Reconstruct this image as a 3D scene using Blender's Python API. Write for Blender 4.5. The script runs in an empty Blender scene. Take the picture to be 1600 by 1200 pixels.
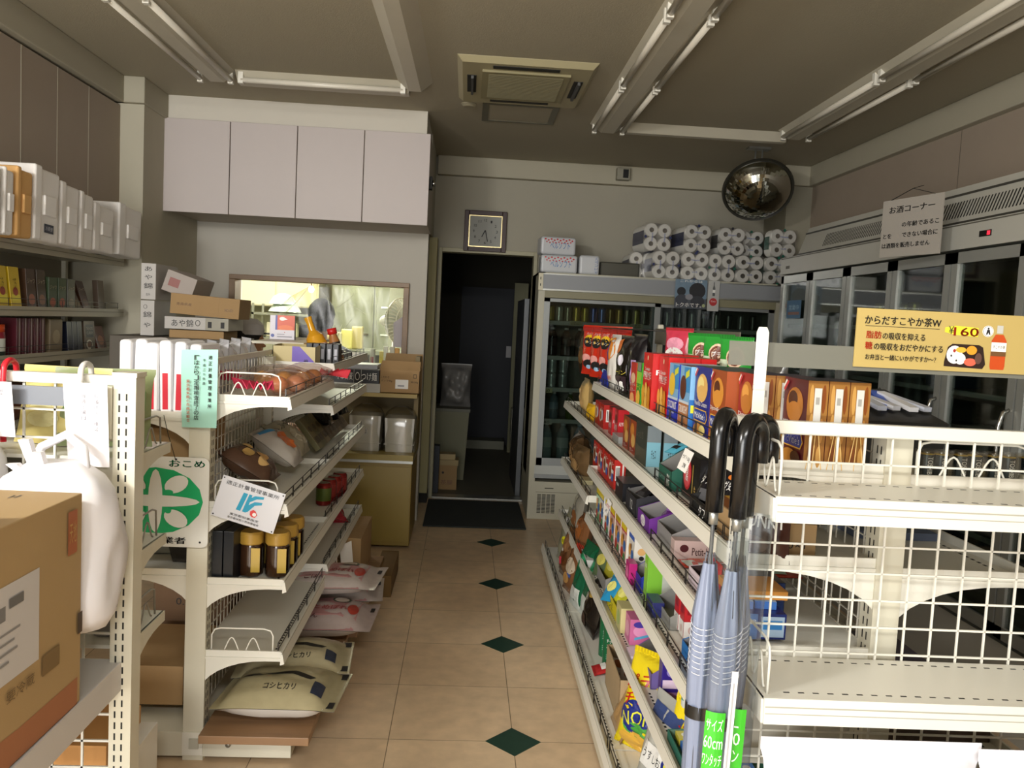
import bpy, math, random
from mathutils import Matrix, Vector
random.seed(7)
SC = bpy.context.scene
COL = SC.collection
# ---------------------------------------------------------------- camera
cam = bpy.data.cameras.new('camera'); camo = bpy.data.objects.new('camera', cam); COL.objects.link(camo)
cam.sensor_width = 36; cam.lens = 36 * 1300 / 1600; cam.clip_start = .05
def _cam():
    dy = Vector((-70, -100, 1300)).normalized()
    up = Vector((.046, -1, 0)); up = (up - dy * up.dot(dy)).normalized()
    dx = dy.cross(up)
    if dx.x < 0: dx = -dx
    # rows dx,dy,up are the world axes seen from the camera (right, down, forward)
    r = Vector((dx.x, dy.x, up.x)); d = Vector((dx.y, dy.y, up.y)); f = Vector((dx.z, dy.z, up.z))
    m = Matrix(((r.x, -d.x, -f.x, 0), (r.y, -d.y, -f.y, 0), (r.z, -d.z, -f.z, 1.54), (0, 0, 0, 1)))
    camo.matrix_world = m
_cam()
SC.camera = camo
SC.view_settings.view_transform = 'Standard'; SC.view_settings.look = 'None'
SC.view_settings.gamma = 1; SC.view_settings.exposure = 1.16; SC.view_settings.use_curve_mapping = False
# ---------------------------------------------------------------- world and daylight from the shop front
w = bpy.data.worlds.new('world'); SC.world = w; w.use_nodes = True
w.node_tree.nodes['Background'].inputs[0].default_value = (.86, .88, .92, 1)
w.node_tree.nodes['Background'].inputs[1].default_value = .6
def area(name, loc, target, sx, sy, power, col):
    l = bpy.data.lights.new(name, 'AREA'); l.shape = 'RECTANGLE'; l.size = sx; l.size_y = sy
    l.energy = power; l.color = col
    o = bpy.data.objects.new(name, l); COL.objects.link(o); o.location = loc
    o.rotation_euler = (Vector(target) - Vector(loc)).to_track_quat('-Z', 'Y').to_euler()
    return o
area('shop_front_daylight', (-1.35, -1.75, 1.25), (-.5, 4, 1.1), 1.9, 2.0, 66, (1, .985, .955))
area('front_ceiling_lamp', (.35, -.9, 2.75), (.5, 1.6, .7), 1.1, .25, 18, (1, .985, .95))
area('counter_lamp', (-2.0, .1, 2.35), (-1.1, 2.9, 1.1), .5, .25, 42, (1, .985, .955))
# ---------------------------------------------------------------- materials
def lin(c):
    if isinstance(c, str):
        c = [int(c[i:i + 2], 16) / 255 for i in (0, 2, 4)]
    return tuple((x / 12.92 if x <= .04045 else ((x + .055) / 1.055) ** 2.4) for x in c[:3]) + (1,)
MC = {}
def mat(key, rough=.55, metal=0, var=0, scale=8, bump=0, bscale=60, emit=0, alpha=1, spec=.5, coat=0):
    """key: hex colour; a plain procedural material, with optional noise variation and bump"""
    k = (key, rough, metal, var, scale, bump, bscale, emit, alpha, spec, coat)
    if k in MC: return MC[k]
    m = bpy.data.materials.new('m_' + key); m.use_nodes = True; nt = m.node_tree; b = nt.nodes['Principled BSDF']
    c = lin(key)
    b.inputs['Base Color'].default_value = c; b.inputs['Roughness'].default_value = rough
    b.inputs['Metallic'].default_value = metal; b.inputs['Specular IOR Level'].default_value = spec
    if coat: b.inputs['Coat Weight'].default_value = coat; b.inputs['Coat Roughness'].default_value = .15
    if alpha < 1: b.inputs['Alpha'].default_value = alpha
    if emit: b.inputs['Emission Color'].default_value = c; b.inputs['Emission Strength'].default_value = emit
    if var:
        tc = nt.nodes.new('ShaderNodeTexCoord'); n = nt.nodes.new('ShaderNodeTexNoise'); n.inputs['Scale'].default_value = scale
        n.inputs['Detail'].default_value = 5
        nt.links.new(tc.outputs['Object'], n.inputs['Vector'])
        mx = nt.nodes.new('ShaderNodeMix'); mx.data_type = 'RGBA'
        mx.inputs[6].default_value = tuple(x * (1 - var) for x in c[:3]) + (1,)
        mx.inputs[7].default_value = tuple(min(1, x * (1 + var)) for x in c[:3]) + (1,)
        nt.links.new(n.outputs['Fac'], mx.inputs[0]); nt.links.new(mx.outputs[2], b.inputs['Base Color'])
    if bump:
        tc = nt.nodes.new('ShaderNodeTexCoord'); n = nt.nodes.new('ShaderNodeTexNoise'); n.inputs['Scale'].default_value = bscale
        nt.links.new(tc.outputs['Object'], n.inputs['Vector'])
        bp = nt.nodes.new('ShaderNodeBump'); bp.inputs['Strength'].default_value = bump; bp.inputs['Distance'].default_value = .01
        nt.links.new(n.outputs['Fac'], bp.inputs['Height']); nt.links.new(bp.outputs[0], b.inputs['Normal'])
    MC[k] = m; return m
def clear(key='ffffff', face=.06, edge=.55, rough=.12, tint=.95):
    """thin clear plastic or glass: mostly see-through, glossier at grazing angles"""
    k = ('clear', key, face, edge, rough, tint)
    if k in MC: return MC[k]
    m = bpy.data.materials.new('m_clear'); m.use_nodes = True; nt = m.node_tree; nt.nodes.clear()
    out = nt.nodes.new('ShaderNodeOutputMaterial'); mx = nt.nodes.new('ShaderNodeMixShader')
    t = nt.nodes.new('ShaderNodeBsdfTransparent'); c = lin(key); t.inputs[0].default_value = tuple(x * tint for x in c[:3]) + (1,)
    g = nt.nodes.new('ShaderNodeBsdfGlossy'); g.inputs['Roughness'].default_value = rough
    lw = nt.nodes.new('ShaderNodeLayerWeight'); lw.inputs[0].default_value = .35
    mr = nt.nodes.new('ShaderNodeMapRange'); mr.inputs['To Min'].default_value = face; mr.inputs['To Max'].default_value = edge
    nt.links.new(lw.outputs['Facing'], mr.inputs['Value']); nt.links.new(mr.outputs[0], mx.inputs[0])
    nt.links.new(t.outputs[0], mx.inputs[1]); nt.links.new(g.outputs[0], mx.inputs[2]); nt.links.new(mx.outputs[0], out.inputs[0])
    MC[k] = m; return m
def milky(key, a, rough=.4):
    """a whitish see-through film: part diffuse, part clear"""
    k = ('milky', key, a)
    if k in MC: return MC[k]
    m = mat(key, rough, 0, 0, 8, 0, 60, 0, a).copy(); m.name = 'm_film'; MC[k] = m; return m
def floor_mat():
    m = bpy.data.materials.new('m_floor_tiles'); m.use_nodes = True; nt = m.node_tree; b = nt.nodes['Principled BSDF']
    tc = nt.nodes.new('ShaderNodeTexCoord'); mp = nt.nodes.new('ShaderNodeMapping')
    nt.links.new(tc.outputs['Object'], mp.inputs[0])
    br = nt.nodes.new('ShaderNodeTexBrick'); br.offset = 0; br.inputs['Scale'].default_value = 1
    br.inputs['Brick Width'].default_value = .457; br.inputs['Row Height'].default_value = .457; br.inputs['Mortar Size'].default_value = .0016
    br.inputs['Color1'].default_value = lin('dcc29f'); br.inputs['Color2'].default_value = lin('d6ba96'); br.inputs['Mortar'].default_value = lin('7d6a50')
    mp.inputs['Location'].default_value = (-.24 + .457 * 20, -2.952 + .457 * 20, 0)
    nt.links.new(mp.outputs[0], br.inputs[0])
    n = nt.nodes.new('ShaderNodeTexNoise'); n.inputs['Scale'].default_value = 14; n.inputs['Detail'].default_value = 8; nt.links.new(tc.outputs['Object'], n.inputs[0])
    n2 = nt.nodes.new('ShaderNodeTexNoise'); n2.inputs['Scale'].default_value = 1.6; n2.inputs['Detail'].default_value = 3; nt.links.new(tc.outputs['Object'], n2.inputs[0])
    r = nt.nodes.new('ShaderNodeMapRange'); r.inputs['From Min'].default_value = .3; r.inputs['From Max'].default_value = .75; r.inputs['To Min'].default_value = .86; r.inputs['To Max'].default_value = 1.08
    nt.links.new(n.outputs['Fac'], r.inputs[0])
    r2 = nt.nodes.new('ShaderNodeMapRange'); r2.inputs['From Min'].default_value = .3; r2.inputs['From Max'].default_value = .7; r2.inputs['To Min'].default_value = .84; r2.inputs['To Max'].default_value = 1.05
    nt.links.new(n2.outputs['Fac'], r2.inputs[0])
    ml = nt.nodes.new('ShaderNodeMath'); ml.operation = 'MULTIPLY'; nt.links.new(r.outputs[0], ml.inputs[0]); nt.links.new(r2.outputs[0], ml.inputs[1])
    vm = nt.nodes.new('ShaderNodeVectorMath'); vm.operation = 'SCALE'; nt.links.new(br.outputs[0], vm.inputs[0]); nt.links.new(ml.outputs[0], vm.inputs['Scale'])
    nt.links.new(vm.outputs[0], b.inputs['Base Color'])
    rr = nt.nodes.new('ShaderNodeMapRange'); rr.inputs['To Min'].default_value = .22; rr.inputs['To Max'].default_value = .42
    nt.links.new(n2.outputs['Fac'], rr.inputs[0]); nt.links.new(rr.outputs[0], b.inputs['Roughness'])
    return m
def wood_mat(key, sc=3, ax=(1, 14, 1)):
    m = bpy.data.materials.new('m_wood'); m.use_nodes = True; nt = m.node_tree; b = nt.nodes['Principled BSDF']; c = lin(key)
    tc = nt.nodes.new('ShaderNodeTexCoord'); mp = nt.nodes.new('ShaderNodeMapping'); mp.inputs['Scale'].default_value = ax
    n = nt.nodes.new('ShaderNodeTexNoise'); n.inputs['Scale'].default_value = sc; n.inputs['Detail'].default_value = 6
    nt.links.new(tc.outputs['Object'], mp.inputs[0]); nt.links.new(mp.outputs[0], n.inputs[0])
    cr = nt.nodes.new('ShaderNodeValToRGB'); cr.color_ramp.elements[0].position = .3; cr.color_ramp.elements[1].position = .75
    cr.color_ramp.elements[0].color = tuple(x * .7 for x in c[:3]) + (1,); cr.color_ramp.elements[1].color = tuple(min(1, x * 1.15) for x in c[:3]) + (1,)
    nt.links.new(n.outputs['Fac'], cr.inputs[0]); nt.links.new(cr.outputs[0], b.inputs['Base Color']); b.inputs['Roughness'].default_value = .45
    return m
# ---------------------------------------------------------------- mesh builder
FC = {}
def glyphs(s):
    if s in FC: return FC[s]
    c = bpy.data.curves.new('t', 'FONT'); c.body = s; c.size = 1; c.resolution_u = 2; c.align_x = 'CENTER'
    o = bpy.data.objects.new('t', c); COL.objects.link(o)
    bpy.context.view_layer.update()
    dg = bpy.context.evaluated_depsgraph_get(); e = o.evaluated_get(dg); m = e.to_mesh()
    V = [tuple(v.co) for v in m.vertices]; F = [tuple(p.vertices) for p in m.polygons]
    e.to_mesh_clear(); bpy.data.objects.remove(o); bpy.data.curves.remove(c)
    if V:
        ys = [v[1] for v in V]; xs = [v[0] for v in V]; cy = (min(ys) + max(ys)) / 2; cx = (min(xs) + max(xs)) / 2
        W = max(max(xs) - min(xs), 1e-3); H = max(max(ys) - min(ys), 1e-3)
        V = [((v[0] - cx) / W, (v[1] - cy) / H) for v in V]
    else: W = H = 1
    FC[s] = (V, F, W, H); return FC[s]
def fine(T, L):
    out = []
    st = list(T)
    while st:
        t = st.pop(); d = [math.dist(t[i], t[(i + 1) % 3]) for i in range(3)]; k = d.index(max(d))
        if d[k] <= L: out.append(t); continue
        a, b_, c = t[k], t[(k + 1) % 3], t[(k + 2) % 3]; m = ((a[0] + b_[0]) / 2, (a[1] + b_[1]) / 2); st += [(a, m, c), (m, b_, c)]
    return out
class B:
    def __init__(s): s.v = []; s.f = []; s.mi = []; s.sm = []; s.mats = []; s.xf = None
    def M(s, m):
        if m not in s.mats: s.mats.append(m)
        return s.mats.index(m)
    def add(s, V, F, m, smooth=False):
        o = len(s.v); i = s.M(m)
        if s.xf: V = [tuple(s.xf @ Vector(v)) for v in V]
        s.v += [tuple(v) for v in V]; s.f += [tuple(a + o for a in f) for f in F]; s.mi += [i] * len(F); s.sm += [smooth] * len(F)
        return s
    def box(s, x0, y0, z0, x1, y1, z1, m):
        if x0 > x1: x0, x1 = x1, x0
        if y0 > y1: y0, y1 = y1, y0
        if z0 > z1: z0, z1 = z1, z0
        V = [(x0, y0, z0), (x1, y0, z0), (x1, y1, z0), (x0, y1, z0), (x0, y0, z1), (x1, y0, z1), (x1, y1, z1), (x0, y1, z1)]
        return s.add(V, [(3, 2, 1, 0), (4, 5, 6, 7), (0, 1, 5, 4), (1, 2, 6, 5), (2, 3, 7, 6), (3, 0, 4, 7)], m)
    def hexa(s, b4, t4, m):
        return s.add(list(b4) + list(t4), [(3, 2, 1, 0), (4, 5, 6, 7), (0, 1, 5, 4), (1, 2, 6, 5), (2, 3, 7, 6), (3, 0, 4, 7)], m)
    def quad(s, a, b, c, d, m): return s.add([a, b, c, d], [(0, 1, 2, 3)], m)
    def tube(s, P, r, m, n=6, closed=False):
        P = [Vector(p) for p in P]; K = len(P); V = []; F = []
        up = None
        for i, p in enumerate(P):
            a = P[(i - 1) % K] if (closed or i) else p; b = P[(i + 1) % K] if (closed or i < K - 1) else p
            t = (b - a).normalized() if (b - a).length > 1e-9 else Vector((0, 0, 1))
            if up is None: up = t.orthogonal().normalized()
            up = (up - t * up.dot(t)); up = up.normalized() if up.length > 1e-6 else t.orthogonal().normalized()
            q = t.cross(up)
            rr = r[i] if isinstance(r, (list, tuple)) else r
            for k in range(n):
                an = 2 * math.pi * k / n; V.append(p + (up * math.cos(an) + q * math.sin(an)) * rr)
        for i in range(K if closed else K - 1):
            j = (i + 1) % K
            for k in range(n):
                l = (k + 1) % n; F.append((i * n + k, i * n + l, j * n + l, j * n + k))
        if not closed:
            F.append(tuple(range(n))[::-1]); F.append(tuple((K - 1) * n + k for k in range(n)))
        return s.add(V, F, m, n > 4)
    def lathe(s, prof, m, c=(0, 0, 0), n=20, ax='z', sq=0):
        """prof: [(r,z[,mat])] ; ax: axis of turning"""
        for i in range(len(prof) - 1):
            r0, z0 = prof[i][:2]; r1, z1 = prof[i + 1][:2]; mm = prof[i][2] if len(prof[i]) > 2 else m
            V = []
            for r, z in ((r0, z0), (r1, z1)):
                for k in range(n):
                    a = 2 * math.pi * k / n; x, y = r * math.cos(a), r * math.sin(a)
                    if sq:
                        e = max(abs(math.cos(a)), abs(math.sin(a))); q = (1 - sq) + sq / e * .92; x *= q; y *= q
                    p = {'z': (x, y, z), 'y': (x, z, y), 'x': (z, x, y)}[ax]
                    V.append((p[0] + c[0], p[1] + c[1], p[2] + c[2]))
            F = [(k, (k + 1) % n, n + (k + 1) % n, n + k) for k in range(n)]
            s.add(V, F, mm, True)
        return s
    def cyl(s, p0, p1, r, m, n=12): return s.tube([p0, p1], r, m, n)
    def prism(s, pts, d0, d1, m, plane='xz'):
        """closed 2-D outline pushed from d0 to d1 along the third axis"""
        f = {'xz': lambda a, b, d: (a, d, b), 'yz': lambda a, b, d: (d, a, b), 'xy': lambda a, b, d: (a, b, d)}[plane]
        n = len(pts); V = [f(a, b, d0) for a, b in pts] + [f(a, b, d1) for a, b in pts]
        F = [tuple(range(n)), tuple(range(2 * n - 1, n - 1, -1))] + [(i, (i + 1) % n, n + (i + 1) % n, n + i) for i in range(n)]
        return s.add(V, F, m)
    def blob(s, c, r, m, n=10, k=7, rnd=0, sq=1.0):
        V = [(c[0], c[1], c[2] - r[2])]; F = []
        for i in range(1, k):
            th = math.pi * i / k
            for j in range(n):
                a = 2 * math.pi * j / n; q = 1 + (random.random() - .5) * rnd
                V.append((c[0] + r[0] * q * math.sin(th) ** sq * math.cos(a), c[1] + r[1] * q * math.sin(th) ** sq * math.sin(a), c[2] - r[2] * q * math.cos(th)))
        V.append((c[0], c[1], c[2] + r[2])); e = len(V) - 1
        for j in range(n):
            F.append((0, 1 + (j + 1) % n, 1 + j)); F.append((e, 1 + (k - 2) * n + j, 1 + (k - 2) * n + (j + 1) % n))
        for i in range(k - 2):
            for j in range(n): F.append((1 + i * n + j, 1 + i * n + (j + 1) % n, 1 + (i + 1) * n + (j + 1) % n, 1 + (i + 1) * n + j))
        return s.add(V, F, m, True)
    # ---- flat print laid on a surface: S(u,v,off) -> point, u,v in 0..1
    def design(s, ops, S, asp=1.0, L=0, off=.0006):
        for op in ops:
            k = op[0]
            if k == 'r':
                _, x0, y0, x1, y1, m = op; N = 5
                V = [S(x0 + (x1 - x0) * i / N, y0 + (y1 - y0) * j / N, off) for j in range(N + 1) for i in range(N + 1)]
                F = [(j * (N + 1) + i, j * (N + 1) + i + 1, (j + 1) * (N + 1) + i + 1, (j + 1) * (N + 1) + i) for j in range(N) for i in range(N)]
                s.add(V, F, m)
            elif k == 'e':
                _, cx, cy, rx, ry, m = op; N = 16; V = [S(cx, cy, off)]
                for q in (.5, 1): V += [S(cx + rx * q * math.cos(2 * math.pi * i / N), cy + ry * q * math.sin(2 * math.pi * i / N), off) for i in range(N)]
                F = [(0, 1 + i, 1 + (i + 1) % N) for i in range(N)] + [(1 + i, 1 + N + i, 1 + N + (i + 1) % N, 1 + (i + 1) % N) for i in range(N)]
                s.add(V, F, m)
            elif k == 'p':
                _, pts, m = op
                if L:
                    cx = sum(p[0] for p in pts) / len(pts); cy = sum(p[1] for p in pts) / len(pts); V = []
                    for t_ in fine([(pts[i], pts[(i + 1) % len(pts)], (cx, cy)) for i in range(len(pts))], L): V += [S(a, b, off) for a, b in t_]
                    s.add(V, [(3 * i, 3 * i + 1, 3 * i + 2) for i in range(len(V) // 3)], m)
                else: s.add([S(a, b, off) for a, b in pts], [tuple(range(len(pts)))], m)
            elif k == 'b':
                _, t, cx, cy, tw, th, m = op[:7]
                for dx, dy in ((-.5, 0), (.5, 0), (0, -.5), (0, .5)): s.design([('t', t, cx + dx * .012 * (tw / max(1, len(t))) * 4, cy + dy * .02 * th, tw, th, m) + tuple(op[7:])], S, asp, L, off)
            elif k == 't':      # text, centre, box width and height in uv
                _, t, cx, cy, tw, th, m = op[:7]; V0, F, W, H = glyphs(t)
                rot = op[7] if len(op) > 7 else 0
                c, n = math.cos(rot), math.sin(rot)
                U = []
                for a, b in V0:
                    a, b = a * tw, b * th
                    if rot: a, b = (a * c - b * n / asp), (a * n * asp + b * c)
                    U.append((cx + a, cy + b))
                if L:
                    V = []; T = [(U[f[0]], U[f[i]], U[f[i + 1]]) for f in F for i in range(1, len(f) - 1)]
                    for t_ in fine(T, L): V += [S(a, b, off + .0006) for a, b in t_]
                    s.add(V, [(3 * i, 3 * i + 1, 3 * i + 2) for i in range(len(V) // 3)], m)
                else: s.add([S(a, b, off + .0006) for a, b in U], F, m)
            off += .0003
        return s
    def build(s, name, parent=None, loc=None, rot=None, bevel=0, kind=None, seg=2):
        me = bpy.data.meshes.new(name); me.from_pydata(s.v, [], s.f)
        for m in s.mats: me.materials.append(m)
        me.polygons.foreach_set('material_index', s.mi); me.polygons.foreach_set('use_smooth', s.sm); me.update()
        o = bpy.data.objects.new(name, me); COL.objects.link(o)
        if parent: o.parent = parent
        if loc: o.location = loc
        if rot is not None: o.rotation_euler = rot if isinstance(rot, (tuple, list)) else (0, 0, rot)
        if bevel:
            b = o.modifiers.new('bevel', 'BEVEL'); b.width = bevel; b.segments = seg; b.limit_method = 'ANGLE'; b.angle_limit = math.radians(50)
        if kind: o['kind'] = kind
        return o
def tag(o, label, cat, group=None, kind=None):
    o['label'] = label; o['category'] = cat
    if group: o['group'] = group
    if kind: o['kind'] = kind
    return o
def thing(name, label, cat, loc=(0, 0, 0), rot=0, group=None):
    o = bpy.data.objects.new(name, None); COL.objects.link(o); o.empty_display_size = .05
    o.location = loc; o.rotation_euler = rot if isinstance(rot, (tuple, list)) else (0, 0, rot)
    return tag(o, label, cat, group)
KIDS = {}
def dup(r, loc, rot=None, label=None, scale=None):
    c = r.copy(); COL.objects.link(c); c.location = loc
    if rot is not None: c.rotation_euler = rot if isinstance(rot, (tuple, list)) else (0, 0, rot)
    if label: c['label'] = label
    if scale: c.scale = scale
    def rec(a, b):
        for ch in a.children:
            d = ch.copy(); COL.objects.link(d); d.parent = b; rec(ch, d)
    rec(r, c); return c
R = math.radians
# common materials
CREAM = mat('dedbce', .38, var=.03, scale=5)
CREAM2 = mat('cfcab6', .42, var=.04, scale=6)
WIRE = mat('e2dfd2', .35)
DWIRE = mat('3a3632', .3, .6)
CHROME = mat('c8c8c4', .18, 1)
GLASS = clear('d4dcd8', .04, .32, .04, .86)
PLAS = clear('f4f2ea', .10, .6, .16, .97)
DARK = mat('16150f', .7)
BLACK = mat('0e0e0e', .35)
WHITE = mat('eceae4', .5)
PAPER = mat('efece6', .75)
INK = mat('1c1a1a', .6)
ALU = mat('a9aaa4', .35, .8)
CARD = mat('b08f63', .8, var=.05, scale=20)
CARD2 = mat('a08259', .85, var=.06, scale=14)
CARDIN = mat('8e8478', .9)
RED = mat('c5201c', .35); YEL = mat('e8c81c', .35); BLU = mat('1c3fa8', .35); GRN = mat('1f8a3c', .35)
def C(h, r=.35): return mat(h, r)
# ================================================================ ROOM
CEIL = mat('a29a84', .85, var=.05, scale=1.5, bump=.15, bscale=160)
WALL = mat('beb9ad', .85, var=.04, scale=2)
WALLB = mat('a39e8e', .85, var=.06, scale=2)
CORN = mat('aaa490', .7, var=.03, scale=3)
PANEL = mat('9d8f7f', .6, var=.05, scale=5)
H = 2.89
b = B(); b.box(-2.6, -2.2, -.1, 2.9, 7.2, 0, floor_mat()); b.build('floor', kind='structure')
b = B(); b.box(-2.6, -2.2, H, 2.9, 7.3, H + .1, CEIL); b.build('ceiling', kind='structure')
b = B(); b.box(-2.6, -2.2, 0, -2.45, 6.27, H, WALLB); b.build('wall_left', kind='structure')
b = B(); b.box(-2.45, -2.0, 1.84, -2.14, 5.24, 2.72, PANEL)
for y in (3.65, 4.119, 4.467, 4.82): b.box(-2.139, y - .004, 1.84, -2.1385, y + .004, 2.72, mat('c9c2ae', .5))
b.build('wall_upper_panels_left', kind='structure')
b = B(); b.box(2.71, -2.2, 0, 2.86, 7.2, H, PANEL); b.box(2.709, 4.6, 0, 2.7095, 4.606, H, mat('6d6458')); b.build('wall_right', kind='structure')
# partition wall with serving window; opening x -1.754..-.44, z .95..1.79
b = B(); X0, X1, Z0, Z1 = -1.754, -.44, .93, 1.79
b.box(-2.45, 6.27, 0, X0, 6.39, H, WALL); b.box(X1, 6.27, 0, -.315, 6.39, H, WALL)
b.box(X0, 6.27, 0, X1, 6.39, Z0, WALL); b.box(X0, 6.27, Z1, X1, 6.39, H, WALL)
b.build('wall_back_left', kind='structure')
FR = wood_mat('8a6f52', 6)
b = B()
for a in ((X0, 6.235, Z1 - .035, X1, 6.40, Z1), (X0, 6.235, Z0, X0 + .045, 6.40, Z1 - .035), (X1 - .04, 6.235, Z0, X1, 6.40, Z1 - .035), (X0 - .02, 6.2, Z0 - .03, X1 + .02, 6.42, Z0)): b.box(*a, FR)
b.build('window_1', kind='structure', bevel=.003)
# recess between the partition and the door wall
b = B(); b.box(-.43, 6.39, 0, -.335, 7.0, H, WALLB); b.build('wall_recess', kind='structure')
YS = mat('a8a178', .7, var=.08, scale=4)
b = B(); b.box(-.335, 6.9, .08, -.272, 7.12, 2.2, YS); b.box(-.345, 6.89, 0, -.27, 7.12, .08, DARK); b.build('trim_1', kind='structure')
b = B(); b.box(-.33, 7.11, 2.115, 2.86, 7.23, H, WALLB); b.box(-.4, 7.11, 0, -.248, 7.23, 2.115, WALLB); b.box(.555, 7.11, 0, 2.86, 7.23, 2.115, WALLB)
b.box(-.33, 6.4, 2.2, -.316, 7.11, H, WALLB)
b.build('wall_back', kind='structure')
b = B()
for (x0, x1, z0, z1) in ((-.262, -.235, 0, 2.14), (.54, .572, 0, 2.14), (-.235, .54, 2.105, 2.14)): b.box(x0, 7.085, z0, x1, 7.24, z1, mat('a9a488', .55, var=.05))
b.box(-.235, 7.06, 0, .54, 7.2, .018, ALU)
b.build('door_1', kind='structure', bevel=.003)
# cornices
def cornice(name, x0, y0, x1, y1):
    b = B(); b.box(x0, y0, H - .155, x1, y1, H, CORN); b.build(name, kind='structure', bevel=.006)
cornice('trim_2', -2.45, -2.0, -2.105, 5.24)
cornice('trim_3', -2.2, 5.2, -1.985, 6.27)
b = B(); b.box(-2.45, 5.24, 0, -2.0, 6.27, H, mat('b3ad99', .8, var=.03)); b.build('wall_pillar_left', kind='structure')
cornice('trim_4', -.3, 7.03, 2.75, 7.12)
cornice('trim_5', 2.66, -2.0, 2.72, 6.58)
cornice('trim_6', 2.46, 6.57, 2.72, 7.11)
b = B(); b.box(2.505, 6.62, 0, 2.71, 7.11, H, mat('8f8a78', .8)); b.build('wall_pillar_right', kind='structure')
# front wall behind the camera with the shop window opening
b = B(); b.box(-2.6, -2.2, 0, -2.35, -2.05, H, WALL); b.box(.9, -2.2, 0, 2.86, -2.05, H, WALL); b.box(-2.35, -2.2, 2.45, .9, -2.05, H, WALL); b.build('wall_front', kind='structure')
# soffit + overhead cabinets
b = B(); b.box(-1.993, 5.60, 2.742, -.32, 6.27, H, mat('cac4b6', .7, var=.03)); b.build('trim_7', kind='structure')
CABM = mat('bdb3ae', .5, var=.03, scale=3)
t = thing('overhead_cabinet', 'row of pale overhead cupboards with four flat doors above the serving window', 'cabinet', (-1.15, 5.93, 2.147))
b = B(); b.box(-.83, -.33, .012, .852, .325, .594, mat('a59b8c', .6)); b.build('body', t)
xs = [-2.008, -1.583, -1.154, -.722, -.29]
for i in range(4):
    b = B(); b.box(xs[i] + 1.15 + .003, -.352, 0, xs[i + 1] + 1.15 - .003, -.332, .594, CABM); b.build('door', t, bevel=.002)
b = B(); b.box(.852, -.30, .25, .875, -.22, .33, DARK); b.cyl((.875, -.26, .29), (.895, -.26, .29), .02, CHROME); b.build('lock', t)
b = B(); b.box(0, -.035, 0, .012, .035, .1, WHITE)
tag(b.build('wall_switch', loc=(-.315, 6.33, 2.62)), 'small white switch plate high on the dark side wall of the recess', 'switch')
# floor diamonds (inlay tiles)
GR = mat('1d3a2e', .3, var=.25, scale=30)
for i, y in enumerate((2.038, 2.952, 3.877, 4.795, 5.709)):
    s = .103; b = B(); b.prism([(0, -s), (s, 0), (0, s), (-s, 0)], 0, .0012, GR, 'xy')
    tag(b.build('floor_tile', loc=(.24, y, 0)), ['dark green diamond inlay on the beige floor, below the bottom of the picture', 'dark green diamond floor inlay nearest the camera', 'dark green diamond floor inlay, second from the camera', 'dark green diamond floor inlay, third from the camera', 'dark green diamond floor inlay closest to the doormat'][i], 'floor tile', 'green diamond inlays along the aisle')
b = B(); b.box(-.385, -.455, 0, .385, .455, .012, mat('2b302e', .95, var=.3, scale=120, bump=.6, bscale=220))
tag(b.build('doormat', loc=(.125, 6.545, 0), bevel=.005), 'dark grey ribbed doormat on the floor before the dark doorway', 'doormat')
# ================================================================ CEILING FITTINGS
FIX = mat('bdb7a4', .5, var=.06, scale=6); TUBE = mat('d8d2c2', .3)
def fixture(label, p0, p1, wd=.18, tubes=(1, -1), cap=True, drop=.0):
    p0 = Vector(p0); p1 = Vector(p1); L = (p1 - p0).length; a = math.atan2(p1.y - p0.y, p1.x - p0.x)
    t = thing('fluorescent_light', label, 'ceiling light', (p0.x, p0.y, H), a)
    b = B(); h = wd / 2
    b.hexa([(0, -h, 0), (L, -h, 0), (L, h, 0), (0, h, 0)][::1], [(0, -h * .35, -.055), (L, -h * .35, -.055), (L, h * .35, -.055), (0, h * .35, -.055)], FIX)
    b.build('housing', t)
    n = max(1, round(L / 1.2))
    for sgn in tubes:
        y = sgn * h * .78; z = -.05
        for i in range(n):
            s0 = i * L / n + .03; s1 = (i + 1) * L / n - .03
            b = B(); b.cyl((s0, y, z), (s1, y, z), .0155, TUBE, 10); b.build('tube', t)
            for q in (s0, s1):
                b = B(); b.box(q - .014, y - .014, z - .02, q + .014, y + .014, -.005, WIRE); b.build('lamp_holder', t)
    return t
fixture('long double fluorescent light on the ceiling above the left side shelves', (-1.50, 5.0, 0), (-1.56, 1.2, 0), .22)
fixture('lit-looking white fluorescent light across the ceiling in front of the overhead cupboards', (-1.38, 5.02, 0), (-.40, 5.02, 0), .2, (-1,))
fixture('fluorescent light with empty lamp holders left of the air conditioner', (-.36, 4.93, 0), (-.40, 1.2, 0), .2, ())
fixture('long double fluorescent light with hanging tubes right of the air conditioner', (.88, 5.65, 0), (.86, 1.4, 0), .24)
fixture('bare fluorescent housing across the ceiling by the round mirror', (1.0, 5.62, 0), (2.08, 5.62, 0), .16, ())
fixture('double fluorescent light on the ceiling above the right wall freezer', (2.1, 5.5, 0), (2.06, 1.5, 0), .22)
ACM = mat('a39a78', .5); ACD = mat('1c1a12', .6); ACP = mat('8b8360', .55, var=.04)
t = thing('air_conditioner', 'cream ceiling cassette air conditioner with four slots', 'air conditioner', (.255, 4.78, H))
b = B(); b.hexa([(-.37, -.42, 0), (.37, -.42, 0), (.37, .42, 0), (-.37, .42, 0)], [(-.34, -.39, -.03), (.34, -.39, -.03), (.34, .39, -.03), (-.34, .39, -.03)], ACM); b.build('frame', t, bevel=.004)
b = B(); b.box(-.235, -.28, -.042, .235, .25, -.03, ACP)
for i in range(30): b.box(-.2, -.24 + i * .0155, -.044, .2, -.235 + i * .0155, -.042, mat('7a7354'))
b.build('intake_grille', t)
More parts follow.
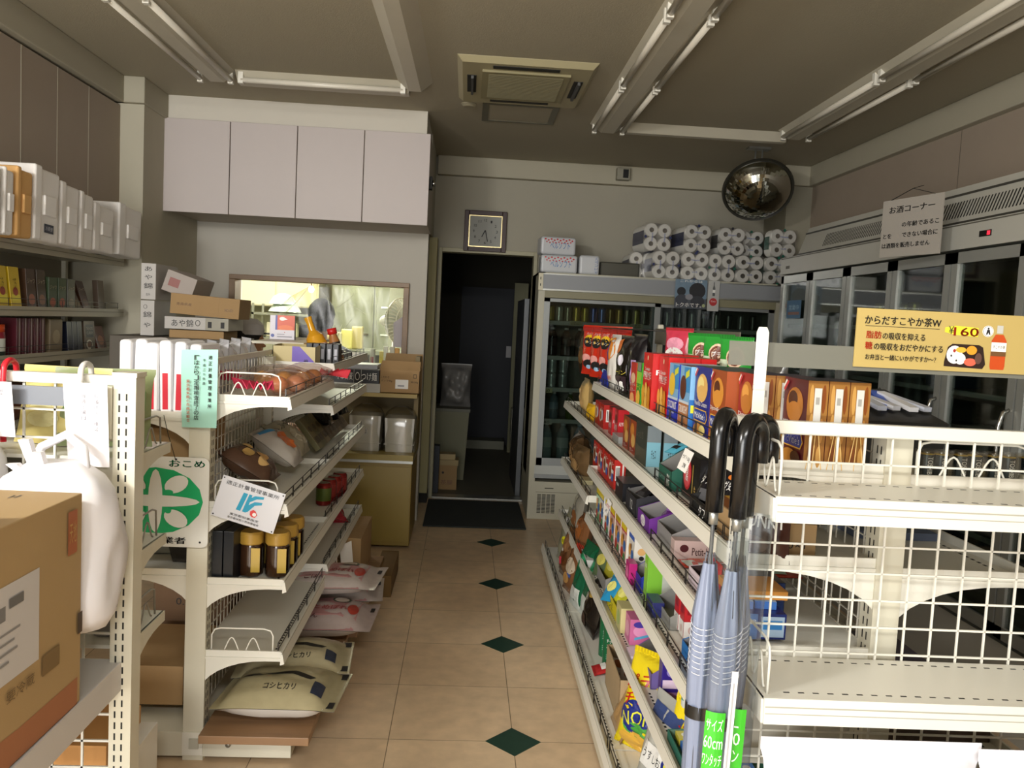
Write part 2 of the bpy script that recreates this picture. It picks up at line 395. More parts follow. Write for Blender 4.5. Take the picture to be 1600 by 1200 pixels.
for a in ((-.18, -.36, .17, -.31), (-.18, .31, .17, .345), (-.315, -.17, -.265, .16), (.265, -.17, .315, .16)):
    b = B(); b.box(a[0], a[1], -.033, a[2], a[3], -.0301, ACD); b.build('air_slot', t)
for x in (-.29, .29):
    b = B(); b.box(x - .004, -.17, -.05, x + .01, .16, -.031, mat('4a4a48')); b.build('louvre', t)
b = B()
for a in ((-.24, -.23, .24, -.2), (-.24, .2, .24, .23), (-.24, -.2, -.2, .2), (.2, -.2, .24, .2)): b.box(a[0], a[1], -.008, a[2], a[3], 0, mat('57533f', .4))
b.box(-.2, -.2, -.004, .2, .2, 0, CEIL)
tag(b.build('access_hatch', loc=(.275, 5.5, H)), 'square ceiling access hatch with a thin metal frame behind the air conditioner', 'hatch')
b = B(); b.lathe([(.0, -.02), (.035, -.02), (.05, -.006), (.05, 0)], mat('8f8870'), n=20)
tag(b.build('ceiling_cap', loc=(-.05, 5.34, H)), 'small round cap on the ceiling left of the access hatch', 'cap')
# convex mirror
t = thing('convex_mirror', 'round convex security mirror hanging from the ceiling at the back right corner', 'mirror', (2.06, 6.02, 2.58), (0, 0, 0))
q = Matrix.Rotation(R(4), 4, 'Z') @ Matrix.Rotation(R(14), 4, 'Y') @ Matrix.Rotation(R(42), 4, 'X')
b = B(); b.xf = q
pr = [(.24 * math.sin(a * math.pi / 2 / 12 * .62) / math.sin(math.pi / 2 * .62), -.13 * (math.cos(a * math.pi / 24 * .62) - math.cos(math.pi / 2 * .62)) / (1 - math.cos(math.pi / 2 * .62))) for a in range(13)]
MIR = mat('b4b4a8', .06, 1, var=.1, scale=9)
b.lathe(pr, MIR, ax='y', n=40); b.build('mirror_dome', t)
b = B(); b.xf = q; b.lathe([(.236, -.004), (.25, -.01), (.256, .01), (.245, .03), (0, .035)], mat('2b2a24', .4), ax='y', n=40); b.build('rim', t)
b = B(); b.tube([(-.03, .02, .12), (-.03, .02, .31)], .006, ALU, 8); b.tube([(.02, .02, .12), (.02, .02, .31)], .006, ALU, 8); b.box(-.09, -.02, .295, .07, .06, .31, ALU); b.build('bracket', t)
# camera
t = thing('security_camera', 'small grey security camera on the back wall cornice', 'camera', (1.24, 7.03, 2.815))
b = B(); b.box(-.055, -.075, -.05, .055, 0, .05, mat('8c8877', .5)); b.build('body', t, bevel=.006)
b = B(); b.box(-.005, -.079, -.035, .04, -.0752, .035, BLACK); b.build('lens_window', t)
# clock
t = thing('wall_clock', 'square dark wood wall clock above the doorway', 'clock', (.118, 7.11, 2.29))
WD = wood_mat('3a1c14', 8)
b = B()
for a in ((-.178, -.17, -.14, .17), (.14, -.17, .178, .17), (-.14, .132, .14, .17), (-.14, -.17, .14, -.132)): b.box(a[0], -.04, a[1], a[2], 0, a[3], WD)
b.build('frame', t, bevel=.004)
b = B()
for a in ((-.14, -.132, -.132, .132), (.132, -.132, .14, .132), (-.132, .124, .132, .132), (-.132, -.132, .132, -.124)): b.box(a[0], -.034, a[1], a[2], -.0, a[3], mat('c9b98a', .3, .7))
b.build('inner_rim', t)
b = B(); b.box(-.132, -.02, -.124, .132, -.012, .124, mat('8f8f86', .5, var=.05)); fac = b.build('dial', t)
b = B(); ops = []
for h in range(1, 13):
    a = math.pi / 2 - h * math.pi / 6; ops.append(('t', str(h), .5 + .37 * math.cos(a), .5 + .38 * math.sin(a), .055 if h < 10 else .085, .09, INK))
b.design(ops, lambda u, v, o: (-.132 + .264 * u, -.02 - o, -.124 + .248 * v)); b.build('numerals', t)
b = B(); b.hexa([(-.005, -.027, .01), (.005, -.027, .01), (.005, -.025, .01), (-.005, -.025, .01)], [(-.032 + .0, -.027, -.045), (-.025, -.027, -.047), (-.025, -.025, -.047), (-.032, -.025, -.045)], INK); b.build('hour_hand', t)
b = B(); b.hexa([(-.004, -.03, .01), (.004, -.03, .01), (.004, -.029, .01), (-.004, -.029, .01)], [(.018, -.03, -.085), (.024, -.03, -.083), (.024, -.029, -.083), (.018, -.029, -.085)], INK); b.build('minute_hand', t)

# ================================================================ SHELVING
def grid(b, x0, x1, z0, z1, y, pitch=.06, r=.0022, m=None, x_axis=True):
    """welded wire panel in the plane y (or x when x_axis is False)"""
    m = m or WIRE
    def bar(a0, c0, a1, c1):
        if x_axis: b.box(a0, y - r, c0, a1, y + r, c1, m)
        else: b.box(y - r, a0, c0, y + r, a1, c1, m)
    n = max(1, round((x1 - x0) / pitch))
    for i in range(n + 1):
        x = x0 + (x1 - x0) * i / n; bar(x - r, z0, x + r, z1)
    n = max(1, round((z1 - z0) / pitch))
    for i in range(n + 1):
        z = z0 + (z1 - z0) * i / n; bar(x0, z - r, x1, z + r)
def arch(s, d, h=.16, t=.035):
    """bracket outline: straight top, arched underside; s = side, d = depth"""
    P = [(0, 0), (s * d, 0), (s * d, -t)]
    for i in range(9):
        a = i / 8 * math.pi / 2; P.append((s * (d * .82 - (d * .82 - .012) * math.sin(a)), -t - (h - t) * (1 - math.cos(a))))
    P.append((0, -h)); return P
def shelf(t, s, y0, y1, z, d, fence=True, fy=None, near=True, far=False, divider=False, board=CREAM, slots=True, side='shelf'):
    """one shelf along y on side s of a gondola thing t, with its sub-parts"""
    b = B(); x1 = s * d
    b.box(0, y0 + .004, z - .03, x1, y1 - .004, z - .022, board)
    if slots:
        for y in [y0 + .03 + .025 * i for i in range(int((y1 - y0 - .05) / .025))]:
            b.box(s * (d - .035), y, z - .0219, s * (d - .028), y + .012, z - .0215, DARK)
    sh = b.build('shelf', t)
    b = B(); a = s * d
    V = [(a, y0, z), (a + s * .006, y0, z), (a + s * .014, y0, z - .04), (a, y0, z - .045)]
    W = [(p[0], y1, p[2]) for p in V]
    b.add(V + W, [(0, 1, 2, 3), (7, 6, 5, 4), (0, 4, 5, 1), (1, 5, 6, 2), (2, 6, 7, 3), (3, 7, 4, 0)], CREAM)
    b.box(a + s * .004, y0, z - .006, a + s * .0075, y1, z - .003, mat('a8a595')); b.build('price_rail', sh)
    for f, y in ((near, y0 + .012), (far, y1 - .012)):
        if f:
            b = B(); b.prism([(p, q + z - .0) for p, q in arch(s, d)], y - .004, y + .004, CREAM, 'xz'); b.build('bracket', sh)
    if fence:
        b = B(); u0, u1 = fy or (y0 + .02, y1 - .02); a = s * (d - .012)
        for h in (.012, .035): b.tube([(a, u0, z + h - .01), (a, u1, z + h - .01)], .0018, DWIRE, 4)
        n = max(2, round((u1 - u0) / .16))
        for i in range(n + 1):
            y = u0 + (u1 - u0) * i / n
            for q in (-.006, .006): b.tube([(a, y + q, z - .022), (a, y + q, z + .026)], .0016, DWIRE, 4)
        b.build('wire_fence', sh)
    if divider:
        wire_divider(sh, s, y0 + .02, z - .022, d)
    return sh
def wire_divider(p, s, y, z, d, h=.095):
    b = B(); a, c = s * .05, s * (d - .03)
    P = [(a, y, z), (a, y, z + h * .75), (a + s * .01, y, z + h * .95), (a + s * .03, y, z + h), (c - s * .03, y, z + h), (c - s * .008, y, z + h * .93), (c, y, z + h * .75), (c, y, z)]
    b.tube(P, .003, WIRE, 6)
    n = 24; Q = []
    for i in range(n + 1):
        u = i / n; x = a + (c - a) * (.15 + .7 * u); Q.append((x, y, z + .004 + h * .62 * (.5 - .5 * math.cos(u * 4 * math.pi))))
    b.tube(Q, .0024, WIRE, 6); b.tube([(a, y, z + .002), Q[0]], .0024, WIRE, 6); b.tube([Q[-1], (c, y, z + .002)], .0024, WIRE, 6)
    b.build('wire_divider', p)
def post(t, x, y, z1, wx=.03, wy=.06, slots=('-y',), m=CREAM2, cap=True, mid=None):
    b = B(); b.box(x - wx, y - wy / 2, 0, x + wx, y + wy / 2, z1, m)
    if cap: b.box(x - wx - .003, y - wy / 2 - .003, z1, x + wx + .003, y + wy / 2 + .003, z1 + .012, m)
    for f in slots:
        z = .12
        while z < z1 - .03:
            for q in (-.009, .009):
                if f == '-y': b.box(x + q - .0022 + (mid or 0), y - wy / 2 - .0006, z, x + q + .0022 + (mid or 0), y - wy / 2, z + .018, DARK)
                if f == '+x': b.box(x + wx, y + q - .0022, z, x + wx + .0006, y + q + .0022, z + .018, DARK)
                if f == '-x': b.box(x - wx - .0006, y + q - .0022, z, x - wx, y + q + .0022, z + .018, DARK)
            z += .03
    return b.build('post', t)
# ---- right gondola (snacks)
GR_ = thing('gondola_shelf', 'long cream double-sided gondola shelf packed with snacks right of the aisle', 'shelf unit', (.955, 1.75, 0), R(-.5))
JY = [0, .95, 2.30, 3.5]
for i, y in enumerate(JY): post(GR_, 0, y + (.032 if i == 0 else (-.032 if i == 3 else 0)), 1.34, slots=('-x', '+x'))
for i in range(3):
    b = B(); grid(b, JY[i] + .03, JY[i + 1] - .03, .14, 1.33, 0, .05, .0015, mat('cfcabb'), x_axis=False); b.build('wire_back', GR_)
    b = B(); b.box(-.43, JY[i] + .002, .015, .38, JY[i + 1] - .002, .085, CREAM2); b.build('base', GR_)
def gs(s, i, z, d, **k): return shelf(GR_, s, JY[i], JY[i + 1], z, d, **k)
for i in (0, 1): gs(-1, i, 1.27, .335, near=(i == 0), far=(i == 1))
for i in (0, 1, 2): gs(-1, i, 1.06, .335, near=(i == 0), far=(i == 2), fence=(i != 1))
for i in (0, 1): gs(-1, i, .855, .335, near=(i == 0), far=(i == 1), fence=(i != 1))
gs(-1, 2, .70, .335, near=True, far=True)
for i in (0, 1): gs(-1, i, .62, .335, near=(i == 0), far=(i == 1))
for i in (0, 1, 2): gs(-1, i, .36, .335, near=(i == 0), far=(i == 2), fence=(i == 2))
for i in (0, 1, 2): gs(-1, i, .13, .43, near=False)
for z, d in ((1.25, .335), (1.04, .335), (.62, .335), (.13, .38)):
    for i in (0, 1, 2): gs(1, i, z, d, near=(z > .2 and i == 0), fence=False, divider=(z == 1.25 and i == 0))
for y, h in ((2.30, .0),):
    b = B(); b.box(-.04, y - .012, 1.34, -.012, y + .01, 1.565, CREAM2); b.build('post_extension', GR_, bevel=.006)
b = B(); b.box(-.05, 1.0, 1.47, -.046, 2.30, 1.545, mat('6f6a5c', .6)); b.build('header_panel', GR_)
# ---- near right end unit
EU = thing('end_shelf_unit', 'empty cream shelf unit with wire mesh back at the near end of the snack gondola', 'shelf unit', (.60, 1.72, 0), R(-1.3))
post(EU, 0, .0, 1.355, wx=.014, wy=.045, slots=('-x',), m=CREAM); post(EU, .93, .0, 1.355, wx=.02, wy=.045, m=CREAM)
b = B(); grid(b, .02, .91, .15, 1.335, 0, .06, .002); b.build('wire_back', EU)
b = B(); b.box(.014, -.012, 1.335, .915, .012, 1.362, CREAM); b.build('top_rail', EU, bevel=.002)
b = B(); P = [(-.012, 1.16), (.005, 1.14), (.018, 1.25), (.016, 1.40), (.0165, 1.545), (.010, 1.553), (-.007, 1.553), (-.012, 1.545), (-.011, 1.40), (-.012, 1.25)]
b.prism([(a * .6 + .010, c) for a, c in P], -.032, -.024, CREAM, 'xz'); b.box(-.001, -.034, 1.425, .023, -.022, 1.438, CREAM); b.build('post_extension', EU, bevel=.003)
def eshelf(z, d, near_lip=.045):
    b = B(); b.box(0, -d, z - .008, .93, -.004, z, CREAM)
    for k in range(30):
        for yy in (-.03, -d + .03): b.box(.05 + k * .029, yy, z, .062 + k * .029, yy + .004, z + .0004, DARK)
    sh = b.build('shelf', EU)
    b = B(); V = [(0, -d, z + .004), (0, -d - .006, z + .004), (0, -d - .010, z - near_lip), (0, -d, z - near_lip)]
    W = [(.93, p[1], p[2]) for p in V]; b.add(V + W, [(0, 1, 2, 3), (7, 6, 5, 4), (0, 4, 5, 1), (1, 5, 6, 2), (2, 6, 7, 3), (3, 7, 4, 0)], CREAM)
    b.box(.002, -d - .0075, z - .014, .928, -d - .006, z - .011, mat('a8a595')); b.box(.002, -d - .0085, z - .026, .928, -d - .007, z - .024, mat('a8a595')); b.build('price_rail', sh)
    for x in (0, .93):
        b = B(); P = [(0, .0), (-d, 0), (-d - .004, -near_lip)]
        for i in range(9):
            a = i / 8 * math.pi / 2; P.append((-(d * .85 - (d * .85 - .012) * math.sin(a)), -near_lip - (.14 - near_lip) * (1 - math.cos(a))))
        P.append((0, -.14)); b.prism([(p, q + z) for p, q in P], x - .004, x + .004, CREAM, 'yz'); b.build('bracket', sh)
    b = B(); x = .016; Y = lambda q: -.02 - q * (d - .045); h = .10
    b.tube([(x, Y(0), z), (x, Y(0), z + h * .8), (x, Y(.08), z + h), (x, Y(.85), z + h), (x, Y(.97), z + h * .9), (x, Y(1), z + h * .7), (x, Y(1), z)], .003, WIRE, 6)
    b.tube([(x, Y(.12 + .76 * i / 24), z + .004 + h * .62 * (.5 - .5 * math.cos(i / 24 * 4 * math.pi))) for i in range(25)], .0024, WIRE, 6)
    b.build('wire_divider', sh); return sh
eshelf(1.235, .20); eshelf(.85, .215); eshelf(.42, .215)
# ---- left gondola (rice, coffee)
GL = thing('gondola_shelf', 'cream double-sided gondola shelf with wooden base board left of the aisle', 'shelf unit', (-.865, 2.78, 0))
JL = [0, .90, 2.12]
for i, y in enumerate(JL): post(GL, 0, y + (.032 if i == 0 else (-.032 if i == 2 else 0)), 1.34, wx=.034, slots=('-x', '+x'), cap=False)
for i in range(2):
    b = B(); grid(b, JL[i] + .03, JL[i + 1] - .03, .14, 1.35, 0, .045, .0015, mat('cfcabb'), x_axis=False); b.box(-.008, JL[i], 1.345, .008, JL[i + 1], 1.365, CREAM2); b.build('wire_back', GL)
    b = B(); b.box(-.36, JL[i] + (0 if i else .0), .015, .33, JL[i + 1], .10, CREAM2); b.build('base', GL)
b = B(); b.box(-.034, -.004, .02, .034, 0, .10, CREAM); pl = b.build('base_end_plate', GL); b = B(); b.box(-.01, -.01, .045, .022, -.004, .08, mat('b5b2a2', .5)); b.build('end_cap', pl)
for x in (.12, -.15): b = B(); b.cyl((x, .002, .06), (x, -.008, .06), .009, ALU); b.build('bolt', pl)
def gl(s, i, z, d, **k): return shelf(GL, s, JL[i], JL[i + 1], z, d, **k)
for i, z, d, kw in ((0, 1.255, .285, dict(near=True, far=True, divider=True)), (1, 1.32, .285, dict(near=True, far=True)), (1, 1.135, .285, dict(near=True, far=True)),
                    (0, .895, .285, dict(near=True, divider=True)), (1, .895, .285, dict(far=True)), (0, .635, .285, dict(near=True, fence=False)), (1, .635, .285, dict(far=True)),
                    (0, .385, .285, dict(near=True, divider=True)), (1, .42, .285, dict(far=True))):
    gl(1, i, z, d, **kw)
for z in (1.19, .66):
    for i in (0, 1): gl(-1, i, z, .29, near=(i == 0), fence=False)
WB = wood_mat('957352', 2.5, (1, 9, 1))
b = B(); b.box(.045, -.09, .106, .405, .85, .134, WB)
tag(b.build('wooden_board', loc=(-.865, 2.78, 0.0), bevel=.002), 'brown wooden base board at the near foot of the left gondola', 'board', 'wooden base boards')
b = B(); b.box(.045, .86, .106, .44, 2.05, .134, WB)
tag(b.build('wooden_board', loc=(-.865, 2.78, 0.0), bevel=.002), 'brown wooden base board farther back under the pink rice sacks', 'board', 'wooden base boards')
# ---- near left end unit
NL = thing('end_shelf_unit', 'cream shelf unit with slotted post at the left edge, white bags hanging on it', 'shelf unit', (-.865, 2.2, 0))
post(NL, 0, 0, 1.35, wx=.028, wy=.06, slots=('-y',), mid=-.004); post(NL, -.92, 0, 1.35, wx=.028, wy=.06)
b = B(); grid(b, -.89, -.03, .15, 1.33, 0, .075, .0028, WIRE); b.build('wire_back', NL)
b = B(); b.box(-.89, -.014, 1.325, -.028, .014, 1.352, CREAM); b.build('top_rail', NL, bevel=.003)
b = B(); b.box(-.89, -.03, 1.27, -.06, -.02, 1.318, mat('6f737a', .35)); b.box(-.06, -.034, 1.19, -.03, -.02, 1.325, CREAM2); b.build('header_rail', NL)
def nshelf(z, d, s):       # s=-1 toward the camera, +1 away
    b = B(); b.box(-.89, s * .01, z - .01, .0, s * d, z, CREAM if s > 0 else mat('b9b6b2', .5)); sh = b.build('shelf', NL)
    b = B()
    if s > 0:
        P = arch(1, d, .17, .03); b.prism([(p, q + z) for p, q in P], -.004, .004, CREAM2, 'yz'); b.build('bracket', sh)
        b = B(); h = .085; x = -.015; Y = lambda q: .02 + q * (d - .05)
        b.tube([(x, Y(0), z), (x, Y(0), z + h * .8), (x, Y(.12), z + h), (x, Y(.85), z + h), (x, Y(.97), z + h * .9), (x, Y(1), z)], .003, mat('8b8578', .4), 6)
        b.tube([(x, Y(.12 + .76 * i / 24), z + .004 + h * .62 * (.5 - .5 * math.cos(i / 24 * 4 * math.pi))) for i in range(25)], .0024, mat('8b8578', .4), 6); b.build('wire_divider', sh)
    else:
        b.box(-.002, -d, z - .075, .002, -.01, z + .002, mat('c8c4c0', .5)); b.box(-.89, -d - .004, z - .05, 0, -d, z, CREAM); b.build('side_panel', sh)
for z, d in ((1.135, .30), (.865, .28), (.63, .28)): nshelf(z, d, 1)
nshelf(.60, .55, -1); nshelf(.25, .30, -1)
# ---- left wall shelves
WL = thing('wall_shelf', 'beige wall shelving on the left wall with curry packs and foam boxes', 'shelf unit', (-2.43, 3.0, 0))
for z, f in ((1.80, 1), (1.50, 1), (1.275, 1), (.95, 0), (.6, 0), (.3, 0)):
    b = B(); b.box(0, -1.2, z - .03, .345, 2.16, z - .02, CREAM2); sh = b.build('shelf', WL)
    b = B(); b.box(.345, -1.2, z - .045, .358, 2.16, z, mat('aaa490', .45)); b.box(.3585, -1.2, z - .02, .3595, 2.16, z - .016, mat('7d7867')); b.build('price_rail', sh)
    if f:
        b = B()
        for h in (.02, .045): b.tube([(.335, -1.1, z + h - .01), (.335, 2.14, z + h - .01)], .0018, DWIRE, 4)
        for k in range(20): b.tube([(.335, -1.1 + k * .17, z - .02), (.335, -1.1 + k * .17, z + .035)], .0016, DWIRE, 4)
        b.build('wire_fence', sh)
b = B(); b.box(-.015, -1.2, 0, .005, 2.16, 1.95, mat('8d8674', .7)); b.build('back_panel', WL)
for y in (-1.19, .46, 2.13):
    b = B(); b.box(0, y, 0, .03, y + .03, 1.95, CREAM2); b.build('post', WL)
# ================================================================ BACK FRIDGE
def lit_dark(k): return mat(k, .6)
FB = mat('b8b49f', .45, var=.03); FG = mat('8f9290', .4, .3); INT = mat('3a3d38', .7); SHW = mat('b3b5ae', .45)
t = thing('display_fridge', 'wide sliding door drinks fridge against the back wall with toilet rolls on top', 'fridge', (1.505, 6.78, 0))
FX0, FX1, FY0, FY1 = -.965, .965, -.32, .32
b = B(); b.box(FX0, FY0, .0, FX1, FY1, .30, FB); b.box(FX0, FY0 + .3, .3, FX1, FY1, 1.94, mat('6d6c62', .7)); b.box(FX0, FY0, .3, FX0 + .05, FY1 - .01, 1.94, FB); b.box(FX1 - .05, FY0, .3, FX1, FY1 - .01, 1.94, FB)
b.box(FX0, FY0, 1.92, FX1, FY1, 1.94, FB); b.box(FX0 + .06, FY0 - .002, .215, FX1 - .06, FY0, .218, mat('6a675a')); b.box(FX0 + .13, FY0 - .003, .245, FX0 + .2, FY0, .252, DARK)
b.build('body', t, bevel=.004)
b = B(); b.box(FX0 + .04, FY0 - .012, .33, FX1 - .04, FY0 + .02, .36, FG); b.box(FX0 + .04, FY0 - .004, .36, FX1 - .04, FY0 + .02, .43, SHW); b.build('door_sill', t)
b = B(); b.box(FX0 + .01, FY0 - .02, 1.81, FX1 - .01, FY0 + .03, 1.925, mat('8d9093', .4)); b.box(FX0 + .01, FY0 - .024, 1.80, FX1 - .01, FY0, 1.812, ALU); b.box(FX0 + .01, FY0 - .024, 1.922, FX1 - .01, FY0, 1.93, ALU); b.build('light_canopy', t)
b = B(); b.box(FX0 - .005, FY0 - .03, 1.80, FX0 + .03, FY0 + .03, 1.93, mat('cfc8ad', .4)); b.box(FX0 + .008, FY0 - .031, 1.83, FX0 + .014, FY0 - .03, 1.85, DARK); b.box(FX0 + .008, FY0 - .031, 1.88, FX0 + .014, FY0 - .03, 1.9, DARK); b.build('end_cap', t)
b = B(); b.box(FX0 + .05, FY0, 1.74, FX1 - .05, FY0 + .03, 1.80, mat('8a8569', .5)); b.build('header_strip', t)
b = B()
for r in range(14):
    for c in range(4): b.box(FX0 + .075 + c * .037, FY0 - .0015, .05 + r * .011, FX0 + .105 + c * .037, FY0, .056 + r * .011, DARK)
b.build('vent_grille', t)
for x0, x1, y in ((FX0 + .05, .0, FY0 + .008), (-.06, FX1 - .05, FY0 + .03)):
    b = B(); w = .045
    for a in ((x0, .43, x0 + w, 1.745), (x1 - w, .43, x1, 1.745), (x0, .43, x1, .49), (x0, 1.715, x1, 1.745)): b.box(a[0], y - .008, a[1], a[2], y + .008, a[3], FG)
    d = b.build('sliding_door', t); b = B(); b.box(x0 + w, y - .003, .49, x1 - w, y + .003, 1.715, GLASS); b.build('glass', d)
for z in (1.565, 1.29, 1.04, .79, .45):
    b = B(); b.box(FX0 + .05, FY0 + .06, z - .012, FX1 - .05, FY1 - .02, z, mat('8a8c84', .5)); b.box(FX0 + .055, FY0 + .055, z - .028, FX1 - .055, FY0 + .062, z + .004, SHW); b.build('shelf', t)
b = B(); b.box(FX0 + .05, FY1 - .03, .3, FX1 - .05, FY1 - .02, 1.9, INT); b.build('back_liner', t)
LAB = mat('d8cf9c', .6)
for x, z, s in ((-.86, 1.03, '160'), (-.93 + .08, .78, '140')):
    b = B(); b.box(x - .05, FY0 + .05, z - .03, x + .05, FY0 + .054, z + .005, LAB if s == '160' else SHW); b.design([('t', s, .5, .5, .6, .7, INK)], lambda u, v, o: (x - .05 + .1 * u, FY0 + .05 - o, z - .03 + .035 * v)); b.build('price_label', t)
for x in (-.65, -.17):
    b = B(); b.box(x - .05, FY0 + .05, 1.54, x + .05, FY0 + .054, 1.575, mat('b9b188')); b.design([('t', 'お茶 120', .5, .7, .7, .3, INK), ('t', '各種缶飲料', .5, .3, .8, .3, INK)], lambda u, v, o: (x - .05 + .1 * u, FY0 + .05 - o, 1.54 + .035 * v)); b.build('price_label', t)
# ================================================================ RIGHT WALL FREEZER
t = thing('reach_in_freezer', 'long white wall freezer with a row of glass doors along the right wall', 'freezer', (2.2, 3.4, 0))
y0, y1 = -2.32, 2.38; FW = mat('b5b3a8', .4, var=.03)
b = B(); b.box(.0, y0, 0, .50, y1, .35, FW); b.box(.46, y0, .35, .50, y1, 2.0, mat('4a4a44', .7)); b.box(0, y1 - .02, .35, .46, y1, 1.96, FW); b.box(0, y0, .35, .46, y0 + .02, 1.96, FW); b.build('body', t)
b = B(); b.box(-.02, y0, 1.965, .50, y1, 2.08, FW); b.box(-.0215, y0, 2.07, -.02, y1, 2.076, mat('5d5a50')); b.build('fascia', t, bevel=.004)
b = B(); b.hexa([(.03, y0, 2.08), (.5, y0, 2.08), (.5, y1 - .15, 2.08), (.03, y1 - .15, 2.08)], [(.10, y0, 2.28), (.5, y0, 2.28), (.5, y1 - .15, 2.28), (.10, y1 - .15, 2.28)], FW)
for z, h in ((2.09, .012), (2.235, .010)):
    x = .03 + (z - 2.08) * .35; b.box(x - .004, y0, z, x + .004, y1 - .15, z + h, mat('3c3a33'))
b.build('canopy', t)
for k in range(6):
    ya = y0 + .06 + k * .69
    b = B()
    for i in range(30):
        y = ya + i * .023; b.hexa([(.0450, y, 2.125), (.0462, y, 2.125), (.0462, y + .009, 2.125), (.0450, y + .009, 2.125)], [(.0730, y, 2.205), (.0742, y, 2.205), (.0742, y + .009, 2.205), (.0730, y + .009, 2.205)], DARK)
    b.build('louvre', t)
b = B(); b.box(-.024, .02, 2.005, -.02, .10, 2.03, BLACK); b.box(-.0245, .025, 2.009, -.024, .045, 2.026, mat('e02030', emit=1.2)); b.build('temperature_display', t)
b = B(); b.box(-.023, 2.22, 2.0, -.02, 2.28, 2.02, mat('6d6a60')); b.build('name_plate', t)
DE = [2.33, 1.84, 1.32, .80, .28, -.24, -.76, -1.28, -1.80, -2.3]
FD = mat('a9aaa3', .3, .5)
for i in range(9):
    a, c = DE[i + 1] + .006, DE[i] - .006; w = .045; b = B()
    for q in ((a, .38, a + w, 1.95), (c - w, .38, c, 1.95), (a, .38, c, .43), (a, 1.90, c, 1.95)): b.box(-.03, q[0], q[1], .0, q[2], q[3], FD)
    d = b.build('door', t); b = B(); b.box(-.018, a + w, .43, -.012, c - w, 1.90, GLASS); b.build('glass', d)
    b = B(); y = a + .02; b.tube([(-.03, y, 1.0), (-.06, y, 1.02), (-.07, y, 1.1), (-.07, y, 1.22), (-.055, y, 1.28), (-.03, y, 1.29)], .008, CHROME, 8); b.build('handle', d)
for z in (1.62, 1.33, 1.04, .72, .42):
    b = B(); b.box(.06, y0 + .03, z - .008, .45, y1 - .03, z, mat('6f716a', .5)); b.box(.052, y0 + .03, z - .02, .06, y1 - .03, z + .003, mat('b9bbb2', .4)); b.build('shelf', t)
# ================================================================ PRODUCT BUILDERS
def Sf(w, d, h): return lambda u, v, o: (-w / 2 + w * u, -d / 2 - o, h * v)
def Spx(w, d, h): return lambda u, v, o: (w / 2 + o, -d / 2 + d * u, h * v)
def Snx(w, d, h): return lambda u, v, o: (-w / 2 - o, d / 2 - d * u, h * v)
def St(w, d, h): return lambda u, v, o: (-w / 2 + w * u, -d / 2 + d * v, h + o)
def carton(name, label, cat, w, d, h, col, loc, rot=0, front=None, right=None, left=None, top=None, group=None, bevel=.0015, sidecol=None, topcol=None):
    b = B(); m = C(col) if isinstance(col, str) else col
    b.box(-w / 2, -d / 2, 0, w / 2, d / 2, h, m)
    if sidecol:
        for S in (Spx(w, d, h), Snx(w, d, h)): b.design([('r', 0, 0, 1, 1, C(sidecol))], lambda u, v, o, S=S: S(u, v, -.0001))
    if topcol: b.design([('r', 0, 0, 1, 1, C(topcol))], lambda u, v, o: St(w, d, h)(u, v, .0002))
    o = b.build(name, None, loc, rot, bevel if not (sidecol or topcol) else 0); tag(o, label, cat, group)
    for nm, ops, S in (('front_print', front, Sf(w, d, h)), ('side_print', right, Spx(w, d, h)), ('side_print', left, Snx(w, d, h)), ('top_print', top, St(w, d, h))):
        if ops: q = B(); q.design(ops, S, 1); q.build(nm, o)
    return o
def bag_fn(w, h, t, seed=1, top=.06, bot=.05, wr=.12):
    rs = random.Random(seed); ph = [rs.random() * 6.28 for _ in range(6)]
    def f(u, v, side=1, o=0):
        k = (1 - abs(2 * u - 1) ** 2.6) ** .6 if 0 < u < 1 else 0
        vv = min(max((v - bot) / (1 - top - bot), 0), 1)
        k2 = (1 - abs(2 * vv - 1) ** 3.2) ** .55 if 0 < vv < 1 else 0
        a = math.sin(u * 11 + v * 5 + ph[0]) * math.sin(v * 13 - u * 4 + ph[1]) + .6 * math.sin(u * 23 + ph[2]) * math.sin(v * 9 + ph[3])
        y = t / 2 * k * k2 * (1 + wr * a) + .0008
        pinch = 1 - .06 * k2
        return ((u - .5) * w * pinch, -side * (y + o), v * h)
    return f
def bag(name, label, cat, w, h, t, col, loc, rot=0, ops=None, seed=1, group=None, back=None, top=.06, bot=.05, wr=.12, crimp=None, rough=.22):
    b = B(); f = bag_fn(w, h, t, seed, top, bot, wr); m = mat(col, rough) if isinstance(col, str) else col
    nu, nv = 14, 18
    for side in (1, -1):
        V = [f(i / nu, j / nv, side) for j in range(nv + 1) for i in range(nu + 1)]
        F = [(j * (nu + 1) + i, j * (nu + 1) + i + 1, (j + 1) * (nu + 1) + i + 1, (j + 1) * (nu + 1) + i) for j in range(nv) for i in range(nu)]
        if side < 0: F = [q[::-1] for q in F]
        b.add(V, F, m if side > 0 or not back else mat(back, rough), True)
    o = b.build(name, None, loc, rot); tag(o, label, cat, group)
    if ops:
        q = B(); q.design(ops, lambda u, v, oo: f(u, v, 1, oo + .0014), 1, .045); q.build('front_print', o)
    if crimp:
        q = B()
        for z0 in (0, h * (1 - top * .8)):
            for k in range(20): q.box(-w / 2 + w * k / 20, -.0022, z0, -w / 2 + w * (k + .5) / 20, .0022, z0 + h * top * .8, mat(crimp, .3))
        q.build('crimped_seal', o)
    return o
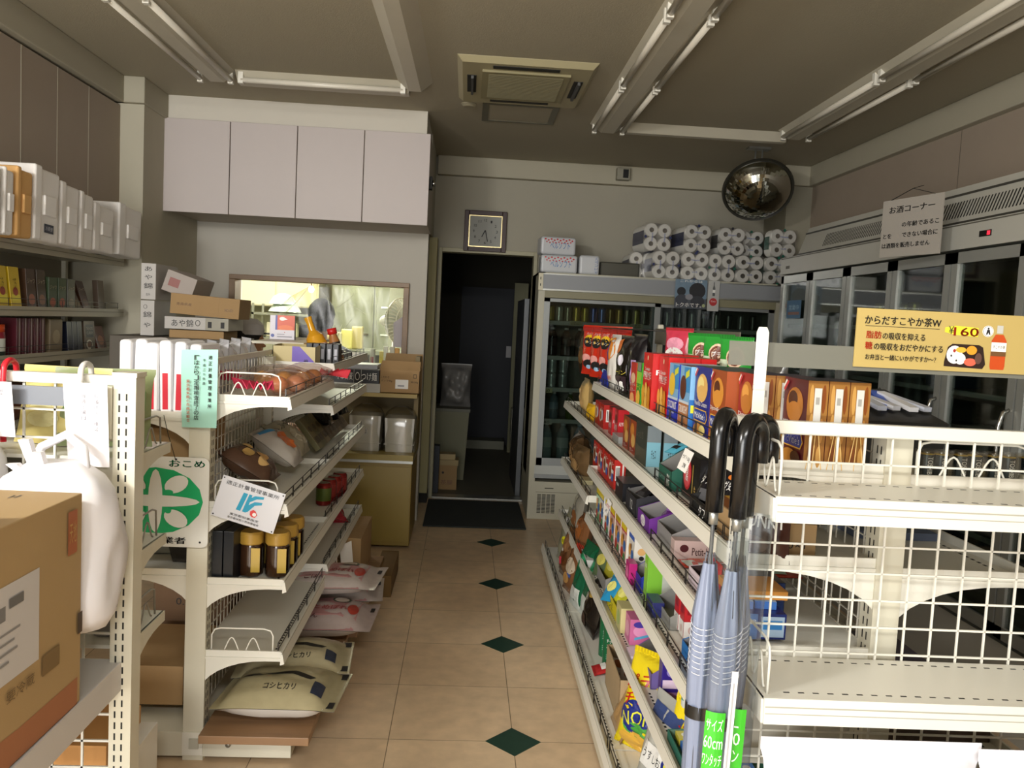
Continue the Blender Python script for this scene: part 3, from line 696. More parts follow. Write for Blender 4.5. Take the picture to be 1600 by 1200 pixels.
def tray(name, label, cat, w, d, h, col, loc, rot=0, front=None, hb=None, inner='8d8880', group=None):
    """open display box, tall back, low front"""
    hb = hb or h; b = B(); m = C(col, .5); n = mat(inner, .85); t = .0025
    b.box(-w / 2, -d / 2, 0, w / 2, d / 2, t, m); b.box(-w / 2, -d / 2, 0, w / 2, -d / 2 + t, h, m); b.box(-w / 2 + t, -d / 2 + t, t, w / 2 - t, -d / 2 + t + .0004, h - .001, n)
    b.box(-w / 2, d / 2 - t, 0, w / 2, d / 2, hb, n)
    for s in (-1, 1):
        P = [(-d / 2, 0), (d / 2, 0), (d / 2, hb), (d * .1, hb), (-d / 2, h)]
        x = s * (w / 2 - t / 2); b.prism(P, x - t / 2, x + t / 2, m, 'yz'); b.prism([(p * .985, max(q - .001, t)) for p, q in P], x - s * t / 2 - s * .0006, x - s * t / 2, n, 'yz')
    o = b.build(name, None, loc, rot); tag(o, label, cat, group)
    if front: q = B(); q.design(front, Sf(w, d, h)); q.build('front_print', o)
    return o
def can(r, h, col, label, loc, band=None, group=None, name='drink_can', cat='can'):
    b = B(); m = mat(col, .25, .5)
    b.lathe([(0, .002), (r * .8, 0), (r, .008), (r, h * .25), (r, h * .75, mat(band, .3, .3) if band else m), (r, h - .012), (r * .84, h - .002), (r * .84, h, ALU), (r * .8, h - .004, ALU), (0, h - .004, ALU)][:0] or
            [(0, .002), (r * .8, 0), (r, .008), (r, h * .22, mat(band, .3, .3) if band else m), (r, h * .78), (r, h - .012), (r * .84, h - .001), (r * .8, h, ALU), (0, h - .003, ALU)], m, n=16)
    return tag(b.build(name, None, loc), label, cat, group)
def bottle(r, h, liquid, cap, lab, label, loc, group=None, name='drink_bottle', n=16, sq=0):
    m = mat(liquid, .12, 0); t = thing(name, label, 'bottle', loc, 0, group)
    b = B(); b.lathe([(0, 0), (r * .9, 0), (r, .01), (r, h * .3), (r * .96, h * .5), (r, h * .68), (r * .8, h * .79), (r * .38, h * .9), (r * .36, h * .94)], m, n=n, sq=sq); b.build('bottle_body', t)
    b = B(); b.lathe([(r * .42, h * .93), (r * .44, h * .995), (r * .4, h), (0, h)], mat(cap, .4), n=12); b.build('cap', t)
    if lab: b = B(); b.lathe([(r * 1.012, h * .36), (r * 1.012, h * .62)], mat(lab, .4), n=n, sq=sq); b.build('wrap_label', t)
    return t
def GX(y, back=0): return .62 + (y - 1.75) * .0087 + back      # front line of the snack gondola shelves
RG = R(-90.5); LG = R(90)
Wt = C('f2f0ea')
# ---------------------------------------------------------------- top shelf of the snack gondola
Z1, Z2, Z3, ZB, Z4, Z5, Z0 = 1.2485, 1.0385, .8335, .6785, .5985, .3385, .1085
def mcv(base, pic, extra, txt):
    return [('e', .5, .70, .36, .20, C(pic)), ('e', .42, .76, .2, .1, C(extra)), ('e', .5, .62, .3, .12, C(pic)), ('t', txt, .5, .48, .82, .07, Wt), ('p', [(.03, .30), (.12, .40), (.88, .40), (.97, .30), (.88, .22), (.12, .22)], C('e8b33a')), ('p', [(.06, .31), (.14, .385), (.86, .385), (.94, .31), (.86, .235), (.14, .235)], C('1a3690')), ('b', "McVitie's", .5, .31, .7, .09, Wt), ('e', .45, .1, .34, .1, C('c98a3a')), ('e', .7, .12, .2, .07, C(extra)), ('p', [(.03, .86), (.2, .97), (.26, .95), (.09, .84)], C('c22a3a')), ('p', [(.03, .9), (.14, .98), (.18, .96), (.06, .88)], Wt)]
WHEAT = [('r', 0, 0, 1, 1, C('875a28')), ('r', 0, .62, 1, .97, C('96682f')), ('e', .2, .8, .1, .16, C('bd8f4a')), ('e', .8, .8, .1, .16, C('7a3f16')), ('e', .25, .5, .12, .14, C('b88a48')), ('e', .75, .45, .12, .14, C('a87438')), ('e', .3, .2, .14, .12, C('6a3816')), ('e', .7, .16, .13, .12, C('b88a48')), ('p', [(.1, .02), (.14, .02), (.42, .46), (.38, .46)], C('e6c07a')), ('p', [(.4, .02), (.44, .02), (.52, .48), (.48, .48)], C('e6c07a')), ('p', [(.9, .02), (.86, .02), (.58, .46), (.62, .46)], C('e6c07a')), ('r', .3, .42, .66, .92, C('c9c7c0')), ('r', .38, .74, .56, .82, C('9a9890'))]
def cookie(nm, lab, y0, y1, col, front, side=None, n=3, thick=.05, h=.198, xf=.10, z=Z1, group=None, rot=0, topc='2a2438', first=0):
    w = y1 - y0 - .004; yc = (y0 + y1) / 2
    o = None
    for k in range(n):
        x = GX(yc, xf) + thick / 2 + k * (thick + .002)
        L = lab if k == 0 else lab + (', second row back' if k == 1 else ', third row back' if k == 2 else ', fourth row back')
        if o is None: o = carton(nm, L, 'biscuit box', w, thick, h, col, (x, yc, z), RG + rot, front, side, topcol=topc, group=group)
        else: dup(o, (x, yc, z), label=L)
    return o
cookie('biscuit_box', 'dark red chocolate biscuit box behind the mesh nearest the camera', 1.76, 1.90, '5a1420', mcv('5a1420', 'b9762c', '4a2414', 'MilkChocolate'), WHEAT, 3, .045, .198, .125, group='tall biscuit boxes on the top snack shelf')
cookie('biscuit_box', 'red biscuit box with wheat printed side beside the white post extension', 1.905, 2.03, '8c1a14', mcv('8c1a14', 'b9762c', 'e0a24a', 'Digestive'), WHEAT, 3, .045, .198, .06, group='tall biscuit boxes on the top snack shelf')
cookie('biscuit_box', 'brown orange biscuit box with a bitten biscuit left of the white post', 2.035, 2.17, '9a4a24', mcv('9a4a24', 'd8923a', '5a2a14', 'DigestiveBiscuits'), None, 3, .045, .196, .03, group='tall biscuit boxes on the top snack shelf')
cookie('biscuit_box', 'navy blue biscuit box with cream filled biscuits', 2.175, 2.33, '23297e', mcv('23297e', 'e0b264', 'f0dc8a', 'Vanilla Cream'), None, 3, .045, .196, .03, group='tall biscuit boxes on the top snack shelf')
def crn(pic, low, txt): return [('r', 0, .45, 1, 1, C('7fb0d8')), ('r', .4, .6, 1, .98, C('3a8cc8')), ('p', [(.55, .8), (.9, .86), (.9, .96), (.55, .9)], C('d8d83a')), ('e', .36, .66, .3, .19, C(pic)), ('r', 0, .40, 1, .46, C('c9d4dc')), ('r', 0, 0, 1, .42, C(low)), ('b', txt, .5, .33, .86, .12, Wt), ('t', 'Cookie', .5, .22, .5, .05, Wt), ('t', 'バター', .5, .1, .5, .04, Wt)]
cookie('biscuit_box', 'light blue and brown crunchy chocolate cookie box', 2.34, 2.46, '7fb0d8', crn('5a2e1c', 'b07040', 'CRUNCHY'), [('r', 0, 0, 1, .5, C('2a6ab0')), ('r', .1, .3, .9, .42, C('d8d83a'))], 3, .045, .19, .02, topc='6d3528', group='slim cookie boxes on the top snack shelf')
cookie('biscuit_box', 'light blue and royal blue coconut cookie box', 2.47, 2.60, '2238b8', crn('e8c23a', '2032b0', 'COCONUT'), None, 3, .045, .19, .02, topc='b8c8d8', group='slim cookie boxes on the top snack shelf')
PR = [('t', 'Levain', .5, .74, .5, .06, Wt), ('b', 'PRIME', .5, .64, .8, .1, Wt), ('r', .2, .565, .8, .575, C('f0c8c0')), ('e', .5, .92, .06, .04, C('f0d8b0'))] + [('e', .18 + .32 * (k % 3), .08 + .13 * (k // 3) + .05 * (k % 2), .15, .13, C(('e9a93a', 'f0be58', 'd88f2a')[k % 3])) for k in range(9)]
cookie('cracker_box', 'bright red cracker box with golden crackers, right one of the pair', 2.615, 2.75, 'c81c1c', PR, None, 3, .05, .205, .02, topc='a84038', group='red cracker boxes')
cookie('cracker_box', 'bright red cracker box with golden crackers, left one of the pair', 2.76, 2.91, 'd01f1d', PR, [('r', 0, 0, 1, 1, C('b81818')), ('t', 'P', .5, .7, .5, .08, Wt)], 3, .05, .21, .0, topc='b82a24', group='red cracker boxes')
cookie('snack_box', 'slim green snack box beside the red cracker boxes', 2.93, 3.02, '3a9a2c', [('r', .0, .55, 1, .8, C('9ad040')), ('t', 'チーズ', .5, .48, .9, .12, C('f0f050')), ('e', .5, .25, .4, .16, C('f0c24a')), ('r', .2, .82, .9, 1, C('8d8a80'))], None, 2, .05, .17, .0, group=None, topc='2a5a20')
cookie('snack_box', 'slim red potato stick box with white lettering', 3.03, 3.14, 'c03024', [('e', .5, .65, .38, .12, C('f0c8a0')), ('t', 'ポテト', .5, .5, .9, .1, Wt), ('t', 'バター', .5, .38, .9, .1, Wt), ('e', .5, .18, .4, .14, C('f0b070'))], [('r', 0, .1, 1, .9, C('c03024'))], 2, .05, .165, .0, topc='8d8a80')
# bags standing/hanging farther along
bag('snack_bag', 'black snack bag with a lilac label standing on the top shelf', 'snack bag', .17, .27, .08, '121014', (GX(3.25, .06), 3.28, Z1), RG + .12, [('r', .58, .08, .86, .62, C('b79ac8')), ('t', '厚切', .72, .52, .2, .08, INK), ('e', .2, .45, .14, .08, C('e8e4f0'))], 3)
bag('snack_bag', 'black snack bag with an orange cat shape and white figures', 'snack bag', .17, .26, .07, '17130f', (GX(3.5, .05), 3.5, Z1), RG + .15, [('e', .3, .82, .25, .12, C('d8742a')), ('e', .62, .6, .18, .09, C('e8e4f0')), ('r', .1, .1, .9, .34, C('3a2a30')), ('t', 'ラーメン', .5, .4, .8, .07, C('d8c84a')), ('e', .4, .18, .1, .08, Wt), ('e', .7, .18, .1, .08, Wt)], 5)
bag('snack_bag', 'white snack bag with an orange fruit picture', 'snack bag', .15, .26, .06, 'dedad2', (GX(3.72, .04), 3.72, Z1), RG + .1, [('e', .45, .75, .42, .2, C('e88a1c')), ('r', .1, .55, .35, .85, C('1c3fa8')), ('t', '新', .6, .25, .3, .08, C('c03024'))], 8)
tray('display_box', 'blue and tan open snack display box on the top shelf', 'display box', .22, .12, .085, '1430a8', (GX(3.95, .04) + .05, 3.98, Z1), RG, hb=.17, inner='9a8468')
bag('snack_bag', 'dark blue snack packet lying behind the wire fence at the far end', 'snack bag', .14, .12, .05, '1a2c8a', (GX(4.0, .12), 4.0, Z1), RG + .3, None, 9)
# hanging red bags on a rod
t = thing('hanging_rod', 'thin dark rod above the top snack shelf carrying red bags', 'rod', (.965, 4.05, 1.535), R(-.5))
b = B(); b.tube([(-.30, .45, 0), (-.30, -.75, .0), (-.02, -.75, 0)], .003, DWIRE, 6); b.tube([(-.30, .1, 0), (-.02, 0, -.0)], .003, DWIRE, 6); b.tube([(-.02, 0, 0), (-.02, 0, -.2)], .003, DWIRE, 6); b.build('rod', t)
RB = [('t', 'ハッピー', .55, .83, .5, .06, Wt), ('e', .5, .72, .28, .09, C('f0c020')), ('e', .45, .66, .3, .1, INK), ('t', 'ターン', .45, .66, .4, .07, Wt), ('e', .35, .34, .26, .08, C('f0a8a0')), ('e', .5, .22, .3, .09, INK), ('e', .5, .16, .16, .04, C('a8d0f0')), ('r', 0, .88, 1, .97, C('a8201a'))]
pos = [(.665, 4.36), (.67, 4.13), (.69, 4.0), (.70, 3.82), (.71, 3.72)]
lb = ['red snack bag hanging from the rod, farthest from the camera', 'red snack bag hanging from the rod, second from the far end', 'red snack bag hanging in the middle of the red row', 'red snack bag hanging from the rod, second nearest', 'red snack bag hanging from the rod, nearest and partly crumpled']
o = bag('hanging_snack_bag', lb[0], 'snack bag', .17, .26, .04, 'c8301c', (pos[0][0], pos[0][1], 1.285), R(-62), RB, 11, 'red snack bags hanging on a rod', back='b8b4ac')
for k in range(1, 5): dup(o, (pos[k][0], pos[k][1], 1.285), R(-62 - 4 * k), lb[k])
o = bag('hanging_snack_bag', 'brown foil snack bag hanging at the far end of the rod', 'snack bag', .15, .24, .04, mat('4a3a26', .25, .5), (.67, 4.52, 1.29), R(-75), [('e', .5, .4, .4, .2, C('6d4f2a'))], 12)
dup(o, (.66, 4.62, 1.28), R(-80), 'brown foil snack bag hanging behind the first brown one')
# candy bags on the back hooks
bag('candy_bag', 'pink candy bag with crimped red top above the cracker boxes', 'candy bag', .14, .22, .05, 'c83a50', (.80, 3.1, 1.33), R(-58), [('e', .5, .72, .32, .12, C('e89ab0')), ('e', .5, .55, .34, .12, Wt), ('t', 'プチ', .5, .55, .4, .08, C('c83a50')), ('t', 'うす', .5, .3, .8, .14, Wt)], 21, crimp='8c2418')
o = bag('candy_bag', 'green candy bag above the cracker boxes, leftmost of three', 'candy bag', .125, .20, .05, '2f9a38', (.84, 2.93, 1.335), R(-52), [('e', .6, .66, .27, .18, C('f0d0b0')), ('e', .6, .66, .22, .14, C('7a4432')), ('t', 'プチ', .6, .66, .3, .1, Wt), ('r', .1, .2, .38, .62, C('d8e8c8')), ('r', .14, .12, .3, .22, Wt)], 22, group='green candy bags', crimp='1a6a20')
dup(o, (.86, 2.80, 1.335), R(-52), 'green candy bag above the cracker boxes, middle of three'); dup(o, (.88, 2.67, 1.33), R(-50), 'green candy bag above the cracker boxes, rightmost of three')
bag('candy_bag', 'grey clear packet leaning behind the green candy bags', 'candy bag', .10, .15, .04, mat('4a4842', .2), (.95, 2.5, 1.32), R(-60), None, 23)
for k, (y, lab) in enumerate(((2.16, 'white shelf ticket under the light blue cookie boxes'), (3.32, 'white price ticket on the third snack shelf'))):
    x = GX(y) - .018; z = (1.225, .835)[k]
    b = B(); b.design([('r', 0, 0, 1, 1, PAPER), ('t', ('ﾅﾂﾒｸﾞﾁｰ120g', 'おすすめ')[k], .5, .62, .8, .25, INK if not k else RED), ('t', ('298', '88円')[k], .6, .28, .3, .2, INK)], lambda u, v, o: (-o - .02 * (1 - v), .045 - .09 * u, .055 * (v - 1) - 0))
    tag(b.build('price_ticket', None, (x, y, z), R(-.5)), lab, 'price ticket')
# ---------------------------------------------------------------- second snack shelf
bag('bread_bag', 'clear bag of pale round crackers at the far end of the second snack shelf', 'snack bag', .2, .20, .07, mat('c9a86a', .3), (GX(4.85, .06), 4.75, Z2), RG, [('e', .5, .42, .34, .3, C('d9b074')), ('e', .42, .55, .2, .16, C('e8c890')), ('r', 0, .8, 1, 1, C('a89468'))], 31)
bag('snack_bag', 'small yellow snack packet lying on the second shelf', 'snack bag', .12, .09, .04, 'd8a820', (GX(4.35, .04), 4.38, Z2), RG + .2, None, 32)
BX = [('e', .35, .5, .3, .26, C('e8d8c0')), ('e', .35, .5, .2, .18, C('a06030')), ('e', .7, .55, .18, .22, C('d8d4e8')), ('t', 'コーン', .6, .82, .6, .12, Wt)]
BC = [('r', 0, 0, 1, 1, C('b8241c')), ('r', .1, .3, .5, .8, Wt)] + [('r', .14 + .06 * k, .35, .17 + .06 * k, .75, INK) for k in range(6)] + [('r', .7, .0, .85, 1, C('e8dcd4'))]
for k, (y, lab) in enumerate(((4.25, 'red candy box with a barcode on the second snack shelf, far one'), (4.10, 'red candy box on the second snack shelf, near one'))):
    carton('candy_box', lab, 'candy box', .14, .12, .12, 'b8241c', (GX(y, .05) + .06, y, Z2), RG, BX, BC, group='red candy boxes on the second snack shelf')
AL = [('r', .1, .1, .9, .9, C('c84a48')), ('t', 'ALMOND', .5, .35, .8, .2, Wt), ('e', .5, .65, .3, .16, C('6a3020'))]
for k, (y, x, z) in enumerate(((3.86, .05, Z2), (3.76, .06, Z2), (3.70, .14, Z2))):
    carton('chocolate_box', ('red almond chocolate box standing on the second shelf, far one', 'red almond chocolate box standing on the second shelf, near one', 'red almond chocolate box behind the near one')[k], 'chocolate box', .09, .05, .13, 'b01c20', (GX(y, x) + .03, y, z), RG, AL, [('r', 0, 0, 1, 1, C('c01c24')), ('t', 'ALMOND', .5, .5, .8, .14, Wt)], topcol='7a2a26')
carton('chocolate_box', 'white and grey lower box under the almond chocolates', 'chocolate box', .16, .14, .03, 'a8a8a4', (GX(3.7, .04) + .07, 3.62, Z2), RG)
SN = [('r', .0, .0, 1, 1, C('a04a28')), ('e', .4, .7, .3, .2, C('d88a3a')), ('e', .6, .4, .3, .2, C('e0b060')), ('r', .1, .05, .9, .2, C('8c2018')), ('t', 'カレー', .5, .12, .6, .1, Wt)]
for k in range(2): carton('snack_box', ('brown and orange soup box on the second snack shelf, far one', 'brown and orange soup box on the second snack shelf, near one')[k], 'snack box', .13, .15, .135, '3c3a30', (GX(3.35, .05) + .075, 3.42 - .14 * k, Z2), RG, SN, None, topcol='3c3a34')
for k in range(3):
    carton('snack_box', ('dark box with a pale blue end panel, left of three', 'dark box with a pale blue end panel, middle of three', 'dark box with a pale blue end panel, right of three')[k], 'snack box', .20, .055, .15, '3a3f38', (GX(3.08, .04) + .0 + .03 + .062 * k, 3.08, Z2), RG, [('r', 0, .0, 1, .4, C('4a4d40')), ('t', 'しっとり', .4, .7, .6, .2, C('7a7868'))], [('r', .04, 0, .96, .6, C('7fb4c4')), ('r', .04, .6, .96, 1, C('7a8488')), ('t', 'チョコ', .5, .3, .3, .22, INK)], topcol='4a4a42', group='dark boxes with pale blue ends')
tray('display_box', 'grey inside display box with a green edge on the second shelf', 'display box', .17, .16, .06, '1f5a48', (GX(2.62, .03) + .08, 2.62, Z2), RG, [('t', 'me', .8, .5, .2, .6, Wt), ('t', 'ミントガム', .35, .5, .5, .3, C('a8c8b8'))], hb=.12, inner='7d7b76')
for k in range(4): bag('gum_packet', ('sky blue gum packet lying on top, leftmost', 'sky blue gum packet lying crosswise', 'sky blue gum packet near the grey box back', 'sky blue gum packet tilted on the others')[k], 'gum', .05, .11, .015, '5ab4cc', (GX(2.7, .05) + .02 + .035 * k, 2.74 + .03 * (k % 2), Z2 + .09 + .008 * k), (R(-70), .1 * k, RG + .5 - .5 * k), [('r', .2, .2, .8, .4, INK)], 40 + k)
BK = [('e', .3, .55, .24, .36, C('b8202a')), ('e', .3, .55, .2, .3, C('d04a50')), ('t', '濃', .3, .55, .16, .34, Wt), ('r', .62, .2, .66, .8, C('b89a4a')), ('t', '生', .8, .3, .1, .18, C('d8b060'))]
for k in range(3): carton('chocolate_box', ('black chocolate box with a red oval seal', 'plain black chocolate box behind the one with the red seal', 'plain black chocolate box deepest in the shelf')[k], 'chocolate box', .19, .07, .14, '141213', (GX(2.38, .05) + .04 + .074 * k, 2.40, Z2), RG, BK if k == 0 else None, [('r', .4, .05, .5, .3, C('a88a3a'))], topcol='2a2624')
tray('display_box', 'low black display tray near the umbrella handles', 'display box', .2, .14, .05, '111111', (GX(2.12, .02) + .07, 2.16, Z2), RG, [('t', 'タフ', .6, .5, .3, .6, Wt)], hb=.07, inner='2a2a2a')
for k in range(4): bag('candy_packet', ('black candy packet with white lettering leaning in the tray, farthest', 'black candy packet with white lettering, second', 'black candy packet with white lettering, third', 'black candy packet with white lettering, nearest')[k], 'candy', .1, .13, .02, '17161a', (GX(2.1, .03) + .02 + .02 * k, 2.24 - .05 * k, Z2 + .015), (R(-25), 0, RG + .4), [('t', 'タフグミ', .5, .6, .8, .2, Wt), ('r', .2, .15, .7, .4, C('5a5a5c')), ('e', .7, .8, .12, .06, C('d8762a'))], 50 + k, rough=.18)
# ---------------------------------------------------------------- third snack shelf
bag('bread_bag', 'shiny brown foil bread bag at the far end of the third level', 'bread bag', .26, .22, .12, mat('6a5136', .18, .5), (GX(5.0, .07), 4.95, ZB), RG, [('e', .5, .45, .35, .25, C('8a6a44'))], 61)
bag('bread_bag', 'second shiny brown bread bag lying beside the first', 'bread bag', .24, .18, .1, mat('7a6040', .18, .4), (GX(4.6, .05), 4.68, ZB), RG + .2, [('e', .5, .4, .3, .2, C('9a7a50'))], 62)
carton('snack_box', 'small flat yellow and white packet in front of the bread bags', 'snack box', .12, .06, .025, 'b8b088', (GX(4.4, .02) + .03, 4.5, ZB), RG)
CK = [('e', .32, .5, .3, .3, C('e8d8c4')), ('e', .32, .5, .22, .22, C('8a4a24')), ('t', 'クッキー', .6, .82, .7, .16, Wt), ('e', .74, .35, .18, .14, C('3a6ac0')), ('r', .55, .5, .95, .62, Wt)]
yy = [4.12, 3.96, 3.80, 3.64]
for k in range(4):
    carton('cookie_box', ('red chocolate cookie box, farthest of the row of four', 'red chocolate cookie box, second in the row of four', 'red chocolate cookie box, third in the row of four', 'red chocolate cookie box, nearest of the row of four, barcode on its end')[k], 'cookie box', .15, .05, .13, 'c02a1c', (GX(yy[k], .03) + .03, yy[k], Z3), RG, CK, BC, group='red cookie boxes on the third snack shelf', topcol='8c3428')
carton('gum_box', 'black flat gum box with grey top on the third shelf', 'gum box', .17, .2, .075, '1a1a1e', (GX(3.4, .03) + .1, 3.40, Z3), RG, [('t', 'Asahi', .3, .7, .3, .2, Wt)], [('t', 'Asahi', .2, .7, .22, .2, Wt), ('r', .55, .2, .95, .6, Wt), ('r', .57, .24, .93, .56, INK)], topcol='5a5a5a')
tray('display_box', 'grey and black open gum display box with the number twelve', 'display box', .2, .2, .07, '2a2a30', (GX(3.12, .03) + .1, 3.14, Z3), RG, [('t', '12', .6, .5, .2, .5, Wt)], hb=.10, inner='6d6b68')
for k in range(3): bag('gum_packet', ('black and white gum packet on the open grey box, left', 'black and white gum packet on the open grey box, middle', 'black and white gum packet on the open grey box, right')[k], 'gum', .08, .12, .02, '1b1b1f', (GX(3.1, .06) + .04 * k, 3.12 - .02 * k, Z3 + .07), (R(-65), 0, RG + .3), [('t', 'BLACK', .5, .5, .8, .16, Wt)], 70 + k)
tray('display_box', 'purple edged white display box on the third shelf', 'display box', .19, .2, .05, '6a2a8c', (GX(2.88, .03) + .1, 2.90, Z3), RG, [('e', .5, .5, .2, .4, Wt), ('t', 'ぶどう', .5, .5, .3, .4, C('6a2a8c'))], hb=.09, inner='8d8a88')
for k in range(2): bag('candy_packet', ('purple candy packet in the purple edged box, left', 'purple candy packet in the purple edged box, right')[k], 'candy', .08, .1, .03, '5a2470', (GX(2.88, .1) + .06 * k, 2.9, Z3 + .03), (R(-50), 0, RG), [('e', .5, .5, .3, .2, C('8a5aa8'))], 75 + k)
tray('display_box', 'grey open display box with a pale biscuit carton in front', 'display box', .2, .22, .06, '8d8a88', (GX(2.65, .06) + .1, 2.66, Z3), RG, None, hb=.12, inner='7d7b78')
carton('chocolate_box', 'pale pink chocolate carton with dark lettering', 'chocolate box', .05, .17, .06, 'bfa6a0', (GX(2.52, .04) + .09, 2.52, Z3), RG, None, [('e', .18, .6, .08, .2, C('4a1c20')), ('t', 'Petit-butter', .6, .45, .55, .4, C('3a1a1a'))])
for k in range(7):
    bag('chocolate_bar', 'flat red and mint chocolate packet lying in a fanned pile, ' + ('lowest', 'second from the bottom', 'third from the bottom', 'fourth from the bottom', 'fifth from the bottom', 'second from the top', 'topmost')[k], 'chocolate bar', .09, .2, .012, ('b8402c', 'c8d8cc')[k % 2], (GX(2.35, .02) + .03 + .012 * k, 2.44 - .035 * k, Z3 + .004 + .007 * k), (R(-88), 0, RG + .15 * math.sin(k * 2)), [('r', .1, .15, .9, .45, C('c04a30')), ('t', 'GHANA', .5, .3, .6, .1, C('f0d8b0')), ('r', .1, .6, .9, .8, C('a8c8b8'))], 80 + k, 'fanned chocolate packets')
tray('display_box', 'small white and pink display box behind the wire fence', 'display box', .13, .14, .05, 'd8c8d0', (GX(2.22, .03) + .07, 2.2, Z3), RG, hb=.06, inner='3a2a2a')
tray('display_box', 'dark blue display box with white packets near the umbrellas', 'display box', .13, .16, .06, '1c3a7a', (GX(2.02, .03) + .08, 2.03, Z3), RG, [('e', .3, .4, .2, .3, Wt)], hb=.1, inner='6d6b68')
bag('candy_packet', 'red and white candy packet standing in the dark blue box', 'candy', .08, .1, .02, 'c0282c', (GX(2.1, .06), 2.1, Z3 + .01), RG, [('r', .2, .3, .8, .5, Wt)], 90)
# ---------------------------------------------------------------- fourth snack shelf
bag('biscuit_bag', 'clear bag of brown biscuits leaning at the far end of the fourth level', 'snack bag', .24, .24, .08, mat('8f8a7c', .18), (GX(4.8, .05), 4.78, Z5), (R(-8), 0, RG), [('e', .4, .72, .25, .14, C('a8a490')), ('e', .6, .3, .3, .22, C('8a5a34')), ('e', .3, .4, .12, .1, C('3a4a7a')), ('r', .45, .28, .6, .36, Wt)], 101)
bag('biscuit_bag', 'clear bag of round brown cookies with a small price sticker', 'snack bag', .2, .17, .08, mat('7a5030', .2), (GX(4.42, .04), 4.45, Z5), (R(-8), 0, RG + .1), [('e', .5, .5, .4, .38, C('9a5a2c')), ('e', .4, .6, .2, .16, C('b06a34')), ('r', .3, .55, .5, .66, Wt)], 102)
ANI = lambda c: [('r', 0, .72, 1, 1, C(c)), ('r', .05, .76, .95, .94, C('e8d030' if c != 'e8e4dc' else '3a60b8')), ('e', .3, .5, .22, .13, C('e0a040')), ('e', .7, .42, .2, .13, C('3a70b8')), ('e', .35, .22, .2, .12, C('c83a30')), ('e', .72, .16, .16, .1, C('3a9a50')), ('e', .5, .6, .1, .06, C('8a5a34'))]
spec = [(3.95, '2f7a48', 'green cartoon biscuit box, farthest of the cartoon boxes', 'b8d8b0'), (3.84, '2a5cb0', 'blue and white cartoon biscuit box, first blue one', 'd8d8d8'), (3.68, '2a5cb0', 'blue and white cartoon biscuit box, second blue one', 'd8d8d8'), (3.54, 'b8285a', 'pink cartoon biscuit box with yellow band, far one', 'd8b0a0'), (3.40, 'b8285a', 'pink cartoon biscuit box with yellow band, middle one', 'd8b0a0'), (3.26, 'c83060', 'pink cartoon biscuit box with yellow band, near one', 'd8b0a0')]
for y, c, lab, bc in spec:
    carton('biscuit_box', lab, 'biscuit box', .125, .06, .175, bc, (GX(y, .03) + .035, y, Z4), RG, ANI(c), [('r', 0, 0, 1, 1, C('dedad0')), ('r', 0, .9, 1, 1, C(c)), ('e', .5, .5, .3, .14, C('b0a8c0'))], topcol=c, group='cartoon biscuit boxes on the fourth shelf')
carton('biscuit_box', 'white cartoon animal biscuit box facing the camera at the near end of the cartoon boxes', 'biscuit box', .115, .10, .175, 'e0dcd2', (GX(3.1, .03) + .06, 3.12, Z4), RG, ANI('e8e4dc'), [('r', 0, 0, 1, 1, C('e2ded4')), ('t', '全員', .5, .85, .6, .15, INK), ('r', .3, .7, .8, .74, C('d8d83a')), ('e', .28, .56, .16, .08, C('e0b070')), ('e', .62, .56, .14, .09, C('d05030')), ('e', .28, .42, .1, .05, INK), ('e', .6, .42, .12, .05, INK), ('r', .15, .2, .6, .22, C('8a8a90')), ('r', .15, .15, .6, .17, C('8a8a90')), ('r', .7, .14, .86, .28, C('5a4a48')), ('r', .15, .02, .85, .07, C('3a60a0'))])
carton('snack_box', 'small magenta packet at the foot of the white cartoon box', 'snack box', .07, .03, .08, 'b02070', (GX(2.98, .0) + .02, 3.0, Z4), RG, [('e', .5, .5, .3, .3, C('d870a0'))])
tray('display_box', 'grey inside display box with a navy front reading me', 'display box', .13, .16, .055, '1c2f9a', (GX(2.93, .02) + .09, 2.94, Z4), RG, None, hb=.12, inner='8d8a86')
b = B()
carton('snack_box', 'lime green tall snack box beside the navy display box', 'snack box', .05, .15, .17, '7ab83a', (GX(2.83, .03) + .08, 2.82, Z4), RG, [('r', 0, 0, 1, 1, C('8ac840')), ('t', '抹茶', .5, .7, .6, .1, Wt)], [('r', .35, .05, .95, .9, C('b8bcb4')), ('r', .05, .0, .3, 1, C('7ab83a'))])
bag('snack_bag', 'yellow snack bag with red dots behind the lime green box', 'snack bag', .12, .15, .05, 'a8b81c', (GX(2.74, .16), 2.75, Z4), RG, [('e', .5, .3, .25, .16, C('b83a1c')), ('e', .5, .6, .3, .14, C('d8d03a'))], 105)
tray('display_box', 'large grey open display box behind the red toothpaste-like cartons', 'display box', .2, .26, .04, '8a8a84', (GX(2.7, .06) + .12, 2.62, Z4), RG, None, hb=.14, inner='7b7a76')
RC = [('r', 0, .42, 1, 1, C('b8282c')), ('r', .2, .6, .8, .85, C('8c1c20')), ('r', .0, .0, 1, .42, C('e4ded8')), ('e', .5, .2, .2, .1, C('c8a8a0'))]
for k in range(6):
    carton('caramel_box', 'red and white small carton standing in the grey display, ' + ('first in front', 'second in front', 'third in front', 'first in the rear row', 'second in the rear row', 'third in the rear row')[k], 'candy box', .05, .045, .12, 'b8282c', (GX(2.5, .05) + .05 + .052 * (k % 3), 2.54 - .065 * (k // 3), Z4 + .004), RG, RC, RC, group='red and white cartons')
carton('gum_box', 'small navy gum packet by the wire fence on the fourth shelf', 'gum box', .1, .04, .05, '2a2f6a', (GX(2.68, .02) + .02, 2.68, Z4), RG)
tray('display_box', 'bright blue and grey open display box on the fourth shelf', 'display box', .2, .2, .05, '2070b8', (GX(2.2, .04) + .1, 2.22, Z4), RG, None, hb=.1, inner='77767a')
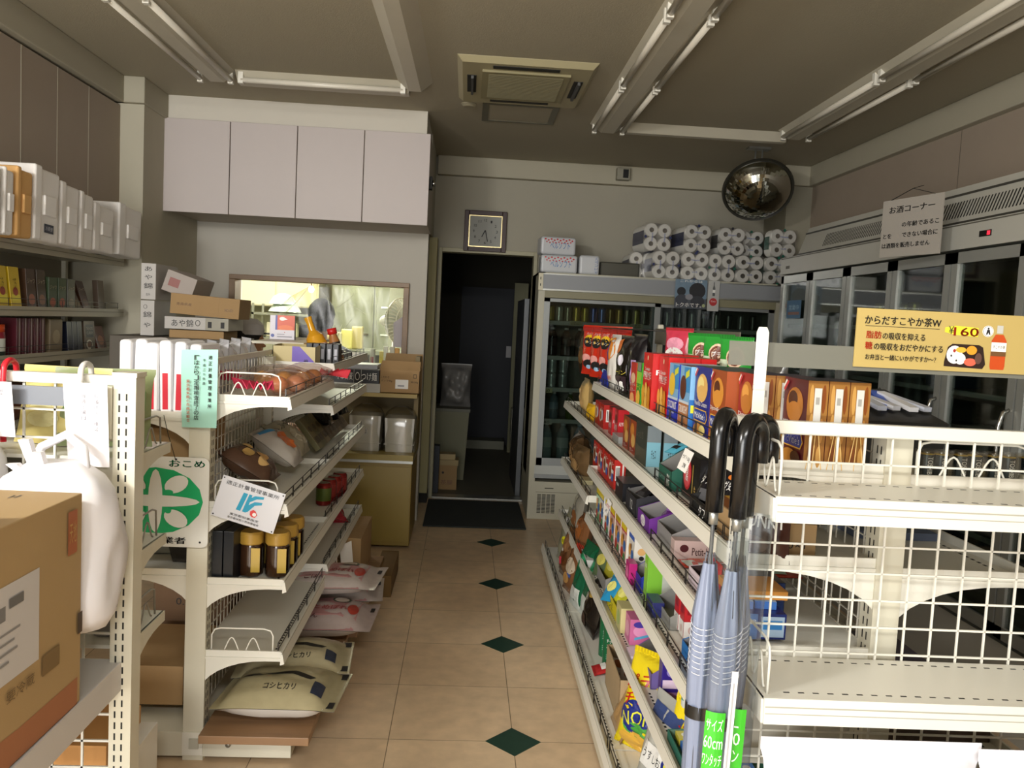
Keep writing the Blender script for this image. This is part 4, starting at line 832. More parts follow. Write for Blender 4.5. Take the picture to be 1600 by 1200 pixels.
for k in range(3): bag('candy_packet', ('blue and black candy pouch in the bright blue box, left', 'blue and black candy pouch in the bright blue box, middle', 'blue and black candy pouch in the bright blue box, right')[k], 'candy', .1, .12, .03, '1b2a4a', (GX(2.2, .05) + .05 * k, 2.2 - .05 * k, Z4 + .02), (R(-30), 0, RG + .3), [('r', .1, .5, .9, .8, C('3a80d0')), ('e', .5, .3, .2, .14, C('2060c0'))], 110 + k)
# ---------------------------------------------------------------- fifth snack shelf
t = thing('bread_tray', 'white tray of brown bread rolls on the fifth snack shelf', 'food tray', (GX(4.12, .09), 4.12, Z5), RG)
b = B(); b.hexa([(-.08, -.07, 0), (.08, -.07, 0), (.08, .07, 0), (-.08, .07, 0)], [(-.1, -.085, .045), (.1, -.085, .045), (.1, .085, .045), (-.1, .085, .045)], C('dcd8d4', .3)); b.build('tray', t)
b = B(); b.blob((-.03, 0, .06), (.05, .06, .035), mat('a06a3c', .5, var=.2)); b.blob((.04, .01, .06), (.045, .055, .03), mat('b5794a', .5, var=.2)); b.build('bread_roll', t)
tray('display_box', 'grey open display box with green and yellow pouches', 'display box', .28, .22, .06, '8f8c88', (GX(3.85, .03) + .12, 3.80, Z5), RG, None, hb=.12, inner='86837e')
for k, (c1, lab) in enumerate((('5a6a4a', 'dark green tea candy pouch in the grey box'), ('a8a030', 'olive yellow candy pouch in the grey box'), ('8a9a6a', 'pale green candy pouch in the grey box'), ('c85a5a', 'pink candy pouch at the left of the grey box'))):
    bag('candy_packet', lab, 'candy', .13, .14, .03, c1, (GX(3.8, .05) + .03 * k, 3.88 - .08 * k, Z5 + .01), (R(-20), .15 * (k - 1), RG + .4), [('e', .5, .55, .3, .2, C('c8c060'))], 120 + k)
tray('display_box', 'yellow open display box with blue candy packs', 'display box', .26, .18, .06, 'd8c81c', (GX(3.38, .02) + .1, 3.42, Z5), RG, [('t', 'グミ', .5, .5, .3, .6, INK)], hb=.10, inner='a8a030')
for k, (c1, lab) in enumerate((('2a90c0', 'blue twisted candy pack leaning out of the yellow box'), ('c8c830', 'lime candy pack in the yellow box'), ('3a3a4a', 'dark candy pack in the yellow box'), ('e0d850', 'yellow candy pack at the front of the yellow box'))):
    bag('candy_packet', lab, 'candy', .1, .13, .03, c1, (GX(3.35, .02) + .03 * k, 3.46 - .07 * k, Z5 + .03), (R(-40), .2 * (k - 1), RG + .5), [('e', .5, .5, .3, .2, C('e8e480'))], 130 + k)
carton('candy_box', 'pink candy box with a purple cartoon print', 'candy box', .10, .12, .10, 'd070a0', (GX(3.1, .04) + .06, 3.10, Z5), RG, [('e', .5, .5, .35, .3, C('e8a0c0'))], [('e', .4, .55, .3, .24, C('e89ac4')), ('e', .3, .8, .2, .12, C('4a3a9a')), ('p', [(.15, .2), (.8, .4), (.8, .5), (.15, .3)], C('5ab0d8')), ('e', .7, .7, .07, .06, INK)])
carton('candy_box', 'pastel yellow candy box beside the pink one', 'candy box', .1, .05, .10, 'd0c890', (GX(3.22, .02) + .03, 3.22, Z5), RG, [('e', .5, .5, .3, .3, C('a8c070'))])
carton('candy_box', 'flat white and magenta packet on the fifth shelf', 'candy box', .09, .16, .012, 'e8d8e0', (GX(2.95, .0) + .1, 2.96, Z5), RG, topcol='e4d6de')
for k in range(2): tray('display_box', ('grey rounded display box with purple edge, far one', 'grey rounded display box with purple edge, near one')[k], 'display box', .12, .2, .05, '6a5a9a', (GX(2.84, .04) + .1, 2.86 - .13 * k, Z5), RG, None, hb=.13, inner='6f6c68')
carton('cracker_box', 'tall violet wafer carton standing on the fifth shelf', 'candy box', .045, .075, .155, '2e1f80', (GX(2.62, .04) + .05, 2.60, Z5), RG, None, [('t', 'ミルク', .5, .88, .6, .06, Wt), ('e', .5, .65, .3, .12, C('8a80c8')), ('r', .05, .3, .95, .48, C('d8c8e0')), ('r', .1, .04, .9, .22, C('8a6a9a'))])
carton('cracker_box', 'orange wafer carton beside the violet one', 'candy box', .045, .06, .13, 'd8681c', (GX(2.56, .1) + .04, 2.54, Z5), RG, None, [('t', 'キャロット', .5, .6, .7, .3, C('f0a050'), 1.57)])
for k in range(6):
    x = GX(2.4, .10) + .045 * (k % 3); y = 2.43 - .06 * (k // 3)
    o = bottle(.02, .13, '1f8a7a', 'b8bcb8', 'c0c4c0', 'small green candy bottle with silver top, ' + ('front left', 'front middle', 'front right', 'rear left', 'rear middle', 'rear right')[k] + ' of the group', (x, y, Z5), 'green candy bottles on the fifth shelf', 'candy_bottle', 12)
tray('display_box', 'green edged flat display tray of small yellow and blue packs', 'display box', .24, .26, .03, '2a6a5a', (GX(2.2, .02) + .13, 2.22, Z5), RG, None, hb=.035, inner='5a7a6a')
for k in range(12):
    carton('gum_packet', 'small ' + ('yellow', 'blue', 'yellow', 'red')[(k + k // 4) % 4] + ' cartoon gum pack in the green edged tray', 'gum', .05, .045, .022, ('d0c040', '3a70c0', 'd8cc60', 'c03030')[(k + k // 4) % 4], (GX(2.2, .03) + .035 + .062 * (k // 4), 2.31 - .058 * (k % 4), Z5 + .006), RG, topcol=('d8cc60', '4a80c8', 'd8cc60', 'c83a3a')[(k + k // 4) % 4], top=[('e', .5, .5, .25, .25, Wt)], group='small gum packs of one colour in the tray ' + ('y', 'b', 'y', 'r')[(k + k // 4) % 4])
tray('display_box', 'red open candy box at the near end of the fifth shelf', 'display box', .16, .2, .04, 'b83a3a', (GX(1.97, .02) + .1, 1.97, Z5), RG, None, hb=.05, inner='a03030')
# ---------------------------------------------------------------- base shelf of the snack gondola
bx = lambda y, d: .545 + (y - 1.75) * .0087 + d
bag('bean_bag', 'clear bag of nuts with a round yellow sticker, farthest on the bottom shelf', 'snack bag', .24, .32, .07, mat('8d8a72', .15), (bx(4.9, .07), 4.92, Z0), (R(-12), 0, RG + .2), [('r', .3, .6, .6, .85, C('d8d4cc')), ('t', '柿の種', .45, .72, .24, .12, INK), ('e', .62, .42, .12, .08, C('d8d020')), ('t', '徳用', .62, .42, .14, .06, INK)], 141)
bag('bean_bag', 'clear bag of brown rice crackers with a pink sticker', 'snack bag', .22, .28, .08, mat('6a4a30', .2), (bx(4.6, .05), 4.62, Z0), (R(-12), 0, RG + .2), [('e', .5, .7, .35, .2, C('8a6240')), ('e', .35, .3, .14, .08, C('c84050')), ('r', .3, .5, .45, .56, Wt), ('e', .6, .4, .2, .15, C('5a3418'))], 142)
bag('snack_bag', 'brown and red rice cracker bag on the bottom shelf', 'snack bag', .2, .28, .06, mat('7a5234', .22), (bx(4.32, .04), 4.36, Z0), (R(-14), 0, RG + .2), [('p', [(.2, .95), (.9, .7), (.9, .95)], C('c8361c')), ('e', .5, .5, .35, .16, C('c8b8a0')), ('r', .5, .3, .75, .36, C('3a5aa0')), ('e', .4, .25, .25, .1, C('b88a50'))], 143)
GB = [('r', 0, .55, 1, 1, C('125a38')), ('r', 0, .0, 1, .3, C('c8ccc4')), ('e', .5, .7, .3, .12, C('2a8a5a'))]
bag('snack_bag', 'tall dark green and silver snack bag on the bottom shelf, far one', 'snack bag', .19, .34, .07, '1a5a3c', (bx(4.14, .05), 4.12, Z0), (R(-14), 0, RG + .2), GB, 144, 'dark green snack bags')
bag('snack_bag', 'tall dark green and silver snack bag on the bottom shelf, near one', 'snack bag', .19, .34, .06, '1a5a3c', (bx(3.98, .08), 3.97, Z0), (R(-14), 0, RG + .2), GB, 145, 'dark green snack bags')
bag('snack_bag', 'black snack bag with dark crackers slumped on the bottom shelf', 'snack bag', .2, .26, .09, mat('1d1814', .18), (bx(3.78, .07), 3.78, Z0), (R(-14), 0, RG + .1), [('e', .6, .75, .2, .1, C('a8883a')), ('t', '黒', .3, .6, .3, .14, C('b8b0a0')), ('e', .4, .2, .3, .14, C('3a2a22'))], 146)
bag('snack_bag', 'red cup-like snack bag behind the black one', 'snack bag', .12, .2, .05, 'b82a20', (bx(3.66, .16), 3.62, Z0), RG, None, 147)
for k in range(3):
    b = B(); b.lathe([(0, 0), (.04, 0), (.04, .17), (.041, .175, mat('16352a', .3)), (.041, .19, mat('16352a', .3)), (.036, .192, mat('16352a', .3)), (0, .188, mat('16352a', .3))], mat('15603a', .3), n=24)
    x, y = bx(3.5, .12 + .086 * (k % 2)), 3.52 - .1 * (k // 2)
    o = tag(b.build('chip_canister', None, (x, y, Z0)), ('green potato chip canister with white lettering, front left', 'green potato chip canister behind the first', 'green potato chip canister, nearest the camera')[k], 'snack canister', 'green chip canisters')
    q = B(); q.design([('t', 'チップ', .5, .66, .8, .12, Wt), ('t', 'スター', .5, .5, .8, .12, Wt), ('r', .1, .1, .9, .12, C('a8c8b0')), ('r', .1, .16, .9, .18, C('a8c8b0')), ('r', .1, .22, .9, .24, C('a8c8b0'))], lambda u, v, o: ((.0406 + o) * math.cos(-1.95 + 1.1 * (u - .5)), (.0406 + o) * math.sin(-1.95 + 1.1 * (u - .5)), .02 + .14 * v)); q.build('printed_name', o)
t = thing('cardboard_box', 'open cardboard box of small white candy packets on the bottom snack shelf', 'box', (bx(3.06, .2), 3.06, Z0), R(-2))
b = B(); CI = mat('a8906c', .85, var=.05); w, d, h = .28, .34, .16
b.box(-w / 2, -d / 2, 0, w / 2, d / 2, .004, CI)
for a in ((-w / 2, -d / 2, -w / 2 + .004, d / 2), (w / 2 - .004, -d / 2, w / 2, d / 2), (-w / 2, -d / 2, w / 2, -d / 2 + .004), (-w / 2, d / 2 - .004, w / 2, d / 2)): b.box(a[0], a[1], 0, a[2], a[3], h, CI)
b.box(-.05, -d / 2 - .001, .0, .05, -d / 2, h, mat('9a7f58', .5)); b.build('body', t)
for k in range(9):
    bag('candy_packet', 'white and brown candy packet heaped in the cardboard box', 'candy', .1, .14, .02, 'd8d2cc', (bx(3.06, .13) + .055 * (k % 3), 2.96 + .09 * (k // 3), Z0 + .02 + .02 * (k % 3)), (R(-50 + 9 * (k % 3)), .1 * (k - 4), R(-60 + 13 * k)), [('e', .4, .7, .25, .14, C('a05a2c')), ('t', 'チョコ', .5, .35, .7, .14, C('8c2020')), ('r', 0, .05, 1, .14, C('2a2624'))], 150 + k, 'white candy packets heaped in the box')
PC = [('p', [(.02, .62), (.98, .78), (.98, .97), (.02, .95)], C('e8d020')), ('b', 'ポテト', .45, .72, .8, .15, C('b8201c'), .2), ('b', 'チップス', .5, .56, .8, .13, C('b8201c'), .2), ('e', .42, .34, .36, .17, C('1c2a7a')), ('t', 'NORI', .42, .34, .6, .14, C('d8d83a'), .2), ('e', .5, .22, .34, .07, C('4a9a40')), ('e', .5, .1, .4, .1, C('d8a840'))]
o = bag('potato_chip_bag', 'big yellow potato chip bag with red lettering, far one at the bottom right', 'chip bag', .26, .33, .11, 'e0c818', (bx(2.66, .11), 2.68, Z0), (R(-16), 0, R(-50)), PC, 161, 'yellow potato chip bags', crimp='c8b010')
dup(o, (bx(2.5, .24), 2.58, Z0), (R(-12), 0, R(-38)), 'big yellow potato chip bag with red lettering, behind the first')
dup(o, (bx(2.3, .16), 2.32, Z0), (R(-20), .1, R(-40)), 'big yellow potato chip bag nearest the camera, only its top in view')
bag('snack_bag', 'grey and white snack bag tucked between the yellow chip bags', 'snack bag', .2, .3, .06, 'a8a8a0', (bx(2.42, .08), 2.44, Z0), (R(-14), 0, R(-72)), [('r', .1, .6, .9, .9, C('3a4a7a')), ('r', .2, .25, .8, .5, C('dcdcd8')), ('t', 'うすしお', .5, .38, .5, .1, INK)], 164)
bag('snack_bag', 'red snack packet lying at the front of the bottom shelf', 'snack bag', .1, .12, .02, 'b82a2c', (bx(3.3, .03), 3.34, Z0 + .002), (R(-75), 0, RG), [('r', .2, .3, .8, .5, Wt)], 165)
bag('snack_bag', 'tan snack bag at the near end of the bottom shelf', 'snack bag', .2, .24, .06, mat('a88454', .3), (bx(2.75, .04), 2.84, Z0), (R(-30), 0, RG), None, 166)
# ---------------------------------------------------------------- things seen through the mesh
def bat(x, y, lab):
    t = thing('battery_pack', lab, 'battery pack', (x, y, 1.2285), 0, 'battery packs')
    for k in range(2):
        b = B(); X = -.017 + .034 * k
        b.lathe([(0, 0), (.0155, 0), (.016, .002), (.016, .038), (.016, .058, C('c8a830')), (.0155, .0595, C('c8a830')), (.005, .06, ALU), (.005, .063, ALU), (0, .063, ALU)], mat('1d2f38', .25, .4), c=(X, 0, 0), n=16)
        b.design([('t', 'TOSHIBA', .5, .5, .9, .5, Wt, 0), ], lambda u, v, o, X=X: (X + (.0162 + o) * math.sin((v - .5) * 1.4), -(.0162 + o) * math.cos((v - .5) * 1.4), .056 - u * .054 + 0)); b.build('battery', t)
    b = B(); b.box(-.036, -.018, 0, .036, .018, .068, PLAS); b.build('shrink_wrap', t); return t
xs_ = [1.085, 1.165, 1.245, 1.325]
for k, x in enumerate(xs_): bat(x, 1.84, ('battery pack on the right gondola side, leftmost', 'battery pack on the right gondola side, second from left', 'battery pack on the right gondola side, third from left', 'battery pack at the right edge of the picture')[k])
carton('carton_box', 'brown carton with a barcode label under the near top shelf', 'box', .17, .2, .075, CARD2, (.735, 1.93, Z2), R(-.5), [('r', .1, .2, .45, .55, INK), ('r', .12, .24, .43, .51, C('c8b490')), ('r', .14, .28, .41, .47, INK), ('t', '10×1', .7, .35, .3, .2, INK)])
for k in range(7): carton('chocolate_bar', 'yellow and brown chocolate bar standing on the brown carton, one of a row', 'chocolate bar', .022, .14, .025, '5a3418', (.665 + .024 * k, 1.93, Z2 + .076), R(-.5), [('r', 0, 0, 1, 1, C('b88a24'))], topcol='c89a2c', group='chocolate bars on the brown carton')
bag('chocolate_bag', 'dark chocolate bag with big white lettering by the near left post', 'snack bag', .14, .13, .05, '3a1c14', (.675, 1.80, Z2), (0, 0, R(-35)), [('b', 'CRUNKY', .5, .72, .9, .24, Wt), ('e', .75, .9, .2, .1, C('d8962c')), ('e', .4, .3, .3, .16, C('5a3a24'))], 171)
carton('gum_box', 'blue gum display box seen through the mesh below', 'box', .13, .1, .06, '1c2c70', (.70, 1.88, .842), R(-.5), [('r', 0, 0, .48, 1, C('5a80b8')), ('e', .2, .4, .16, .3, C('9ac8e8')), ('t', 'Ice', .35, .75, .2, .2, Wt), ('r', .54, .1, .96, .9, C('a8c0d8')), ('r', .58, .4, .92, .75, C('3a80c0'))])
for k in range(2): carton('gum_packet', ('ice blue gum pack on the blue display box, left', 'ice blue gum pack on the blue display box, right')[k], 'gum', .05, .08, .018, '3a6ab0', (.675 + .055 * k, 1.9, .903), R(-8), topcol='7aa8d8')
carton('candy_box', 'orange candy carton seen through the mesh above the blue gum box', 'candy box', .13, .12, .02, 'c8883a', (.715, 1.93, .922), R(-.5), topcol='d89a4a')
for k in range(2): bag('rice_cracker_bag', ('white plastic wrapped sack at the foot of the near mesh unit, left', 'white plastic wrapped sack at the foot of the near mesh unit, right')[k], 'sack', .42, .375, .26, mat('e4e2e6', .25), (.79 + .40 * k, 1.46 - .03 * k, .422), R(-1), [('t', '10kg', .1, .5, .08, .1, INK)], 175 + k, wr=.05)
t = thing('umbrella_bundle', 'bundle of clear vinyl umbrellas with black curved handles hung on the near post', 'umbrella', (.52, 1.52, .42), (R(2.5), R(-1), 0), None); t.name = 'umbrella_bundle'
bpy.data.objects.remove(t)
UB = clear('b8c0d0', .22, .6, .2, .9)
def umbrella(x, y, lab, tilt, handle=True, rot=0, z0=.40):
    t = thing('umbrella', lab, 'umbrella', (x, y, z0), (R(tilt[0]), R(tilt[1]), rot), 'clear vinyl umbrellas')
    b = B(); b.tube([(0, 0, 0), (0, 0, .80)], .004, mat('8a8d90', .3, .8), 8); b.build('shaft', t)
    if handle:
        P = [(0, 0, .80), (0, 0, .94)] + [(0 + .038 - .038 * math.cos(a), 0, .94 + .042 * math.sin(a)) for a in [i * math.pi / 10 for i in range(1, 10)]] + [(.076, 0, .93), (.075, 0, .90)]
        b = B(); b.tube(P, .017, mat('0c0c0d', .22), 12); b.build('handle', t); b = B(); b.cyl((0, 0, .775), (0, 0, .805), .009, ALU); b.build('collar', t)
    b = B(); n = 10; prof = [(0, .01), (.006, .02), (.016, .12), (.022, .3), (.026, .5), (.024, .6), (.012, .70)]
    rs = random.Random(int(x * 1000)); V = []; N = 28
    for r, z in prof:
        for k in range(N):
            a = 2 * math.pi * k / N; q = 1 + .18 * math.sin(a * 7 + z * 6); V.append((r * q * math.cos(a), r * q * math.sin(a), z))
    F = [(i * N + k, i * N + (k + 1) % N, (i + 1) * N + (k + 1) % N, (i + 1) * N + k) for i in range(len(prof) - 1) for k in range(N)]
    b.add(V, F, mat('858ea4', .3, alpha=.82), True); b.build('canopy', t)
    b = B()
    for k in range(8):
        a = 2 * math.pi * k / 8; b.tube([(.006 * math.cos(a), .006 * math.sin(a), .02), (.019 * math.cos(a), .019 * math.sin(a), .3), (.02 * math.cos(a), .02 * math.sin(a), .62), (.008 * math.cos(a), .008 * math.sin(a), .72)], .0011, mat('555860', .3, .7), 4)
    b.build('rib', t)['kind'] = 'stuff'
    b = B(); b.lathe([(.0275, .40), (.0275, .425)], BLACK, n=20); b.build('strap', t)
    b = B()
    for z in [.50 + .011 * i for i in range(9)]: b.tube([(.0275 * math.cos(a), .0275 * math.sin(a), z + .012 * math.cos(a)) for a in [2 * math.pi * i / 16 for i in range(16)]], .0009, mat('c8cad0', .3), 4, True)
    b.build('gathered_fold', t)
    return t
umbrella(.478, 1.53, 'clear vinyl umbrella with black handle, leftmost of the bunch', (0, 1.2), True, 1.0)
umbrella(.508, 1.50, 'clear vinyl umbrella with black handle, front one with green label', (0, 1.6), True, .8, .395)
umbrella(.535, 1.55, 'clear vinyl umbrella at the right of the bunch', (0, 2.0), True, .7, .39)
def sleeve(x, y, z0, z1, r, lab, tx, tilt):
    t = thing('umbrella_sleeve', lab, 'plastic sleeve', (x, y, z0), (0, R(tilt), 0), 'umbrella sleeves')
    b = B(); L = z1 - z0; N = 24; V = []
    for j in range(9):
        z = L * j / 8
        for k in range(N): a = 2 * math.pi * k / N; q = 1 + .04 * math.sin(3 * a + j); V.append((r * q * math.cos(a), r * q * math.sin(a) * .8, z))
    b.add(V, [(j * N + k, j * N + (k + 1) % N, (j + 1) * N + (k + 1) % N, (j + 1) * N + k) for j in range(8) for k in range(N)], clear('eef2f4', .05, .42, .22, .97), True); b.build('film', t)
    b = B(); ops = [('r', 0, 0, 1, 1, mat('3fae2a', .35))] + [('t', s, .5, .8 - .28 * i, min(.9, .2 * len(s) + .2), .2, Wt) for i, s in enumerate(tx)]
    zc = .33; f = lambda u, v, o: ((r + .002 + o) * math.sin((u - .5) * 1.2 + (-.35)), -(r * .82 + .002 + o) * math.cos((u - .5) * 1.2 - .35), zc - .035 + .12 * v)
    b.design(ops, f); b.build('green_label', t)
    b = B(); b.design([('e', .4, -.35, .5, .28, mat('3fae2a', .35))], f); b.build('green_sticker', t)
    return t
sleeve(.497, 1.50, .42, 1.16, .030, 'clear plastic sleeve with green size label round the left umbrella', ('サイズ', '60cm', 'ワンタッチ'), 1.2)
sleeve(.540, 1.52, .42, 1.20, .034, 'clear plastic sleeve with green label round the right umbrella', ('L', '60', 'ワン'), 1.4)
b = B(); b.design([('r', 0, 0, 1, 1, Wt), ('r', .3, .1, .6, .9, C('a8a8a8'))], lambda u, v, o: (.012 * (u - .5), -o, .22 * v))
tag(b.build('barcode_strip', None, (.517, 1.462, .70), (0, R(1.3), 0)), 'narrow white barcode strip on the umbrella sleeves', 'label')
carton('magazine_pile', 'flat bluish grey sheets on the right gondola side behind the mesh', 'papers', .22, .7, .02, mat('5a6478', .5), (1.16, 2.45, 1.0185), R(-.5), topcol='4a5a7a')
carton('pet_mat', 'dark patterned mat pack low on the right gondola side', 'mat', .26, .5, .08, mat('5a4a40', .8, var=.4, scale=40), (1.16, 2.1, .5985), R(-.5), topcol='4a4048')
t = thing('stationery_tray', 'black tray of white and blue card packs on the right gondola side', 'tray', (1.10, 2.20, 1.2285), R(-.5)); b = B(); b.hexa([(-.12, -.16, 0), (.12, -.16, 0), (.12, .16, 0), (-.12, .16, 0)], [(-.13, -.17, .11), (.13, -.17, .11), (.13, .17, .17), (-.13, .17, .17)], mat('2a2a28', .5)); b.build('tray', t)
for k in range(8): b = B(); b.xf = Matrix.Translation((-.10 + .028 * k, -.02 + .02 * (k % 3), .145)) @ Matrix.Rotation(.3 * math.sin(k * 2.1), 4, 'Z') @ Matrix.Rotation(.15, 4, 'X'); b.box(-.012, -.09, 0, .012, .09, .012, C(('d8d8dc', '3a5ab8', 'e8e8ea', 'c8ccd8')[k % 4])); b.build('card_pack', t)
# header sign
t = thing('promo_sign', 'yellow tea promotion sign with lunch box picture above the near mesh unit', 'sign', (.60, 1.70, 0), R(-1.3))
b = B(); b.box(-.055, -.001, 1.475, .93, .001, 1.525, mat('77776c', .4, alpha=.8)); b.build('backing_strip', t)
b = B(); b.box(.206, -.006, 1.484, .60, -.003, 1.606, mat('b09a5a', .6)); sg = b.build('panel', t)
S = lambda u, v, o: (.206 + .374 * u, -.0062 - o, 1.487 + .118 * v)
b = B(); b.design([('b', 'からだすこやか茶W', .26, .81, .43, .155, INK), ('r', .05, .70, .47, .708, INK), ('b', '脂肪', .10, .55, .085, .13, C('b8341c')), ('b', 'の吸収を抑える', .27, .54, .24, .125, INK), ('b', '糖', .075, .36, .04, .13, C('b8341c')), ('b', 'の吸収をおだやかにする', .30, .35, .39, .125, INK), ('b', 'お弁当と一緒にいかがですか～？', .26, .16, .40, .10, INK)], S); b.build('lettering', sg)
b = B(); b.design([('p', [(.5, .66), (.56, .62), (.69, .60), (.69, .76), (.56, .78), (.5, .74)], C('e0d83a')), ('t', '¥', .535, .70, .03, .14, INK), ('b', '160', .62, .68, .14, .15, C('8c1c10'), .0)], S); b.build('price_tag', sg)
b = B(); b.design([('e', .745, .71, .032, .1, Wt), ('e', .745, .71, .029, .09, INK), ('e', .745, .71, .027, .083, Wt), ('e', .745, .76, .006, .018, INK), ('p', [(.738, .74), (.752, .74), (.758, .65), (.75, .65), (.745, .69), (.74, .65), (.732, .65)], INK)], S); b.build('round_mark', sg)
b = B(); b.design([('p', [(.51, .06), (.73, .04), (.745, .12), (.725, .42), (.70, .46), (.55, .46), (.525, .40), (.51, .14)], C('2a1c18')), ('e', .565, .27, .045, .16, Wt), ('e', .6, .2, .03, .1, Wt), ('e', .6, .36, .03, .05, C('d8a83a')), ('e', .66, .36, .03, .08, C('d8922c')), ('e', .655, .15, .035, .07, C('d0604a')), ('e', .70, .22, .02, .1, C('5a4038')), ('e', .545, .25, .005, .02, INK), ('e', .575, .17, .005, .02, INK), ('e', .56, .34, .008, .03, C('a0342c'))], S); b.build('lunch_box_picture', sg)
b = B(); b.design([('p', [(.775, .04), (.85, .04), (.855, .1), (.855, .55), (.835, .66), (.79, .66), (.77, .55), (.77, .1)], C('b8481c')), ('r', .795, .68, .83, .82, C('b8b8b0')), ('r', .77, .36, .855, .52, Wt), ('r', .77, .28, .855, .36, C('6a4a2c')), ('t', 'すこやか茶', .812, .44, .07, .06, INK)], S); b.build('tea_bottle_picture', sg)
# hanging liquor sign on freezer
t = thing('hanging_sign', 'white notice board about alcohol sales hanging in front of the freezer', 'sign', (2.03, 3.80, 1.94), R(-74))
b = B(); b.box(-.18, 0, 0, .18, .006, .27, mat('a09a90', .6)); b.build('board', t)
b = B(); b.tube([(-.13, .0, .27), (0, .0, .31), (.13, .0, .27)], .002, DARK, 4); b.tube([(0, .0, .31), (.0, .06, .33)], .002, DARK, 4); b.build('string', t)
b = B(); b.design([('b', 'お酒コーナー', .5, .82, .75, .12, INK), ('b', 'の年齢であるこ', .66, .55, .6, .09, INK), ('b', 'とを　　できない場合に', .5, .37, .9, .09, INK), ('b', 'は酒類を販売しません', .44, .20, .8, .09, INK)], lambda u, v, o: (-.18 + .36 * u, -o, .27 * v)); b.build('lettering', t)
# ================================================================ KITCHEN BEHIND THE SERVING WINDOW
KW = mat('cfccba', .6, var=.04, scale=3); STEEL = mat('9a9c8c', .35, .6, var=.1, scale=4)
b = B(); b.box(-2.6, 7.23, -.1, 2.9, 10.6, 0, mat('6d6a5c', .6, var=.1)); b.build('floor_back', kind='structure')
b = B(); b.box(-2.45, 8.9, 0, -.45, 9.0, 2.6, mat('a8a88c', .5, var=.05)); b.box(-2.6, 6.39, 0, -2.45, 9.0, 2.6, KW); b.box(-.45, 7.0, 0, -.38, 9.0, 2.6, KW); b.build('wall_kitchen', kind='structure')
b = B(); b.box(-2.6, 6.39, 2.6, -.335, 9.0, 2.7, KW); b.build('ceiling_kitchen', kind='structure')
t = thing('kitchen_lamp', 'bright fluorescent batten over the kitchen seen through the serving window', 'lamp', (-1.0, 7.6, 1.93))
b = B(); b.box(-.45, -.05, .02, .45, .05, .07, WHITE); b.build('housing', t)
b = B(); b.cyl((-.43, 0, 0), (.43, 0, 0), .016, mat('fffbe0', emit=9), 10); b.build('tube', t)
area('kitchen_tube_light', (-1.0, 7.55, 1.88), (-1.1, 7.5, 0), .9, .12, 9, (1, .98, .90))
area('kitchen_ceiling_light', (-2.0, 7.3, 2.5), (-2.0, 7.5, 0), .6, .5, 17, (1, .985, .90))
t = thing('light_bulb', 'small glowing orange bulb in the kitchen behind the plastic sheet', 'lamp', (-1.52, 8.2, 1.76))
b = B(); b.blob((0, 0, 0), (.03, .03, .035), mat('ffb070', emit=18)); b.build('bulb', t); b = B(); b.cyl((0, 0, .03), (0, 0, .8), .006, DARK); b.build('cord', t)
b = B(); b.box(-2.44, 6.9, 0, -1.95, 7.35, 2.2, mat('e8e6d4', .45)); tag(b.build('kitchen_cupboard', bevel=.004), 'tall white kitchen cupboard at the left of the serving window', 'cupboard')
t = thing('wall_cupboard', 'cream wall cupboard in the kitchen with a fluted front', 'cupboard', (-1.75, 8.7, 1.58))
b = B(); b.box(-.6, -.2, 0, .25, .2, .32, mat('dcd6b0', .5)); b.build('body', t)
b = B(); b.box(-.58, -.21, .01, -.18, -.2, .31, mat('e2dcb8', .5)); b.build('door', t); b = B(); b.box(-.16, -.21, .01, .23, -.2, .31, mat('e2dcb8', .5)); b.build('door', t)
for k, (x, z, r) in enumerate(((-1.72, 1.60, .13), (-1.7, 1.53, .15))):
    b = B(); b.lathe([(r, .0), (r * .95, .015), (r * .7, .07), (r * .3, .1), (0, .105)], mat('c8d8c8', .3, .3), n=24); tag(b.build('mixing_bowl', None, (x, 7.9, z)), ('upper upturned steel bowl stacked in the kitchen', 'lower upturned steel bowl stacked in the kitchen')[k], 'bowl', 'upturned bowls')
t = thing('kitchen_shelf', 'metal shelf in the kitchen under the upturned bowls', 'shelf', (-1.62, 7.95, 0))
for z in (1.515, 1.30, .9):
    b = B(); b.box(-.35, -.2, z - .02, .32, .2, z, STEEL); b.build('shelf_board', t)
for x in (-.34, .31):
    for y in (-.19, .19): b = B(); b.box(x - .01, y - .01, 0, x + .01, y + .01, 1.6, STEEL); b.build('leg', t)
b = B(); b.box(-.14, -.12, 0, .14, .12, .13, mat('c9c4a4', .5)); tag(b.build('storage_bin', None, (-1.70, 7.9, 1.30), bevel=.01), 'cream storage tub on the lower kitchen shelf', 'tub')
bottle(.025, .16, '6aa8c0', '3a70a0', None, 'small blue squeeze bottle on the kitchen shelf edge', (-1.60, 7.78, 1.30), None, 'squeeze_bottle')
b = B(); b.box(-.14, -.1, 0, .14, .1, .12, BLACK); tag(b.build('cooking_pot', None, (-1.42, 7.95, 1.30), bevel=.03), 'black pan on the kitchen shelf right of the tub', 'pan')
for k in range(4):
    b = B(); b.box(-.05, -.05, 0, .05, .05, .12 + .03 * k, mat(('b8a468', 'a8a07a', 'cfc67a', 'a89a60')[k], .5)); tag(b.build('condiment_jar', None, (-1.28 + .09 * k, 7.7 + .04 * k, 1.22), bevel=.012), ('short tan kitchen jar, leftmost behind the sheet', 'grey green kitchen jar behind the sheet', 'pale yellow kitchen jar behind the sheet', 'tall brown kitchen jar behind the head')[k], 'jar')
t = thing('kitchen_table', 'steel work table in the kitchen', 'table', (-1.2, 7.8, 0)); b = B(); b.box(-.08, -.2, 1.18, .7, .5, 1.215, STEEL); b.build('top', t)
